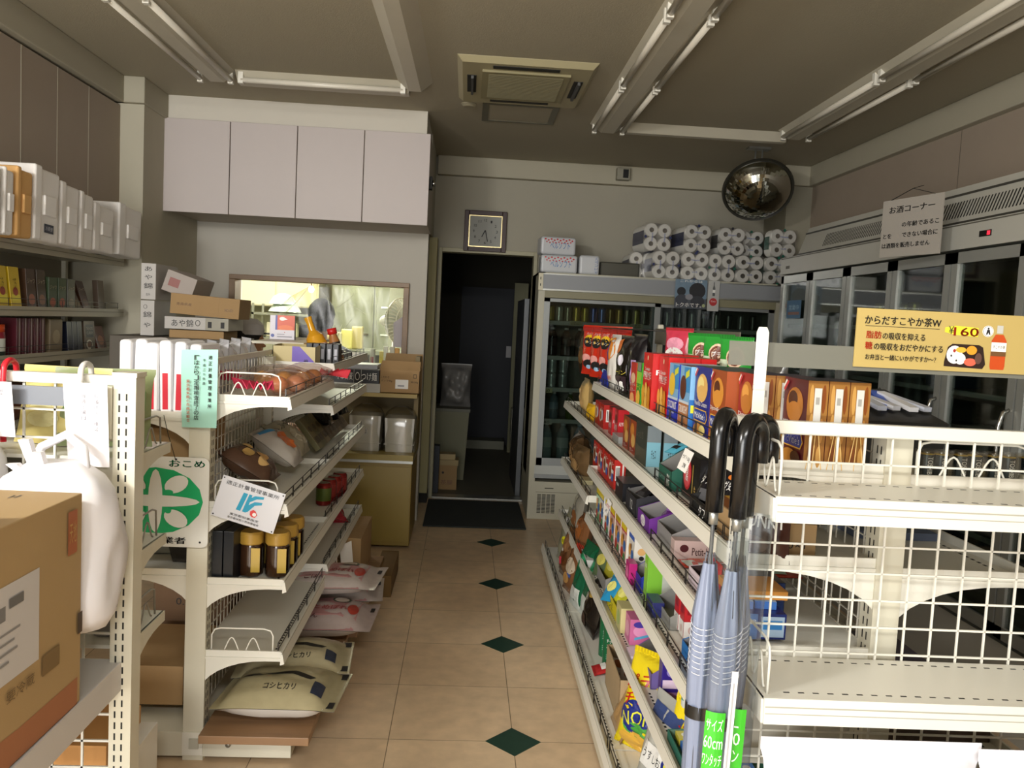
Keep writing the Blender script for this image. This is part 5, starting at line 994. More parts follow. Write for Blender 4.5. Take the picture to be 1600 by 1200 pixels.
for x, y in ((-.06, -.18), (.68, -.18), (-.06, .48), (.68, .48)): b = B(); b.box(x - .015, y - .015, 0, x + .015, y + .015, 1.18, STEEL); b.build('leg', t)
t = thing('steel_fridge', 'tall steel refrigerator with two doors at the back of the kitchen', 'fridge', (-.92, 8.6, 0))
b = B(); b.box(-.42, -.28, 0, .42, .28, 1.86, mat('7d7f70', .35, .4, var=.08, scale=3)); b.build('body', t)
for x0, x1, z0, z1 in ((-.41, -.005, .05, .95), (.005, .41, .05, .95), (-.41, -.005, .97, 1.82), (.005, .41, .97, 1.82)):
    b = B(); b.box(x0, -.3, z0, x1, -.28, z1, mat('868876', .35, .4, var=.08, scale=3)); b.build('door', t)
for x, z in ((-.1, 1.35), (.12, 1.35), (-.1, 1.05), (.12, 1.62)): b = B(); b.box(x - .05, -.315, z - .008, x + .05, -.3, z + .008, CHROME); b.build('handle', t)
# electric fan
t = thing('electric_fan', 'white electric fan on a stand at the right side of the serving window', 'fan', (-.60, 6.95, 0), R(58))
b = B(); b.cyl((0, 0, 0), (0, 0, .03), .16, WHITE, 24); b.build('base', t); b = B(); b.cyl((0, 0, .03), (0, 0, 1.5), .014, WHITE); b.build('pole', t)
b = B(); b.blob((0, .07, 1.5), (.05, .08, .05), WHITE); b.lathe([(0, .012), (.12, .006), (.165, -.02), (.165, -.024), (.12, .0), (0, .006)], mat('f0eede', .4), c=(0, 0, 1.5), n=28, ax='y'); b.build('motor', t)
b = B(); WF = mat('f0eede', .4)
for k in range(36):
    a = 2 * math.pi * k / 36; b.tube([(.04 * math.cos(a), -.1, 1.5 + .04 * math.sin(a)), (.14 * math.cos(a), -.105, 1.5 + .14 * math.sin(a)), (.19 * math.cos(a), -.06, 1.5 + .19 * math.sin(a)), (.14 * math.cos(a), .0, 1.5 + .14 * math.sin(a))], .0032, WF, 4)
for r, y in ((.19, -.06), (.12, -.107), (.05, -.1)): b.tube([(r * math.cos(2 * math.pi * k / 30), y, 1.5 + r * math.sin(2 * math.pi * k / 30)) for k in range(30)], .005, WF, 5, True)
b.build('cage', t)['kind'] = 'stuff'
for k in range(3):
    a0 = k * 2.094; b = B(); V = [(.02 * math.cos(a0), -.06, 1.5 + .02 * math.sin(a0))] + [(.165 * math.cos(a0 + u), -.06 + .02 * (u - .5), 1.5 + .165 * math.sin(a0 + u)) for u in [i * .16 for i in range(9)]]
    b.add(V + [(p[0], p[1] + .002, p[2]) for p in V], [tuple(range(10)), tuple(range(19, 9, -1))], mat('dfe4d8', .3)); b.build('blade', t)
b = B(); b.hexa([(-.045, -.01, 0), (.055, -.01, 0), (.055, 0, 0), (-.045, 0, 0)], [(-.05, -.01, .19), (.06, -.01, .27), (.06, 0, .27), (-.05, 0, .19)], mat('b8b0b4', .7)); tag(b.build('hanging_cloth', None, (-.525, 6.6, 1.30)), 'grey folded cloth hanging at the right inside the serving window', 'cloth')
b = B(); b.box(-.006, -.02, 0, .006, .02, .36, mat('2a3a6a', .7)); tag(b.build('hanging_cloth', None, (-.49, 6.58, 1.18)), 'narrow navy cloth hanging beside the grey one', 'cloth')
for k, (x, c, h, lab) in enumerate(((-.66, 'e0c83a', .12, 'yellow bottle in the corner of the serving window'), (-.63, 'e6e2d4', .16, 'white narrow carton in the corner of the serving window'), (-.58, 'cfcabc', .16, 'pale carton beside the white narrow one'), (-.54, 'c8902c', .15, 'amber wrapped item in the corner of the serving window'))):
    b = B(); b.box(-.018, -.02, 0, .018, .02, h, C(c, .4)); tag(b.build('kitchen_pack', None, (x, 6.62, 1.14), bevel=.004), lab, 'pack')
b = B(); b.box(-.25, -.1, 0, .18, .1, .06, WHITE); tag(b.build('counter_ledge_box', None, (-.67, 6.62, 1.08)), 'white flat box on the kitchen side of the serving window', 'box')
b = B(); b.box(X0 + .05, 6.41, .88, X1 - .05, 6.9, .93, mat('c9c4b0', .5)); tag(b.build('kitchen_counter'), 'cream kitchen counter behind the serving window', 'counter')
t = thing('paper_roll', 'white rolled sheet with a red print standing on the window ledge', 'roll', (-.72, 6.5, 1.07)); b = B(); b.cyl((0, 0, 0), (0, 0, .21), .022, WHITE, 14); b.build('roll', t); b = B(); b.design([('r', 0, 0, 1, 1, C('c04030'))], lambda u, v, o: ((.0225 + o) * math.sin(u - .5), -(.0225 + o) * math.cos(u - .5), .05 + .1 * v)); b.build('red_print', t)
# clear plastic sheet in the window
FILM = clear('e4e8d8', .06, .25, .3, .88)
b = B(); nu, nv = 26, 14; V = []
for j in range(nv + 1):
    for i in range(nu + 1):
        u, v = i / nu, j / nv; x = -1.42 + .82 * u; z = .99 + .765 * v
        if v > .8: x = max(x, -1.42 + .25 * (v - .8) / .2)
        V.append((x, 6.43 + .012 * math.sin(u * 19 + v * 7) * math.sin(v * 5 + u * 9) + .005 * math.sin(u * 60), z))
b.add(V, [(j * (nu + 1) + i, j * (nu + 1) + i + 1, (j + 1) * (nu + 1) + i + 1, (j + 1) * (nu + 1) + i) for j in range(nv) for i in range(nu)], FILM, True)
t = tag(b.build('plastic_sheet'), 'wrinkled clear plastic sheet hanging in the serving window', 'plastic sheet')
b = B()
for (x0, z0, x1, z1) in ((-1.40, 1.5, -1.2, 1.74), (-1.0, 1.58, -.86, 1.70), (-.92, 1.62, -.78, 1.55), (-.88, 1.5, -1.0, 1.36), (-.72, 1.1, -.73, 1.7), (-.95, 1.46, -1.02, 1.3), (-.7, 1.68, -.7, 1.3), (-1.1, 1.70, -1.05, 1.6)):
    b.tube([(x0, 6.418, z0), ((x0 + x1) / 2 + .01, 6.416, (z0 + z1) / 2), (x1, 6.418, z1)], .0022, milky('e8e8d0', .5), 4)
b.build('crease', t)['kind'] = 'stuff'
# ---------------------------------------------------------------- people
SKIN = mat('c08a64', .5, var=.05, scale=12)
def remesh(o, v=.009):
    m = o.modifiers.new('r', 'REMESH'); m.mode = 'VOXEL'; m.voxel_size = v; m.use_smooth_shade = True
    s = o.modifiers.new('s', 'SMOOTH'); s.iterations = 4; s.factor = .6; return o
def person(lab, loc, rot, shirt, hair, hscale=1.0, hv=1.0, hl=1.0, sit=False, bow=.0, cap=None, trousers='2a2c34'):
    t = thing('person', lab, 'person', loc, rot)
    HZ = 1.50 * hscale if not sit else 1.33
    S = HZ / 1.50; zs = HZ - .23; hip = (.93 if not sit else .60) * (S if not sit else 1)
    b = B()
    # head: skull, jaw, nose, ears, neck (faces -y)
    b.blob((0, 0, HZ + .015), (.074, .092, .10), SKIN, 16, 10); b.blob((0, -.022, HZ - .055), (.055, .065, .062), SKIN, 14, 8)
    b.hexa([(-.013, -.088, HZ - .03), (.013, -.088, HZ - .03), (.013, -.07, HZ - .03), (-.013, -.07, HZ - .03)], [(-.006, -.092, HZ + .02), (.006, -.092, HZ + .02), (.006, -.07, HZ + .02), (-.006, -.07, HZ + .02)], SKIN); b.blob((0, -.099, HZ - .028), (.014, .014, .012), SKIN)
    for s in (-1, 1): b.blob((s * .078, .008, HZ - .01), (.011, .02, .032), SKIN); b.blob((s * .03, -.083, HZ + .012), (.016, .01, .01), SKIN)
    b.blob((0, -.087, HZ - .062), (.024, .01, .009), SKIN)
    b.tube([(0, .02, HZ - .05), (0, .03, zs + .02), (0, .02, zs - .05)], [.05, .055, .07], SKIN, 14)
    # torso, arms, legs
    b.tube([(0, .01, zs + .01), (0, .01, zs - .12), (0, 0, zs - .32), (0, .01, hip)], [.10, .13, .12, .13], SKIN, 16)
    for s in (-1, 1):
        if sit: A = [(s * .12, .01, zs - .02), (s * .19, .01, zs - .05), (s * .23, -.02, zs - .28), (s * .18, -.22, zs - .36), (s * .14, -.30, zs - .35)]
        else: A = [(s * .12, .01, zs - .02), (s * .19, .01, zs - .05), (s * .22, -.0, zs - .30), (s * .17, -.20, zs - .40), (s * .12, -.28, zs - .36)]
        b.tube(A, [.05, .052, .042, .032, .026], SKIN, 12)
        hx, hy, hz = A[-1]
        b.blob((hx, hy - .03, hz), (.036, .045, .018), SKIN)
        for q in range(4): b.tube([(hx - .027 + .018 * q, hy - .06, hz), (hx - .029 + .019 * q, hy - .09 - .004 * (q in (1, 2)), hz - .008), (hx - .029 + .019 * q, hy - .108 - .006 * (q in (1, 2)), hz - .024)], [.0095, .0088, .008], SKIN, 8)
        b.tube([(hx - s * .03, hy - .01, hz), (hx - s * .055, hy - .04, hz - .008), (hx - s * .052, hy - .066, hz - .012)], [.012, .0105, .009], SKIN, 8)
        L = [(s * .09, .01, hip), (s * .1, -.38, hip), (s * .1, -.40, .08)] if sit else [(s * .09, .01, hip), (s * .1, -.01, hip * .52), (s * .1, .02, .08)]
        b.tube(L, [.085, .06, .04], SKIN, 12); b.tube([(L[-1][0], L[-1][1] + .02, .04), (L[-1][0], L[-1][1] - .15, .03)], [.035, .03], SKIN, 10)
    remesh(b.build('body', t), .007)
    b = B(); CL = mat(shirt, .85, var=.06, scale=8)
    b.tube([(0, .015, zs + .025), (0, .012, zs - .02), (0, .012, zs - .13), (0, 0, zs - .33), (0, .01, hip - .06)], [.075, .125, .15, .14, .155], CL, 18)
    for s in (-1, 1):
        A = [(s * .10, .01, zs - .01), (s * .19, .01, zs - .05), (s * .225, -.01, zs - .29), (s * .2, -.12, zs - .345)]
        b.tube(A, [.06, .068, .055, .046], CL, 12)
    remesh(b.build('shirt', t), .011)
    b = B(); TR = mat(trousers, .85); 
    for s in (-1, 1):
        L = [(s * .08, .01, hip + .04), (s * .1, -.38, hip), (s * .1, -.40, .10)] if sit else [(s * .08, .01, hip + .04), (s * .1, -.01, hip * .52), (s * .1, .02, .10)]
        b.tube(L, [.10, .075, .06], TR, 12)
    remesh(b.build('trousers', t), .012)
    b = B(); HR = mat(hair, .7, var=.35, scale=30, bump=.5, bscale=120)
    b.blob((0, .022, HZ + .035), (.092 * hv, .10 * hv, .105 * hv), HR, 18, 12, .05); b.blob((0, .05, HZ - .02 * hl + (1 - hl) * .03), (.082 * hv, .07 * hv, .09 * hl), HR, 16, 10, .06)
    for k in range(26):
        a = math.pi * (k / 25) ; b.tube([(.075 * math.cos(a), .03 + .07 * math.sin(a), HZ + .0), (.08 * math.cos(a), .035 + .075 * math.sin(a), HZ - .05 * hl), (.072 * math.cos(a), .03 + .065 * math.sin(a), HZ - .095 * hl + .012 * math.sin(k * 2.3))], [.018 * hv, .014 * hv, .004], HR, 6)
    b.build('hair', t)
    b = B()
    for s in (-1, 1): b.blob((s * .03, -.087, HZ + .012), (.011, .007, .006), Wt); b.blob((s * .03, -.093, HZ + .012), (.005, .003, .005), INK); b.box(s * .03 - .018, -.094, HZ + .034, s * .03 + .018, -.086, HZ + .039, mat(hair, .8))
    b.box(-.022, -.098, HZ - .064, .022, -.094, HZ - .060, mat('8a4038')); b.build('face_features', t)
    if cap:
        b = B(); b.lathe([(.098, 0), (.1, .03), (.09, .07), (.055, .10), (0, .108)], mat(cap, .8), c=(0, .005, HZ + .045), n=24); b.hexa([(-.07, -.17, HZ + .05), (.07, -.17, HZ + .05), (.09, -.08, HZ + .05), (-.09, -.08, HZ + .05)], [(-.07, -.17, HZ + .056), (.07, -.17, HZ + .056), (.09, -.08, HZ + .06), (-.09, -.08, HZ + .06)], mat('5a5c60', .8))
        b.build('cap', t)
        b = B()
        for k in range(5): b.blob((-.05 + .022 * k, .085 - .01 * (k % 2), HZ + .105 + .01 * (k % 3)), (.01, .01, .008), mat('d8866a', .8))
        b.build('cap_pattern', t)
    return t
person('person with short dark hair seen from behind through the plastic sheet of the serving window', (-1.15, 6.66, 0), R(190), '4a585c', '262a2c', 1.0, 1.14)
o = person('person with black hair and a pale patterned cap, seen past the left gondola', (-1.42, 5.55, 0), R(118), 'd8d8d8', '14110f', 1, 1.0, .45, sit=True, cap='c4c0bc')
t = thing('stool', 'low stool under the seated person behind the left gondola', 'stool', (-1.42, 5.55, 0))
b = B(); b.cyl((0, 0, .44), (0, 0, .47), .16, mat('5a4630', .5), 20); b.build('seat', t)
for s in range(4): a = s * math.pi / 2 + .78; b = B(); b.cyl((.14 * math.cos(a), .14 * math.sin(a), 0), (.1 * math.cos(a), .1 * math.sin(a), .44), .012, ALU); b.build('leg', t)
# ================================================================ DARK BACK ROOM
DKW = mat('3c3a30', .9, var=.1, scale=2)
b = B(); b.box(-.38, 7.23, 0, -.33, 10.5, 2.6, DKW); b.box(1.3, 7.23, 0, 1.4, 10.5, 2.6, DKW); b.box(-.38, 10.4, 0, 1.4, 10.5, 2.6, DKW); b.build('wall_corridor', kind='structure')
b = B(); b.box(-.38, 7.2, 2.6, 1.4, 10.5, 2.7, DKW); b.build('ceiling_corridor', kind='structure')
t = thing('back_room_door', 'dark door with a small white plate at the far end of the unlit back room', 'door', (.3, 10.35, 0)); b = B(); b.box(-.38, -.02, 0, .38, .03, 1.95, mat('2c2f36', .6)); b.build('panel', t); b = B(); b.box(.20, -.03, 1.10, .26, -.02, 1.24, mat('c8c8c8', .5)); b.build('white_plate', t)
b = B(); b.box(-.08, -.02, 0, .08, .02, 2.0, mat('8f8d70', .8)); tag(b.build('wall_panel', None, (.62, 9.8, .0)), 'pale upright board at the right inside the dark back room', 'board')
t = thing('trash_bin', 'large greenish plastic bin just inside the dark doorway', 'bin', (-.12, 8.15, 0)); b = B(); b.hexa([(-.15, -.2, 0), (.15, -.2, 0), (.15, .2, 0), (-.15, .2, 0)], [(-.18, -.23, .66), (.18, -.23, .66), (.18, .23, .66), (-.18, .23, .66)], mat('7d7c62', .6)); b.build('body', t); b = B(); b.box(-.19, -.24, .66, .19, .24, .69, mat('6a6a58', .5)); b.build('rim', t)
o = bag('garbage_bag', 'stuffed grey plastic bag on the greenish bin', 'bag', .3, .42, .24, mat('8a8884', .3), (-.08, 8.15, .69), 0, None, 201, wr=.3)
b = B(); b.box(-.09, -.08, 0, .09, .08, .22, CARD2); b.design([('e', .3, .7, .06, .05, INK), ('t', '茶屋', .5, .3, .6, .2, C('6a3a1c'))], Sf(.18, .16, .22)); tag(b.build('cardboard_box', None, (-.12, 7.55, .0)), 'small brown carton on the floor inside the dark doorway', 'box')
b = B(); b.box(-.11, -.09, 0, .10, .09, .05, mat('a8946a', .7)); b.box(-.09, -.07, .05, .07, .07, .10, mat('b8a478', .7)); tag(b.build('box_lid', None, (-.12, 7.55, .222)), 'pale carton lid on top of the small brown carton', 'lid')
b = B(); b.box(-.04, -.06, 0, .04, .06, .42, mat('2c3038', .6)); tag(b.build('storage_pack', None, (-.23, 7.36, 0)), 'dark upright pack against the left jamb inside the doorway', 'pack')
for k in range(3): b = B(); b.hexa([(-.07, -.07, 0), (.07, -.07, 0), (.07, .07, 0), (-.07, .07, 0)], [(-.085, -.085, .35), (.085, -.085, .35), (.085, .085, .35), (-.085, .085, .35)], mat('b0ae98', .5)); tag(b.build('plastic_bucket', None, (.62, 9.2, .12 * k)), ('lowest pale bucket of the nested stack in the back room', 'middle pale bucket of the nested stack in the back room', 'topmost pale bucket of the nested stack in the back room')[k], 'bucket', 'nested pale buckets')
b = B(); b.box(-.02, -.5, 0, .02, .5, 1.75, mat('55585a', .4, .3)); tag(b.build('sliding_door_leaf', None, (.515, 7.8, 0)), 'grey edge of an open sliding door inside the right jamb', 'door')
b = B(); b.box(-.25, -.14, 0, .25, .14, .10, mat('8a8a78', .6)); tag(b.build('door_step', None, (.26, 10.1, 0)), 'pale step in front of the back room door', 'step')
# ================================================================ ON TOP OF THE FRIDGE: TOILET ROLLS AND TISSUE
PW = mat('e6e4dc', .7); CORE = mat('8a8272', .8)
def tp_pack(lab, x, y, z, rot=0, sq=0, tint='3a58a8', lay=0, L=.33):
    if x > 2.4: L = .11
    t = thing('toilet_roll_pack', lab, 'toilet rolls', (x, y, z), (0, 0, R(rot)), 'toilet roll packs on the fridge'); r = .054
    for i, (cx, cz) in enumerate(((-r, r), (r, r), (-r, 3 * r), (r, 3 * r))):
        b = B(); b.lathe([(.019, .001), (.019, 0), (r * .9, 0), (r, .006), (r, L)], PW, c=(cx, 0, cz), n=22, ax='y'); b.lathe([(.019, 0), (.019, L * .5), (0, L * .5)], CORE, c=(cx, 0, cz), n=14, ax='y'); b.build('roll', t)
    b = B(); N = 28; P = []
    for k in range(N):
        a = 2 * math.pi * k / N; c, s = math.cos(a), math.sin(a); e = (abs(c) ** 4 + abs(s) ** 4) ** .25; P.append((2 * r * 1.03 * c / e * .98, 2 * r + 2 * r * 1.03 * s / e * .98))
    V = [(p[0], y_, p[1]) for y_ in (.03, L * .3, L * .7, L) for p in P]
    b.add(V, [(j * N + k, j * N + (k + 1) % N, (j + 1) * N + (k + 1) % N, (j + 1) * N + k) for j in range(3) for k in range(N)] + [tuple(3 * N + k for k in range(N))], mat(tint, .3, var=.5, scale=14, alpha=.72)); b.build('printed_wrap', t)
    b = B(); b.box(-2 * r, -.004, .0, 2 * r, -.0035, 4 * r, clear('ffffff', .14, .3, .25, .98))
    if lay == 0: d = [('e', .5, .97, .05, .05, C(tint)), ('e', .5, .03, .05, .05, C(tint)), ('t', 'Nepia', .5, .72, .3, .07, C('3a58a8')), ('t', 'soft', .5, .3, .2, .05, C('3a58a8'))]
    else: d = [('e', .97, .5, .05, .05, C(tint)), ('e', .03, .5, .05, .05, C(tint)), ('t', 'Nepia', .28, .5, .3, .07, C('3a58a8'), 1.57), ('t', 'Nepia', .75, .5, .3, .07, C('3a58a8'), 1.57)]
    b.design(d, lambda u, v, o: (-2 * r + 4 * r * u, -.0045 - o, 4 * r * v)); b.build('end_film', t); return t
BL = '26305a'; GG = '1c5a48'
for a in (('toilet roll pack half hidden at the left end of the bottom row', 1.395, 6.72, 1.94, 0, 0, BL, 1), ('toilet roll pack in the bottom row, first from the left, blue dots at its sides', 1.535, 6.50, 1.94, 4, 0, BL, 1), ('toilet roll pack in the bottom row, second from the left', 1.765, 6.50, 1.94, 0, 0, BL, 0), ('toilet roll pack in the bottom row, third from the left, green dots at its sides', 1.985, 6.52, 1.94, 0, 0, GG, 1), ('toilet roll pack in the bottom row, fourth from the left', 2.205, 6.50, 1.94, 0, 0, GG, 0), ('toilet roll pack in the bottom row, rightmost by the freezer', 2.43, 6.50, 1.94, 0, 0, GG, 0),
          ('toilet roll pack in the top row, leftmost', 1.47, 6.56, 2.158, 5, 0, BL, 1), ('toilet roll pack in the top row, highest one, leaning', 1.78, 6.52, 2.158, 6, 0, BL, 0), ('toilet roll pack in the top row, second from the right and lowest', 2.07, 6.58, 2.158, 4, 0, '2a2a30', 0), ('toilet roll pack in the top row, mostly hidden behind the rightmost', 2.27, 6.72, 2.158, 0, 0, GG, 0), ('toilet roll pack in the top row, rightmost under the mirror', 2.46, 6.50, 2.158, 7, 0, GG, 0)):
    tp_pack(*a)
TI = mat('c4c6c8', .35)
DOTS = [('e', .1 + .09 * k, .9 - .07 * (k % 2), .03, .05, C('c02834')) for k in range(10)] + [('e', .14 + .09 * k, .72 - .05 * (k % 2), .024, .04, C('c02834')) for k in range(9)]
def tissue(lab, x, y, z, w, h, rot=0, upright=False):
    b = B(); d = .2; b.box(-w / 2, 0, 0, w / 2, d, h, TI); o = b.build('tissue_pack', None, (x, y, z), rot, bevel=.02, seg=3); tag(o, lab, 'tissue pack', 'tissue packs on the fridge')
    q = B()
    ops = [('t', 'ベルソフト', .55, .5, .6, .42, C('2a70b0'))] + (DOTS if not upright else [])
    if upright: ops = [('t', 'ベルソフト', .5, .5, .9, .6, C('2a60a8'), 0)]; q.design(ops, lambda u, v, o: (w * .2 + w * .28 * (1 - v) - w * 0, -.001 - o, h * .05 + h * .9 * (1 - u)))
    else: q.design(ops, lambda u, v, o: (-w * .47 + w * .94 * u, -.001 - o, h * .08 + h * .86 * v))
    q.build('printed_name', o); return o
tissue('tissue pack with red dots, lower one at the left end of the fridge top', .70, 6.56, 1.94, .29, .145); tissue('tissue pack with red dots, upper one at the left end of the fridge top', .69, 6.58, 2.087, .28, .14, R(4)); tissue('tissue pack standing on its side beside the dotted ones', .94, 6.56, 1.94, .16, .155, 0, True)
b = B(); b.box(-.16, 0, 0, .16, .2, .12, mat('55544c', .3, .5)); tag(b.build('wrapped_bundle', None, (1.2, 6.66, 1.94), bevel=.01), 'grey shiny wrapped bundle on the fridge between tissue and toilet rolls', 'bundle')
# poster
t = thing('poster', 'small drink poster with dark heads against the sky taped to the fridge front', 'poster', (1.60, 6.425, 1.715)); b = B(); b.box(0, -.002, 0, .25, 0, .225, mat('7d94a8', .4)); b.build('sheet', t)
b = B(); b.design([('r', 0, 0, 1, 1, mat('6f8698', .4, var=.3, scale=20)), ('r', 0, 0, 1, .35, C('4a5058')), ('e', .2, .58, .14, .15, C('1a1c22')), ('e', .7, .62, .26, .28, C('14141a')), ('e', .22, .3, .2, .18, C('3a3e48')), ('e', .72, .25, .22, .2, C('2a2c34')), ('e', .45, .4, .12, .1, C('8a8a90')), ('t', 'トクホです。', .45, .12, .8, .15, Wt), ('t', 'これからは', .5, .94, .7, .08, Wt), ('e', .92, .12, .05, .06, C('a8b080'))], lambda u, v, o: (.25 * u, -.0022 - o, .225 * v)); b.build('picture', t)
t = thing('leaflet', 'white leaflet strip with a bottle and a red disc beside the poster', 'leaflet', (1.86, 6.425, 1.705)); b = B(); b.box(0, -.002, 0, .09, 0, .235, mat('b8b8b4', .5)); b.build('sheet', t)
b = B(); b.design([('e', .5, .3, .34, .13, C('b82a2c')), ('t', 'Coca', .5, .32, .4, .05, Wt), ('p', [(.4, .5), (.62, .5), (.62, .75), (.54, .85), (.54, .95), (.46, .95), (.46, .85), (.4, .75)], C('5a5c5c')), ('r', .4, .6, .62, .7, Wt)], lambda u, v, o: (.09 * u, -.0022 - o, .235 * v)); b.build('picture', t)
# ================================================================ DRINKS IN THE FRIDGE
cc = ['a8923a', 'b8b8a8', '8f8a70', 'b89c3c', 'b09838', '4a5a9a', '6a7ab0', '7a6630', 'a88a40', '6d6a50', 'a89a50', '5a5848', '8a8258']
for k in range(13): can(.031, .12, cc[k], 'drink can on the top fridge shelf, number ' + ['one, gold', 'two, silver', 'three, dull olive', 'four, bright gold', 'five, gold', 'six, blue', 'seven, pale blue', 'eight, amber', 'nine, brown gold', 'ten, grey', 'eleven, pale gold', 'twelve, dark', 'thirteen, khaki'][k] + ' counted from the left', (.655 + .068 * k, 6.57, 1.567), None, 'cans on the top fridge shelf')
for k in range(4): bottle(.042, .225, ('1c1210', '1c1210', '1c1210', '6d3038')[k], ('c8c4bc', 'c8c4bc', 'c8c4bc', 'c8b0a8')[k], ('2a1a18', '2a1a18', '2a1a18', '7a3a40')[k], ('dark cola bottle on the second fridge shelf, leftmost', 'dark cola bottle on the second fridge shelf, middle', 'dark cola bottle on the second fridge shelf, third', 'reddish bottle at the end of the cola row')[k], (.68 + .11 * k, 6.58, 1.292), 'bottles on the second fridge shelf')
for k in range(4): can(.034, .115, 'c4c8c4', ('white can on the third fridge shelf, lower left', 'white can on the third fridge shelf, lower right', 'white can stacked on the lower left one', 'white can stacked on the lower right one')[k], (.69 + .09 * (k % 2), 6.57, 1.042 + .116 * (k // 2)), '9aa09c', 'white cans on the third fridge shelf')
for k in range(4): bottle(.036, .215, ('5a6a70', '4a5a20', '5a6a28', '2a6a3a')[k], ('c8c8c0', 'c8c8c0', 'b8c8b0', 'c8c8c0')[k], ('7a8a98', '7a8a3a', '8a9a4a', '2a7a4a')[k], ('clear bottle on the fourth fridge shelf, leftmost', 'green tea bottle on the fourth fridge shelf, left one', 'olive tea bottle on the fourth fridge shelf', 'dark green bottle on the fourth fridge shelf, right one')[k], (.72 + .13 * k, 6.58, .792), 'bottles on the fourth fridge shelf')
for k in range(4): bottle(.05, .31, ('7a8a8c', '7a8a8c', '4a8aa8', '7a9098')[k], 'c8ccd0', ('9aa8a0', 'b0b8b4', '3a7aa8', '6a90b0')[k], ('big water bottle on the bottom fridge shelf, leftmost', 'big water bottle with pale label on the bottom fridge shelf', 'big water bottle with blue label on the bottom fridge shelf', 'big water bottle on the bottom fridge shelf, right one')[k], (.67 + .135 * k, 6.58, .452), 'water bottles on the bottom fridge shelf', sq=.5)
for k in range(6): bottle(.037, .24, ('5a3a20', '4a2a18', 'c8c4a0', 'c8c4a0', 'c8c4a0', '8a8a7a')[k], ('b8b0a0', 'b8b0a0', 'd8d4b8', 'd8d4b8', 'd8d4b8', 'b8b8b0')[k], ('3a2418', '2c1c14', 'b8b060', 'b8b060', 'b8b060', '7a7a70')[k], ('brown bottle on the right side of the fridge, left one', 'brown bottle on the right side of the fridge, right one', 'pale yellow bottle behind the right fridge door, left of three', 'pale yellow bottle behind the right fridge door, middle of three', 'pale yellow bottle behind the right fridge door, right of three', 'grey bottle at the far right of the fridge')[k], (1.88, 1.98, 2.06, 2.135, 2.21, 2.32)[k] and ((1.84, 1.93, 2.03, 2.105, 2.18, 2.3)[k], 6.62, 1.42 - .13), 'bottles behind the right fridge door')
for k in range(8): can(.03, .12, ('8a8a80', '6a6a64', '9a9a94', '55554c')[k % 4], 'drink can on the dim right side of the fridge, ' + ('first', 'second', 'third', 'fourth', 'fifth', 'sixth', 'seventh', 'eighth')[k] + ' from the left', (1.60 + .1 * k, 6.62, 1.567), None, 'dim cans behind the right fridge door')
# cans and packs in the wall freezer
for k in range(5): can(.033, .125, 'a89a4a', 'gold can standing in the wall freezer, ' + ('farthest', 'second farthest', 'middle one', 'second nearest', 'nearest')[k], (2.30, 4.55 - .09 * k, 1.622), None, 'gold cans in the wall freezer')
for k in range(6):
    carton('frozen_pack', 'dark frozen food pack behind the freezer glass, ' + ('far upper', 'far lower', 'middle upper', 'middle lower', 'near upper', 'near lower')[k], 'frozen food', .24, .14, .12, ('4a5a6a', '5a5a4a', '3a4a5a', '6a6a60', '55604a', '4a4a52')[k], (2.42, (5.3, 5.0, 4.0, 3.9, 2.95, 2.9)[k], (1.332, 1.042)[k % 2]), R(-90))
b = B(); b.design([('r', 0, 0, 1, 1, C('3a6a90')), ('t', '営業中', .5, .6, .7, .3, C('a8c8d8')), ('r', .1, .2, .9, .35, C('8a5a4a'))], lambda u, v, o: (-o, .12 - .24 * u, .12 * v)); tag(b.build('door_sticker', None, (2.168, 5.46, 1.66)), 'blue sticker on the farthest freezer door', 'sticker')
# ================================================================ YELLOW COUNTER CABINET AND WHAT STANDS ON IT
YC = mat('8a7434', .45, var=.12, scale=3); YC2 = mat('776430', .5, var=.12, scale=3)
t = thing('counter_cabinet', 'old mustard yellow counter cabinet with an upper shelf below the serving window', 'cabinet', (-.61, 5.78, 0))
b = B(); b.box(-.31, -.31, .02, .29, .31, .575, YC); b.build('body', t, bevel=.004)
b = B(); b.box(-.31, -.325, .575, .295, .31, .592, ALU); b.box(-.32, -.32, .592, .295, .32, .63, mat('9a8848', .45, var=.1)); b.build('top', t)
b = B(); b.box(-.29, -.316, .05, .28, -.31, .55, mat('8f7a38', .4, var=.1, scale=3)); b.build('door', t)
b = B(); b.box(.27, -.05, .63, .30, .31, 1.27, YC2); b.build('side_panel', t); b = B(); b.box(-.31, .28, .63, .27, .31, 1.0, YC2); b.build('back_panel', t)
b = B(); b.box(-.31, -.22, 1.0, .30, .31, 1.025, mat('b09a5c', .5)); b.build('upper_shelf', t)
STY = mat('cfcdc6', .6)
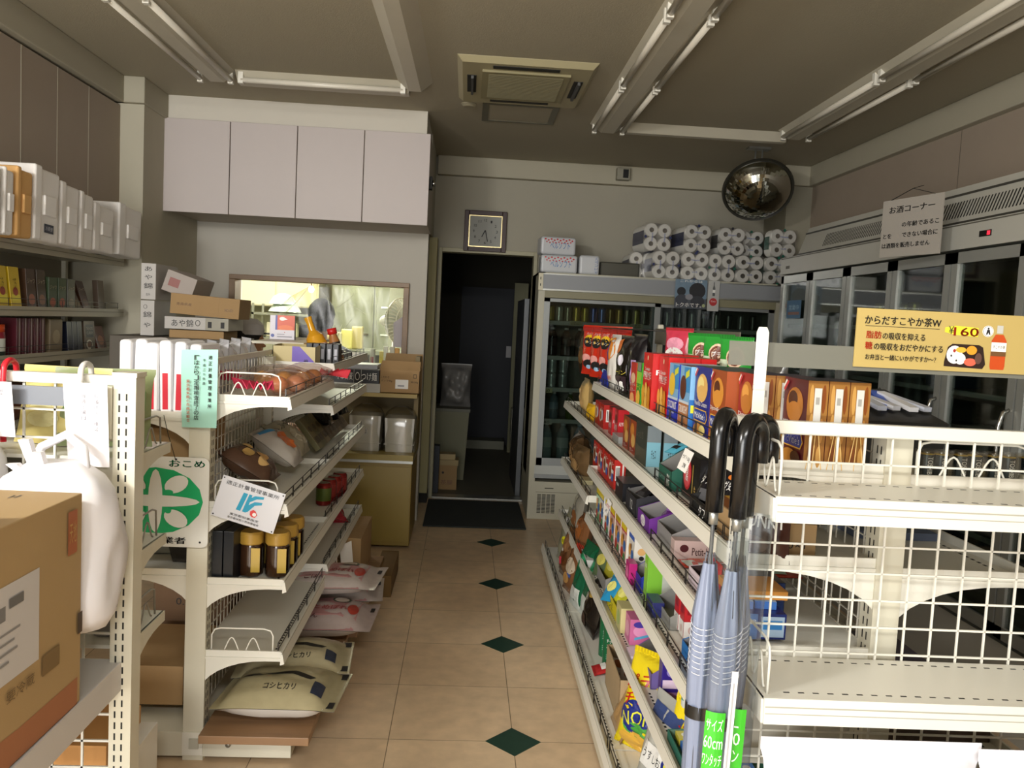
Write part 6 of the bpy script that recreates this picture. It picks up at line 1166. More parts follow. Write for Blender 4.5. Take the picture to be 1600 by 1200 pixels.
def clearbag(lab, x, y, z, w, d, h, inner):
    t = thing('foam_container', lab, 'foam box', (x, y, z)); b = B(); b.hexa([(-w / 2, -d / 2, .0), (w / 2, -d / 2, 0), (w / 2, d / 2, 0), (-w / 2, d / 2, 0)], [(-w / 2 - .01, -d / 2 - .01, h), (w / 2 + .01, -d / 2 - .01, h), (w / 2 + .01, d / 2 + .01, h), (-w / 2 - .01, d / 2 + .01, h)], STY); b.box(-w / 2 - .012, -d / 2 - .012, h * .22, w / 2 + .012, d / 2 + .012, h * .24, STY); b.build('container', t, bevel=.01)
    b = B(); N = 20; V = []
    for j in range(7):
        for k in range(N):
            a = 2 * math.pi * k / N; c, s = math.cos(a), math.sin(a); e = (abs(c) ** 6 + abs(s) ** 6) ** (1 / 6); q = 1.0 if j < 5 else (.8, .35)[j - 5]; q *= 1 + .04 * math.sin(k * 3.7 + j * 2.1)
            V.append(((w / 2 + .018) * c / e * q, (d / 2 + .018) * s / e * q, (h * j / 4) if j < 5 else h + (.04, .07)[j - 5]))
    b.add(V, [(j * N + k, j * N + (k + 1) % N, (j + 1) * N + (k + 1) % N, (j + 1) * N + k) for j in range(6) for k in range(N)], PLAS, True); b.build('plastic_bag', t); return t
clearbag('white foam box in a clear bag on the counter cabinet, left one with a label', -.65, 5.68, .63, .19, .2, .24, 0); clearbag('white foam boxes in a clear bag on the counter cabinet, right one', -.42, 5.68, .63, .18, .2, .23, 0)
b = B(); b.design([('r', 0, 0, 1, 1, C('b8b4ac')), ('r', .1, .2, .45, .8, C('7a766c')), ('r', .55, .2, .9, .8, C('7a766c'))], lambda u, v, o: (.07 * u, -o, .04 * v)); tag(b.build('paper_label', None, (-.70, 5.558, .745)), 'small printed label on the left foam box', 'label')
NB = carton('noodle_box', 'flat black noodle box with white brush lettering on a white box', 'box', .30, .3, .09, '16171a', (-.72, 5.74, 1.085), 0, [('t', '中華蕎麦', .24, .5, .36, .55, Wt), ('e', .52, .5, .05, .3, Wt), ('e', .52, .5, .04, .24, INK), ('t', 'つけ麺', .78, .5, .34, .6, Wt), ('r', .44, 0, .445, 1, Wt), ('r', .6, 0, .605, 1, Wt)], topcol='c8c8c4')
carton('noodle_box', 'flat white box under the black noodle box', 'box', .32, .32, .06, 'b8b6ae', (-.72, 5.74, 1.025))
carton('noodle_box', 'flat white and blue box on top of the black noodle box', 'box', .22, .24, .03, 'c0c4cc', (-.70, 5.78, 1.176))
t = thing('cardboard_box', 'open brown cardboard box with a white slip at the right end of the counter shelf', 'box', (-.435, 5.76, 1.025)); w, d, h = .27, .3, .155
b = B()
for a in ((-w / 2, -d / 2, w / 2, -d / 2 + .004), (-w / 2, d / 2 - .004, w / 2, d / 2), (-w / 2, -d / 2, -w / 2 + .004, d / 2), (w / 2 - .004, -d / 2, w / 2, d / 2)): b.box(a[0], a[1], 0, a[2], a[3], h, CARD)
b.box(-w / 2, -d / 2, 0, w / 2, d / 2, .004, CARD); b.build('body', t)
b = B(); b.hexa([(-w / 2, -d / 2, h), (w / 2, -d / 2, h), (w / 2, -d / 2 + .004, h), (-w / 2, -d / 2 + .004, h)], [(-w / 2 + .01, -d / 2 + .05, h + .06), (w / 2, -d / 2 + .05, h + .06), (w / 2, -d / 2 + .054, h + .06), (-w / 2 + .01, -d / 2 + .054, h + .06)], CARD); b.build('flap', t)
b = B(); b.hexa([(-w / 2, d / 2, h), (w / 2, d / 2, h), (w / 2, d / 2 + .004, h), (-w / 2, d / 2 + .004, h)], [(-w / 2 + .01, d / 2 + .02, h + .10), (w / 2, d / 2 + .02, h + .10), (w / 2, d / 2 + .024, h + .10), (-w / 2 + .01, d / 2 + .024, h + .10)], CARD2); b.build('flap', t)
b = B(); b.design([('t', 'こだわり', .14, .68, .2, .1, INK), ('t', 'メンマ40g', .18, .52, .28, .1, INK), ('r', .4, .2, .72, .6, Wt), ('r', .46, .3, .62, .36, C('8a8a90')), ('t', '30-50g', .87, .5, .18, .09, INK), ('r', .84, .68, .92, .85, INK), ('r', .85, .70, .91, .83, CARD)], Sf(w, d, h)); b.build('printed_text', t)
# ================================================================ STACKED BOXES IN THE LEFT CORNER
b = B(); b.box(-1.97, 4.72, 0, -1.30, 5.2, 1.36, mat('5a5348', .6, var=.1)); tag(b.build('storage_cabinet', bevel=.004), 'dull brown storage cabinet under the stacked boxes in the left corner', 'cabinet')
WB2 = mat('b8b4ae', .6)
def vbox(lab, x0, x1, y0, y1, z0, z1, m, fr=None, rot=0, side=None):
    w, d, h = x1 - x0, y1 - y0, z1 - z0
    b = B(); b.box(-w / 2, -d / 2, 0, w / 2, d / 2, h, m); o = b.build('carton_box', None, ((x0 + x1) / 2, (y0 + y1) / 2, z0), rot, bevel=.002); tag(o, lab, 'box')
    if fr: q = B(); q.design(fr, Sf(w, d, h)); q.build('front_print', o)
    if side: q = B(); q.design(side, Spx(w, d, h)); q.build('side_print', o)
    return o
vbox('white narrow box standing upright with vertical brush lettering, upper one', -1.815, -1.735, 4.75, 5.1, 1.565, 1.765, WB2, [('t', 'あ', .5, .85, .5, .13, INK), ('t', 'や', .5, .62, .5, .13, INK), ('t', '錦', .5, .38, .6, .16, INK), ('t', '五升', .5, .14, .3, .06, INK)])
vbox('white narrow box standing upright with vertical brush lettering, lower one', -1.815, -1.74, 4.75, 5.1, 1.365, 1.56, WB2, [('t', '錦', .5, .6, .6, .16, INK), ('t', 'や', .5, .3, .5, .14, INK), ('e', .35, .82, .14, .06, INK), ('e', .35, .82, .11, .05, WB2)])
vbox('tilted pale carton with a red stripe resting on the stacked boxes', -1.72, -1.55, 4.78, 5.1, 1.60, 1.72, mat('a49a92', .7), [('r', .15, .3, .5, .7, C('8a5048'))], (0, R(18), 0))
vbox('long brown carton lying slanted on top of the flat white box', -1.66, -1.28, 4.76, 5.0, 1.487, 1.60, CARD2, [('t', '青森県産', .2, .5, .22, .14, C('5a3a1c')), ('t', 'NO-071', .85, .4, .12, .14, C('5a3a1c')), ('r', .7, 0, .702, 1, C('7a5a34'))], (0, R(3), 0))
vbox('flat white box with brush lettering under the long brown carton', -1.68, -1.33, 4.74, 5.05, 1.41, 1.478, WB2, [('t', 'あや錦', .28, .5, .34, .6, INK), ('e', .52, .55, .04, .25, INK), ('e', .52, .55, .03, .2, WB2), ('r', .64, 0, 1, 1, C('8f8a78')), ('r', .68, .2, .74, .7, INK), ('r', .88, .2, .94, .7, INK)])
vbox('dark brown carton at the bottom of the corner stack', -1.66, -1.36, 4.76, 5.04, 1.36, 1.405, CARD2)
# ================================================================ FOAM BOXES ON THE LEFT WALL SHELF
FM = mat('f2eee8', .75, bump=.2, bscale=300); FO = mat('d8a868', .7)
def foam(lab, y0, y1, h, m=FM, x0=-2.135, x1=-1.95, lean=2, tagl=None, z=1.802):
    d = y1 - y0; w = x1 - x0
    t = thing('foam_box', lab, 'foam box', ((x0 + x1) / 2, (y0 + y1) / 2, z), (R(-lean), 0, R(-2)), 'foam boxes on the left wall shelf')
    b = B(); b.box(-w / 2, -d / 2 + d * .28, .0, w / 2, d / 2, h - .01, m); b.build('box_body', t, bevel=.012, seg=3)
    b = B(); b.box(-w / 2 - .004, -d / 2, 0, w / 2 + .006, -d / 2 + d * .27, h, m); b.build('lid', t, bevel=.01, seg=3)
    b = B(); b.box(w / 2 - .001, -d * .16, h * .35, w / 2 + .012, d * .3, h * .62, m); b.build('grip', t, bevel=.004)
    if tagl: b = B(); b.design([('r', 0, 0, 1, 1, C('2a3040')), ('t', '冷蔵便', .5, .5, .8, .5, C('c8c8d0'))], lambda u, v, o: (w / 2 + .0022 + o, -d * .1 + .08 * u, .04 + .04 * v)); b.build('label', t)
    return t
foam('white foam box at the left edge of the picture on the wall shelf', 3.44, 3.60, .28); foam('thin white foam lid leaning against the orange one', 3.62, 3.70, .28); foam('orange tinted foam box between white ones', 3.72, 3.85, .30, FO)
foam('large white foam box with a small dark label', 3.87, 4.09, .335, tagl=1); foam('white foam box right of the labelled one, with a side grip', 4.11, 4.29, .30); foam('narrow white foam box in the middle of the row', 4.31, 4.45, .285); foam('low white foam box with a rounded edge, second from the right', 4.47, 4.70, .25); foam('white foam box at the right end overhanging the pillar', 4.78, 5.08, .29)
# packs on the left wall shelves
CU = [('t', 'カレー', .5, .75, .8, .12, INK), ('e', .5, .25, .35, .16, C('7a3a14'))]
rows = [(3.72, 'e0c01c', 'far left'), (3.86, 'e0c01c', 'a'), (4.0, 'd8b81c', 'b')]
def wp(nm, lab, y, z, w, d, h, c, fr=None, lean=0, grp=None, x=-2.13, kind='curry box'):
    return carton(nm, lab, kind, w, d, h, c, (x - d / 2, y, z + .002), (R(-lean), 0, LG), fr, group=grp)
for k in range(4): wp('curry_box', ('yellow curry box on the upper pack shelf at the picture edge', 'yellow curry box on the upper pack shelf, second', 'yellow curry box on the upper pack shelf, third', 'yellow curry box on the upper pack shelf, nearest the brown ones')[k], 3.75 + .11 * k, 1.48, .09, .04, .2, 'd8b81c', [('r', .1, .15, .9, .35, C('f0e040')), ('t', 'こくまろ', .5, .6, .3, .3, INK), ('e', .5, .42, .25, .1, C('a03a1c'))], 6, 'yellow curry boxes')
for k in range(7): wp('curry_box', 'curry pack on the upper pack shelf, ' + ('first brown', 'second brown', 'third, green and red', 'fourth, green and red', 'fifth, grey', 'sixth, leaning', 'seventh, leaning')[k] + ' from the left', 4.22 + .1 * k, 1.48, .085, .04, (.2, .2, .17, .17, .17, .15, .17)[k], ('4a3220', '4a3a2a', '3a4a30', '3a4a30', '5a5a50', '5a4a30', '4a3020')[k], [('e', .5, .25, .35, .14, C(('a05a3a', '8a5a3a', 'a84a2c', 'a84a2c', '8a8070', '7a6a4a', '6a4a30')[k])), ('t', 'ジャワ', .5, .7, .8, .12, C('b8a890'))], (4, 4, 0, 0, 0, 24, 18)[k])
wp('soup_pack', 'grey packet at the right end of the upper pack shelf', 5.0, 1.48, .08, .03, .18, '5a4a3c', None, 4, None, -2.13, 'soup pack')
for k in range(3):
    t = thing('seasoning_jar', ('seasoning jar with orange cap at the picture edge', 'seasoning jar with orange cap, middle one', 'seasoning jar with orange cap, right one')[k], 'jar', (-2.17, 3.78 + .1 * k, 1.257), 0, 'seasoning jars'); b = B(); b.lathe([(0, 0), (.035, 0), (.036, .03, mat('d8dcd0', .4)), (.036, .09, mat('8a2430', .4)), (.034, .12)], mat('2a3a30', .3), n=16); b.build('jar_body', t); b = B(); b.cyl((0, 0, .12), (0, 0, .155), .034, mat('c84a20', .4), 16); b.build('cap', t)
for k in range(5): wp('roux_box', 'dark red slim box standing on the lower pack shelf, ' + ('first', 'second', 'third', 'fourth', 'fifth')[k] + ' from the left', 4.10 + .055 * k, 1.255, .045, .12, .185, '5a1c28', [('r', .4, .0, .6, 1, C('b8a8a8'))], 0, 'dark red slim boxes')
wp('soup_pack', 'pale brown packet between red and blue boxes', 4.46, 1.255, .13, .05, .18, '8a7a60', [('e', .5, .5, .3, .2, C('a8987a'))], 0, None, -2.13, 'soup pack')
for k in range(3): wp('curry_box', ('dark navy curry box, left of three', 'dark navy curry box with white edge, middle of three', 'dark navy curry box, right of three')[k], 4.62 + .06 * k, 1.255, .055, .1, .165, '1a2034', [('r', .0, 0, .08, 1, C('8a8a90'))], 4, 'navy curry boxes')
wp('curry_box', 'hotel curry box with a blue title panel and a plate of curry', 4.86, 1.255, .13, .03, .17, '6a5c4c', [('r', .15, .45, .85, .88, C('1c2438')), ('t', 'THE HOTEL', .5, .74, .6, .09, C('c8c4b4')), ('t', 'CURRY', .5, .6, .6, .1, C('c8c4b4')), ('e', .4, .22, .3, .16, C('d8d0c0')), ('e', .42, .22, .22, .11, C('7a4420'))], 4)
wp('curry_box', 'brown red pack leaning at the right end of the lower pack shelf', 5.02, 1.255, .12, .03, .14, '6a3428', [('e', .5, .4, .3, .2, C('a86a4a'))], 14)
for k in range(7): bag('noodle_bag', 'dim noodle packet on the shelf below, ' + ('first', 'second', 'third', 'fourth', 'fifth', 'sixth', 'seventh')[k] + ' from the left', 'noodle pack', .2, .2, .09, mat(('5a5a34', '6a6a5a', '5a3424', '7a6a5a', '6a5a44', '4a4438', '3a362e')[k], .3), (-2.22, 3.9 + .2 * k, .932), (R(-18), 0, LG), [('e', .5, .5, .3, .2, C(('7a8a3a', '8a8a80', '8a2a20', 'a09080', '8a7a60', '5a5448', '4a443c')[k]))], 210 + k)
# ================================================================ LEFT GONDOLA GOODS
for k in range(6):
    o = carton('noodle_pack', 'white plastic pack with a red striped edge standing on the left top shelf, ' + ('leftmost', 'second', 'third', 'fourth', 'fifth', 'rightmost')[k], 'noodle pack', .042, .22, .245 + .006 * math.sin(k * 2.3), mat('f2f1f2', .28), (-1.15 + .0455 * k, 2.99 + .01 * math.sin(k * 3), 1.172), (0, R(1.5 * math.sin(k * 1.7)), 0), [('r', .28, .05, .72, .55, C('d02838'))], group='white packs with a red stripe', bevel=.012)
for k in range(5):
    bag('wrapped_pack', 'clear wrapped white packet showing over the mesh, ' + ('nearest', 'second', 'third', 'fourth', 'farthest')[k], 'pack', .17, .24, .09, mat('d8d8dc', .2), (-.985, 3.12 + .17 * k, 1.172), (0, 0, R(-62)), [('r', .1, .55, .9, .7, C('8a8a94')), ('r', .15, .1, .85, .3, C('a8a4b0'))], 240 + k, 'clear wrapped white packets', wr=.2)
carton('cardboard_box', 'brown cardboard box under the white bags on the left side', 'box', .26, .4, .12, CARD, (-1.05, 3.08, 1.0), 0)
b = B(); b.box(-1.19, 2.8, .98, -.90, 4.8, 1.0, CREAM2); tag(b.build('shelf_board'), 'extra cream shelf board under the brown box on the left side', 'shelf')
# fruit jelly bags on the top shelf
def fruitbag(lab, x, y, z, rot, knot, fr):
    t = thing('cake_bag', lab, 'cake bag', (x, y, z), (0, 0, rot), 'clear bags of small cakes')
    b = B()
    for q in fr: b.blob((q[0], q[1], .035), (.04, .036, .032), mat(q[2], .35, var=.3, scale=25), 12, 8, .05)
    b.build('cake', t)
    b = B(); N = 18; V = []
    for j in range(8):
        u = j / 7; y_ = -.16 + .30 * u; ww = .085 * math.sin(math.pi * min(1, max(0, (u - .02) / .96))) ** .45; hh = .05 * math.sin(math.pi * min(1, max(0, (u - .02) / .96))) ** .5
        for k in range(N): a = 2 * math.pi * k / N; q = 1 + .06 * math.sin(k * 5.1 + j * 3); V.append((ww * q * math.cos(a), y_, max(.002, .045 + hh * q * math.sin(a))))
    b.add(V, [(j * N + k, j * N + (k + 1) % N, (j + 1) * N + (k + 1) % N, (j + 1) * N + k) for j in range(7) for k in range(N)], clear('fff6f4', .12, .5, .12, .98), True); b.build('plastic_wrap', t)
    b = B(); N = 16; V = [(0, -.150, .045), (0, -.150, .040)]
    for k in range(N + 1):
        a = (k / N - .5) * 2.3; q = .085 + .012 * (k % 2)
        V += [(q * math.sin(a), -.15 - q * .9 * math.cos(a), .035 + .03 * (k % 2)), (q * math.sin(a), -.15 - q * .9 * math.cos(a), .028 + .03 * (k % 2))]
    F = [(0, 2 + 2 * k, 4 + 2 * k) for k in range(N)] + [(1, 5 + 2 * k, 3 + 2 * k) for k in range(N)] + [(2 + 2 * k, 3 + 2 * k, 5 + 2 * k, 4 + 2 * k) for k in range(N)]
    b.add(V, F, mat(knot, .25))
    b.build('tied_end', t); return t
fruitbag('clear bag of golden cakes with a pink tied end, nearest the shelf front', -.665, 3.10, 1.236, R(-20), 'd03858', [(0, -.04, 'd88a58'), (.02, .05, 'd09068')])
fruitbag('clear bag of golden round cakes lying behind, pink end at its left', -.72, 3.32, 1.236, R(-75), 'd84060', [(0, -.07, 'f0b458'), (0, .01, 'f0b050'), (0, .08, 'e0a048')])
fruitbag('clear bag of brown cakes with a red end, farthest on the top shelf', -.66, 3.48, 1.236, R(150), 'c02838', [(0, -.05, 'b87a44'), (.01, .04, 'c08a50')])
# far top shelf: yellow syrup bags, purple edged box, black packs
tray('display_box', 'pale yellow display box with a purple triangle front', 'display box', .19, .17, .085, 'c8b884', (-.76, 3.83, 1.30), 0, [('p', [(.62, 0), (1, 0), (1, .15), (.62, 1)], C('6a50b0')), ('r', .45, 0, .62, 1, C('6a50b0')), ('t', '煌', .78, .2, .1, .3, INK)], hb=.09, inner='b8a878')
for k in range(5): carton('sauce_pack', 'black sauce pack with a white barcode in the display box, ' + ('leftmost', 'second', 'third', 'fourth', 'rightmost')[k], 'sauce pack', .026, .09, .095, '17171a', (-.715 + .03 * k, 3.90, 1.304), 0, [('r', .25, .25, .75, .75, C('a8a8b0'))], group='black sauce packs')
t = thing('syrup_bag', 'yellow wrapped bottle leaning on the far top shelf', 'bottle', (-.70, 4.15, 1.30), (R(-5), R(-22), 0)); b = B(); b.lathe([(0, 0), (.05, 0), (.052, .02), (.05, .09), (.042, .13), (.018, .16), (.016, .2), (.02, .23)], mat('d89a20', .2), n=18); b.build('bottle_body', t); b = B(); b.lathe([(.0525, .02), (.0505, .085)], mat('c88a6a', .4), n=18); b.build('wrap_label', t)
t = thing('sauce_bottle', 'sauce bottle with a red cap leaning on the far top shelf', 'bottle', (-.63, 4.2, 1.30), (0, R(-15), 0)); b = B(); b.lathe([(0, 0), (.028, 0), (.028, .1), (.02, .13), (.018, .14)], mat('a8703c', .3), n=16); b.build('bottle_body', t); b = B(); b.cyl((0, 0, .14), (0, 0, .17), .024, RED, 14); b.build('cap', t); b = B(); b.lathe([(.0285, .03), (.0285, .1)], mat('2a2420', .4), n=16); b.build('wrap_label', t)
for k in range(3): bag('jelly_pack', 'small clear pack with silver highlights on the far top shelf, ' + ('first', 'second', 'third')[k], 'pack', .1, .07, .05, mat('8a8c90', .15, .3), (-.63, 4.4 + .13 * k, 1.30), (R(-60), 0, LG), None, 250 + k)
t = thing('top_board', 'narrow cream board along the top of the left gondola carrying the bulb box', 'board', (-.93, 4.42, 1.378)); b = B(); b.box(-.10, -.36, 0, .15, .48, .012, CREAM2); b.build('board', t)
carton('bulb_box', 'orange and white light bulb box on top of the left gondola', 'bulb box', .125, .05, .125, 'd8d4dc', (-.955, 4.4, 1.391), R(4), [('r', .28, .4, 1, 1, C('d8501c')), ('r', .22, .4, .3, 1, C('4a4a9a')), ('e', .6, .3, .02, .02, C('a03020')), ('e', .64, .42, .32, .02, C('e88a3a')), ('e', .64, .5, .3, .1, C('e8702c')), ('e', .5, .86, .12, .08, Wt), ('p', [(.56, .92), (.72, .84), (.56, .80)], Wt), ('e', .12, .16, .07, .07, C('3a4a9a')), ('r', .3, .1, .9, .14, C('8a8a94')), ('r', .3, .2, .6, .23, C('8a8a94'))], [('r', 0, 0, 1, 1, C('6a6664'))])
# second row: foil packs and breads
for k in range(9):
    carton('curry_pack', 'dark olive curry box leaning in the row on the third left shelf, ' + ('nearest', 'second', 'third', 'fourth', 'fifth', 'sixth', 'seventh', 'eighth', 'farthest')[k], 'curry box', .12, .025, .17, ('7a7450', '6a6a4c', '8a8060', '5a5444', '6a6250', '5a544a', '7a6c5a', '545048', '6a6052')[k], (-.665, 3.95 + .10 * k, .90), (R(-38), 0, LG), [('e', .5, .6, .3, .14, C('8a7a4a')), ('e', .5, .6, .24, .1, C('4a4430')), ('r', .2, .15, .8, .35, C('2c2820'))], group='dark curry boxes')
for k in range(5): bag('foil_pack', 'black foil pack with bright highlights at the far end, ' + ('first', 'second', 'third', 'fourth', 'fifth')[k], 'foil pack', .14, .17, .06, mat('2a2826', .12, .6), (-.66 - .04 * (k % 2), 4.25 + .12 * k, .98), (R(-62), 0, LG + .2 * math.sin(k)), None, 260 + k, 'black foil packs', wr=.3)
def bread(lab, x, y, z, rot, col, prints, w=.2, h=.22, t_=.1, seed=1): return bag('bread_bag', lab, 'bread', w, h, t_, mat(col, .25), (x, y, z), rot, prints, seed)
bread('bread bag with orange filling picture and blue tab, middle of the third left shelf', -.66, 3.42, .92, (R(-55), 0, LG), 'c0b8ac', [('e', .5, .45, .3, .22, C('c8682c')), ('p', [(.05, .85), (.4, .7), (.4, .8), (.1, .95)], C('3a8ab8')), ('t', 'パン', .6, .75, .4, .14, INK)], seed=271)
bread('pale bread bag with black lettering behind the orange one', -.68, 3.68, .92, (R(-55), 0, LG), 'a8a088', [('t', 'ふっくら', .5, .7, .8, .16, INK), ('e', .5, .35, .35, .22, C('b8b098'))], seed=272)
bread('clear bag of dark pastries and golden rings nearest on the third left shelf', -.69, 3.12, .91, (R(-60), 0, LG), '5a4030', [('e', .3, .6, .16, .1, C('c8a05a')), ('e', .6, .7, .14, .09, C('c8a05a')), ('e', .55, .4, .2, .12, C('b88a4a')), ('e', .3, .3, .14, .1, C('d8b070'))], seed=273)
# black files, coffee jars, cans
for k in range(2): carton('black_case', ('tall black case beside the coffee jars, left one', 'tall black case beside the coffee jars, right one')[k], 'case', .034, .2, .175, '15181c', (-.80 + .037 * k, 2.91, .613), R(-4))
def jar(x, y, lab):
    t = thing('coffee_jar', lab, 'jar', (x, y, .614), R(6), 'instant coffee jars')
    b = B(); b.lathe([(0, 0), (.036, 0), (.041, .006), (.041, .03), (.040, .108), (.038, .116)], mat('3a2416', .12, coat=.6), n=8); b.build('glass_jar', t)
    b = B(); b.lathe([(.041, .114), (.044, .118), (.044, .15), (.04, .158), (0, .158)], mat('b08a38', .35), n=8); b.build('lid', t)
    b = B(); b.box(.004, -.0405, .02, .034, -.0400, .105, mat('c0a040', .3)); b.box(.0405, -.028, .02, .041, .028, .105, mat('1c1814', .3)); b.build('paper_label', t); return t
for x, y, lab in ((-.715, 2.90, 'coffee jar with gold lid, front left'), (-.625, 2.90, 'coffee jar with gold lid, front right beside the shelf edge'), (-.62, 3.01, 'coffee jar with gold lid, second in the right row'), (-.715, 3.01, 'coffee jar with gold lid, second in the left row'), (-.62, 3.12, 'coffee jar with gold lid, third in the right row')): jar(x, y, lab)
for k in range(4): can(.037, .11, '8a2420', ('red can on the fourth left shelf, nearest', 'red can on the fourth left shelf, second', 'red can on the fourth left shelf, third', 'red can on the fourth left shelf, farthest')[k], (-.655 + .012 * k, 4.02 + .09 * k, .613), '5a6a2a' if k == 0 else '8a2a24', 'red cans', 'food_can')
bag('snack_bag', 'grey blue snack packet lying behind the coffee jars', 'snack bag', .16, .2, .04, '4a4c54', (-.65, 3.42, .62), (R(-72), 0, LG), [('e', .5, .5, .3, .2, C('7a7c84'))], 281); bag('snack_bag', 'red snack packet lying behind the coffee jars', 'snack bag', .12, .14, .04, '8a2020', (-.64, 3.26, .62), (R(-70), 0, LG), None, 282)
# rice sacks
def sack(lab, x, y, z, rot, col, ops, seed, w=.30, h=.40, t_=.12, under=None, grp=None):
    o = bag('rice_sack', lab, 'rice sack', w, h, t_, mat(col, .22, var=.12, scale=30), (x, y, z), rot, ops, seed, grp, back=under, wr=.06, top=.1, bot=.07); return o
KO = [('b', 'コシヒカリ', .80, .52, .26, .085, INK, 1.57), ('p', [(.56, .16), (.60, .24), (.57, .36), (.52, .3)], C('1c1a16')), ('p', [(.50, .34), (.56, .42), (.53, .62), (.60, .74), (.55, .78), (.47, .6)], C('1c1a16')), ('r', .62, .78, .86, .87, C('2a3040')), ('r', .05, .9, .2, .98, INK), ('r', .8, .92, .95, .98, INK), ('r', 0, .9, 1, .905, C('dcd8c8'))]
sack('clear rice sack with black brush strokes nearest on the wooden board', -.79, 2.88, .205, (R(-88), 0, R(-94)), 'a09674', KO, 291, .30, .42, .13, 'd8d4cc')
sack('clear rice sack behind the nearest one on the wooden board', -.80, 3.10, .215, (R(-88), 0, R(-86)), 'a69c7c', KO, 292, .30, .42, .12, 'd8d4cc')
PK = [('r', 0, .12, 1, .85, C('a87a78')), ('b', 'ひとめぼれ', .62, .55, .4, .12, C('8a2a28'), 1.57), ('e', .3, .66, .12, .09, C('3a4a38')), ('e', .3, .66, .09, .07, C('c8b8a8')), ('b', 'ごはん', .84, .4, .2, .08, C('5a2a2c'), 1.57), ('e', .6, .8, .16, .05, C('a83a2c')), ('r', .2, .93, .35, .97, INK)]
sack('pink printed rice sack on the rear wooden board, nearer one', -.80, 3.60, .205, (R(-88), 0, R(-92)), 'b0a09a', PK, 293, .34, .46, .12, 'c8c0b8', 'pink printed rice sacks'); sack('pink printed rice sack on the rear wooden board, farther one', -.80, 3.90, .21, (R(-87), 0, R(-86)), 'b4a8a0', PK, 294, .34, .46, .12, 'c8c0b8', 'pink printed rice sacks')
sack('third pink rice sack lying on the other two', -.79, 3.76, .33, (R(-87), 0, R(-95)), 'b8aca4', PK, 295, .34, .46, .10, 'c8c0b8', 'pink printed rice sacks')
carton('cardboard_box', 'brown cardboard box at the far foot of the left gondola', 'box', .28, .5, .24, CARD2, (-.64, 4.56, .134), 0, [('t', '天然水', .5, .5, .4, .2, C('5a4428'))]); carton('cardboard_box', 'low brown box beside the far foot of the left gondola', 'box', .10, .5, .12, mat('6d5228', .8), (-.40, 4.75, 0), 0)
bag('candy_bag', 'shiny red packet lying on the far cardboard box', 'candy bag', .18, .2, .08, mat('a02430', .15), (-.62, 4.62, .40), (R(-75), 0, LG + .3), None, 297, wr=.3)
b = B(); b.box(0, -.04, 0, .001, .04, .17, PAPER); tag(b.build('paper_strip', None, (-.555, 4.25, .20), (R(8), 0, R(-40))), 'white paper strip hanging below the far left shelf', 'paper'); b = B(); b.tube([(0, 0, 0), (.003, 0, .1), (0, 0, .22)], .003, mat('b8a898')); tag(b.build('string', None, (-.565, 3.9, .17)), 'pale string hanging down by the pink rice sacks', 'string')
# boxes on the left side low shelves
carton('cardboard_box', 'open brown carton on the low left shelf seen past the near unit', 'box', .22, .4, .14, CARD, (-1.05, 3.1, .135), 0); carton('cardboard_box', 'big dark brown carton standing behind the low left shelf', 'box', .3, .2, .36, mat('6a5038', .8), (-1.06, 3.45, .135), 0, [('t', '0.65.0', .5, .6, .4, .08, INK)])
carton('paper_bag', 'grey printed paper bag on the middle left shelf', 'bag', .2, .25, .16, mat('8a8878', .7), (-1.04, 3.15, .642), 0, [('r', 0, .5, 1, .56, C('2a4a30')), ('t', 'FA', .8, .3, .2, .2, INK)]); b = B(); b.hexa([(-.03, 0, 0), (.03, 0, 0), (.03, .04, 0), (-.03, .04, 0)], [(-.055, -.01, .11), (.01, -.01, .14), (.01, .03, .14), (-.055, .03, .11)], mat('3a342c', .6)); tag(b.build('dark_flap_box', None, (-.965, 2.93, .642)), 'small dark leaning box on the middle left shelf', 'box')
carton('magazine_pile', 'pile of yellowish papers on the middle left shelf behind the mesh', 'papers', .25, .5, .06, mat('a8a078', .7), (-1.04, 3.75, .642), 0)
# ================================================================ SIGNS ON THE LEFT GONDOLA
t = thing('rice_sign', 'white enamel plate with a green oval rice mark hung on the left gondola end', 'sign', (-1.008, 2.776, .740), 0); W_, H_ = .36, .302
EN = mat('dcdad0', .3); GE = mat('12a562', .35)
b = B(); r = .02; pts = []
for cx, cz, a0 in ((W_ / 2 - r, r, -90), (W_ / 2 - r, H_ - r, 0), (-W_ / 2 + r, H_ - r, 90), (-W_ / 2 + r, r, 180)):
    pts += [(cx + r * math.cos(R(a0 + 15 * i)), cz + r * math.sin(R(a0 + 15 * i))) for i in range(7)]
b.prism(pts, -.004, 0, EN); b.build('plate', t)
S = lambda u, v, o: (-W_ / 2 + W_ * u, -.0042 - o, H_ * v)
b = B(); b.design([('e', .52, .51, .43, .37, GE), ('e', .52, .51, .065, .35, EN), ('e', .52, .51, .40, .065, EN)], S); b.build('green_oval', t)
def petal(cx, cy, a):
    P = []; 
    for i in range(17):
        q = math.pi * 2 * i / 16; x, y = .12 * math.cos(q), .085 * math.sin(q); P.append((cx + x * math.cos(a) - y * math.sin(a), cy + x * math.sin(a) + y * math.cos(a)))
    return ('p', P[:-1], EN)
b = B(); b.design([petal(.71, .70, .7), petal(.33, .70, 2.4), petal(.71, .32, -.7), petal(.33, .32, -2.4), ('e', .64, .61, .045, .03, GE), ('e', .40, .61, .045, .03, GE), ('e', .64, .41, .03, .035, GE), ('e', .40, .41, .03, .035, GE)], lambda u, v, o: S(u, v, o + .003)); b.build('petal_mark', t)
b = B(); b.design([('b', 'おこめ', .80, .93, .32, .075, GE), ('b', '登録小売業者', .47, .075, .66, .075, INK), ('e', .93, .06, .01, .012, INK), ('e', .70, .975, .01, .012, INK)], S); b.build('lettering', t)
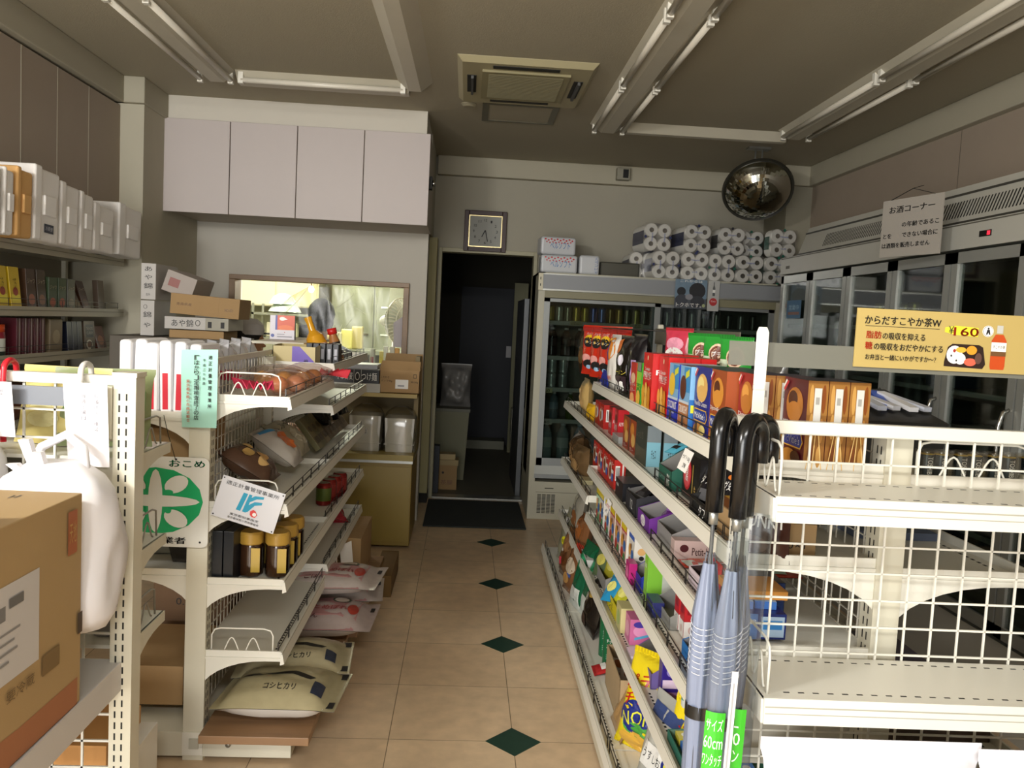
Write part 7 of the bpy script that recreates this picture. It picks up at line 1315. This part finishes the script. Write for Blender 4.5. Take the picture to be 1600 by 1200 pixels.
b = B(); b.tube([(.07, -.006, .295), (.045, -.008, .38), (.03, -.006, .44)], .0012, DARK, 4); b.build('hanging_wire', t)
t = thing('scale_notice', 'pale green paper notice with vertical lettering on the left gondola post', 'notice', (-.862, 2.772, 1.145), (0, R(-2.5), 0)); b = B(); nu, nv = 6, 10; TG = mat('a8dccb', .7)
f = lambda u, v, o=0: (-.056 + .118 * u + .004 * v, -.004 - o - .012 * (1 - v) ** 2 * u * 2 - .006 * math.sin(v * 3), .255 * v - .01 * (1 - u) * 0)
b.add([f(i / nu, j / nv) for j in range(nv + 1) for i in range(nu + 1)], [(j * (nu + 1) + i, j * (nu + 1) + i + 1, (j + 1) * (nu + 1) + i + 1, (j + 1) * (nu + 1) + i) for j in range(nv) for i in range(nu)], TG, True); b.build('paper', t)
def vert(txt, cx, top, sz, step, m): return [('b', ch, cx, top - step * i, sz[0], sz[1], m) for i, ch in enumerate(txt)]
b = B(); b.design(vert('適正計量管理事業所', .80, .90, (.10, .05), .078, INK) + vert('平成三十年度', .64, .86, (.07, .035), .058, INK) + vert('「はかり」定期検査終了の店', .44, .90, (.13, .058), .064, INK) + vert('東京都米穀小売商業組合', .22, .60, (.09, .04), .05, C('c8582c')), lambda u, v, o: f(u, v, o + .001)); b.build('lettering', t)
t = thing('measure_plate', 'white tilted plate with a blue and red mark hung over the coffee jars', 'sign', (-.698, 2.772, .892), (0, R(16), 0)); b = B(); b.box(-.107, 0, -.071, .107, .003, .071, mat('d8d8dc', .35)); b.build('plate', t, bevel=.001)
S = lambda u, v, o: (-.107 + .214 * u, -.0002 - o, -.071 + .142 * v); CB = C('1a9abc')
b = B(); b.design([('p', [(.34, .30), (.41, .30), (.45, .74), (.38, .74)], CB), ('p', [(.44, .30), (.50, .30), (.52, .74), (.47, .74)], CB), ('p', [(.46, .32), (.52, .32), (.60, .52), (.70, .58), (.70, .64), (.58, .60), (.50, .48)], CB), ('p', [(.50, .55), (.60, .68), (.70, .72), (.70, .78), (.56, .74), (.48, .62)], CB), ('p', [(.56, .36), (.60, .42), (.64, .40), (.68, .32), (.66, .25), (.61, .24), (.57, .28)], C('d83a34')), ('e', .635, .315, .03, .045, Wt)], S); b.build('mark', t)
b = B(); b.design([('t', '適正計量管理事業所', .5, .87, .84, .10, INK), ('t', '東京都知事指定', .5, .175, .46, .06, INK), ('t', '東京都米穀小売商業組合', .5, .09, .5, .055, INK)] + [('e', x, y, .012, .018, INK) for x in (.03, .97) for y in (.05, .95)], S); b.build('lettering', t)
# ================================================================ NEAR LEFT UNIT GOODS
KB = mat('a98d60', .7, var=.05, scale=6); KB2 = mat('8a6a3c', .75, var=.06, scale=6)
t = thing('cardboard_box', 'large brown delivery carton with a white shipping label on the near left shelf', 'box', (-1.072, 1.69, .603), R(-1)); w, d, h = .40, .52, .495
b = B(); b.box(-w / 2, -d / 2, 0, w / 2, d / 2, h, KB); b.build('body', t, bevel=.003)
b = B(); b.design([('p', [(0, 0), (.97, 0), (.97, .13), (.5, .13), (0, .16)], C('a06844', .7)), ('r', .04, .36, .64, .76, C('c4c0bc', .6)), ('r', .08, .62, .40, .68, C('7a7876')), ('r', .10, .56, .5, .57, C('8a8886')), ('r', .10, .52, .46, .53, C('8a8886')), ('r', .10, .48, .48, .49, C('8a8886')), ('r', .1, .44, .42, .45, C('8a8886')), ('r', .42, .66, .52, .70, C('6a6866')), ('r', .66, .27, .80, .36, C('7a6038')), ('t', '要冷蔵', .5, .30, .2, .05, C('6a5230')), ('r', .955, .34, .998, .44, C('4a3a2a')), ('r', .86, .74, .94, .94, C('a8603a')), ('t', '天地', .9, .84, .06, .1, C('c09a5c')), ('t', '日本製', .25, .07, .2, .06, C('c8946a'))], Spx(w, d, h)); b.build('side_print', t)
b = B(); b.design([('p', [(.2, .1), (.9, .18), (.8, .48), (.15, .45)], C('d8b880', .7)), ('t', 'ラーメン 〃', .5, .8, .5, .09, INK, .3)], St(w, d, h)); b.build('top_print', t)
b = B(); b.hexa([(-.1, -.2, .0), (.17, -.2, 0), (.17, -.05, .0), (-.1, -.05, 0)], [(-.1, -.2, .004), (.17, -.2, .06), (.17, -.05, .05), (-.1, -.05, .004)], mat('d0b078', .8)); o = b.build('flap', t); o.location = (0, 0, h + .001)
WP = mat('e8e6e8', .45, var=.03)
def hbag(lab, x, y, z, w, d, h, seed, rot=0):
    t = thing('shopping_bag', lab, 'bag', (x, y, z), rot, 'white plastic shopping bags'); rs = random.Random(seed); b = B(); N = 26; V = []
    K = 12
    for j in range(K + 1):
        u = j / K; q = [.84, .97, 1.0, 1.0, .99, .98, .97, .96, .94, .91, .86, .72, .40][j]; 
        for k in range(N):
            a = 2 * math.pi * k / N; c, s = math.cos(a), math.sin(a); e = (abs(c) ** 3 + abs(s) ** 3) ** (1 / 3)
            n = 1 + .04 * math.sin(a * 3 + u * 7 + seed) + .03 * math.sin(a * 7 - u * 11 + seed) + .018 * math.sin(a * 13 + u * 4)
            V.append((w / 2 * c / e * q * n, d / 2 * s / e * q * n, h * u))
    b.add(V, [(j * N + k, j * N + (k + 1) % N, (j + 1) * N + (k + 1) % N, (j + 1) * N + k) for j in range(K) for k in range(N)] + [tuple(range(N))[::-1], tuple(K * N + k for k in range(N))], WP, True)
    b.build('bag_body', t)
    b = B(); b.tube([(-.07, 0, h * .93), (-.05, .03, h + .03), (.0, .05, h + .06), (.05, .03, h + .03), (.07, 0, h * .93)], .012, WP, 8); b.build('handle', t)
    b = B()
    for k in range(3): b.hexa([(-.06 + .02 * k, -.03, h * .9), (-.045 + .02 * k, -.03, h * .9), (-.045 + .02 * k, -.01, h * .9), (-.06 + .02 * k, -.01, h * .9)], [(-.09 + .028 * k, -.06, h + .03 * ((k * 5) % 3)), (-.07 + .028 * k, -.05, h + .03 * ((k * 5) % 3)), (-.07 + .028 * k, -.03, h + .03 * ((k * 5) % 3)), (-.09 + .028 * k, -.04, h + .03 * ((k * 5) % 3))], WP)
    b.build('gathered_top', t); return t
hbag('full white plastic bag hanging on the near left mesh beside the post', -.985, 2.07, .745, .30, .22, .40, 3); hbag('white plastic bag hanging from the red hook at the picture edge', -1.23, 2.09, .86, .22, .18, .34, 5); 
for x, c, lab, L in ((-1.165, 'c82430', 'red plastic hook over the top rail of the near left unit', .12), (-.975, 'd8d4cc', 'white plastic ring hook over the top rail of the near left unit', .02)):
    m = mat(c, .3); t = thing('rail_hook', lab, 'hook', (x, 2.2, 1.352)); b = B(); b.tube([(0, -.03, -.06 - L), (0, -.034, -.04), (0, -.03, .005)] + [(0, -.03 * math.cos(i * math.pi / 8), .005 + .022 * math.sin(i * math.pi / 8)) for i in range(1, 8)] + [(0, .03, .0), (0, .03, -.03)], .0075, m, 10); b.build('hook', t)
def slip(lab, x, y, z, w, h, txt, lean=0):
    t = thing('memo_slip', lab, 'note', (x, y, z), (R(lean), 0, R(1))); b = B(); b.hexa([(-w / 2 + .004, 0, 0), (w / 2, 0, 0), (w / 2, .001, 0), (-w / 2 + .004, .001, 0)], [(-w / 2 - .006, -.006, h), (w / 2 - .004, -.004, h), (w / 2 - .004, -.003, h), (-w / 2 - .006, -.005, h)], mat('f0ecec', .7)); b.build('paper', t)
    b = B(); ops = []
    for k, s in enumerate(txt): ops += vert(s, .72 - .28 * k, .85, (.10, .05), .065, C('9a9aa4'))
    b.design(ops, lambda u, v, o: (-w / 2 + w * u, -.008 + .004 * (1 - v) - o, h * v)); b.build('handwriting', t); return t
slip('long white memo slip with faint handwriting on the near left unit', -.945, 2.15, 1.12, .105, .215, ('お届け先ご確認', '毎週土曜日'), 2); slip('white memo slip cut off by the left picture edge', -1.17, 2.14, 1.19, .1, .14, ('配達',), 4)
for k, (c, c2, lab) in enumerate((('d8c880', 'e8e0a8', 'pale yellow sack behind the near left mesh'), ('8a9468', '6a8a50', 'grey and green sack leaning behind the near left mesh'))):
    bag('flour_sack', lab, 'sack', .26, .22, .10, mat(c, .4), (-1.12 + .12 * k, 2.36, 1.138), (R(-12), 0, R(-8 + 20 * k)), [('r', .1, .45, .95, .7, C(c2)), ('e', .4, .3, .2, .1, C(c2))], 301 + k)
carton('cardboard_box', 'orange brown carton with a red oval mark low on the near left unit', 'box', .30, .25, .30, mat('c08c50', .7), (-1.10, 2.42, .255 - .25), 0, [('e', .7, .72, .15, .08, C('c83a24')), ('t', '1.8', .5, .5, .3, .1, C('b04a24')), ('t', '会社株式会社', .5, .22, .8, .12, C('b04a24'))]); carton('carton_box', 'small white box beside the orange carton low on the left', 'box', .05, .2, .26, 'd8d4c8', (-.915, 2.42, .005), 0)
b = B(); b.hexa([(-.1, 0, 0), (.0, 0, 0), (.02, .15, 0), (-.08, .15, 0)], [(-.1, 0, .003), (.0, 0, .04), (.02, .15, .05), (-.08, .15, .01)], PAPER); tag(b.build('folded_paper', None, (-.94, 2.3, .70)), 'folded white paper sticking out behind the mesh under the hanging bag', 'paper')
b = B(); b.lathe([(.0, 0), (.04, .0), (.045, .03), (.03, .05), (0, .05)], mat('8a8680', .6), n=14); tag(b.build('grey_weight', None, (-.95, 2.30, .632)), 'grey plastic lump on the shelf behind the near left mesh', 'fitting')
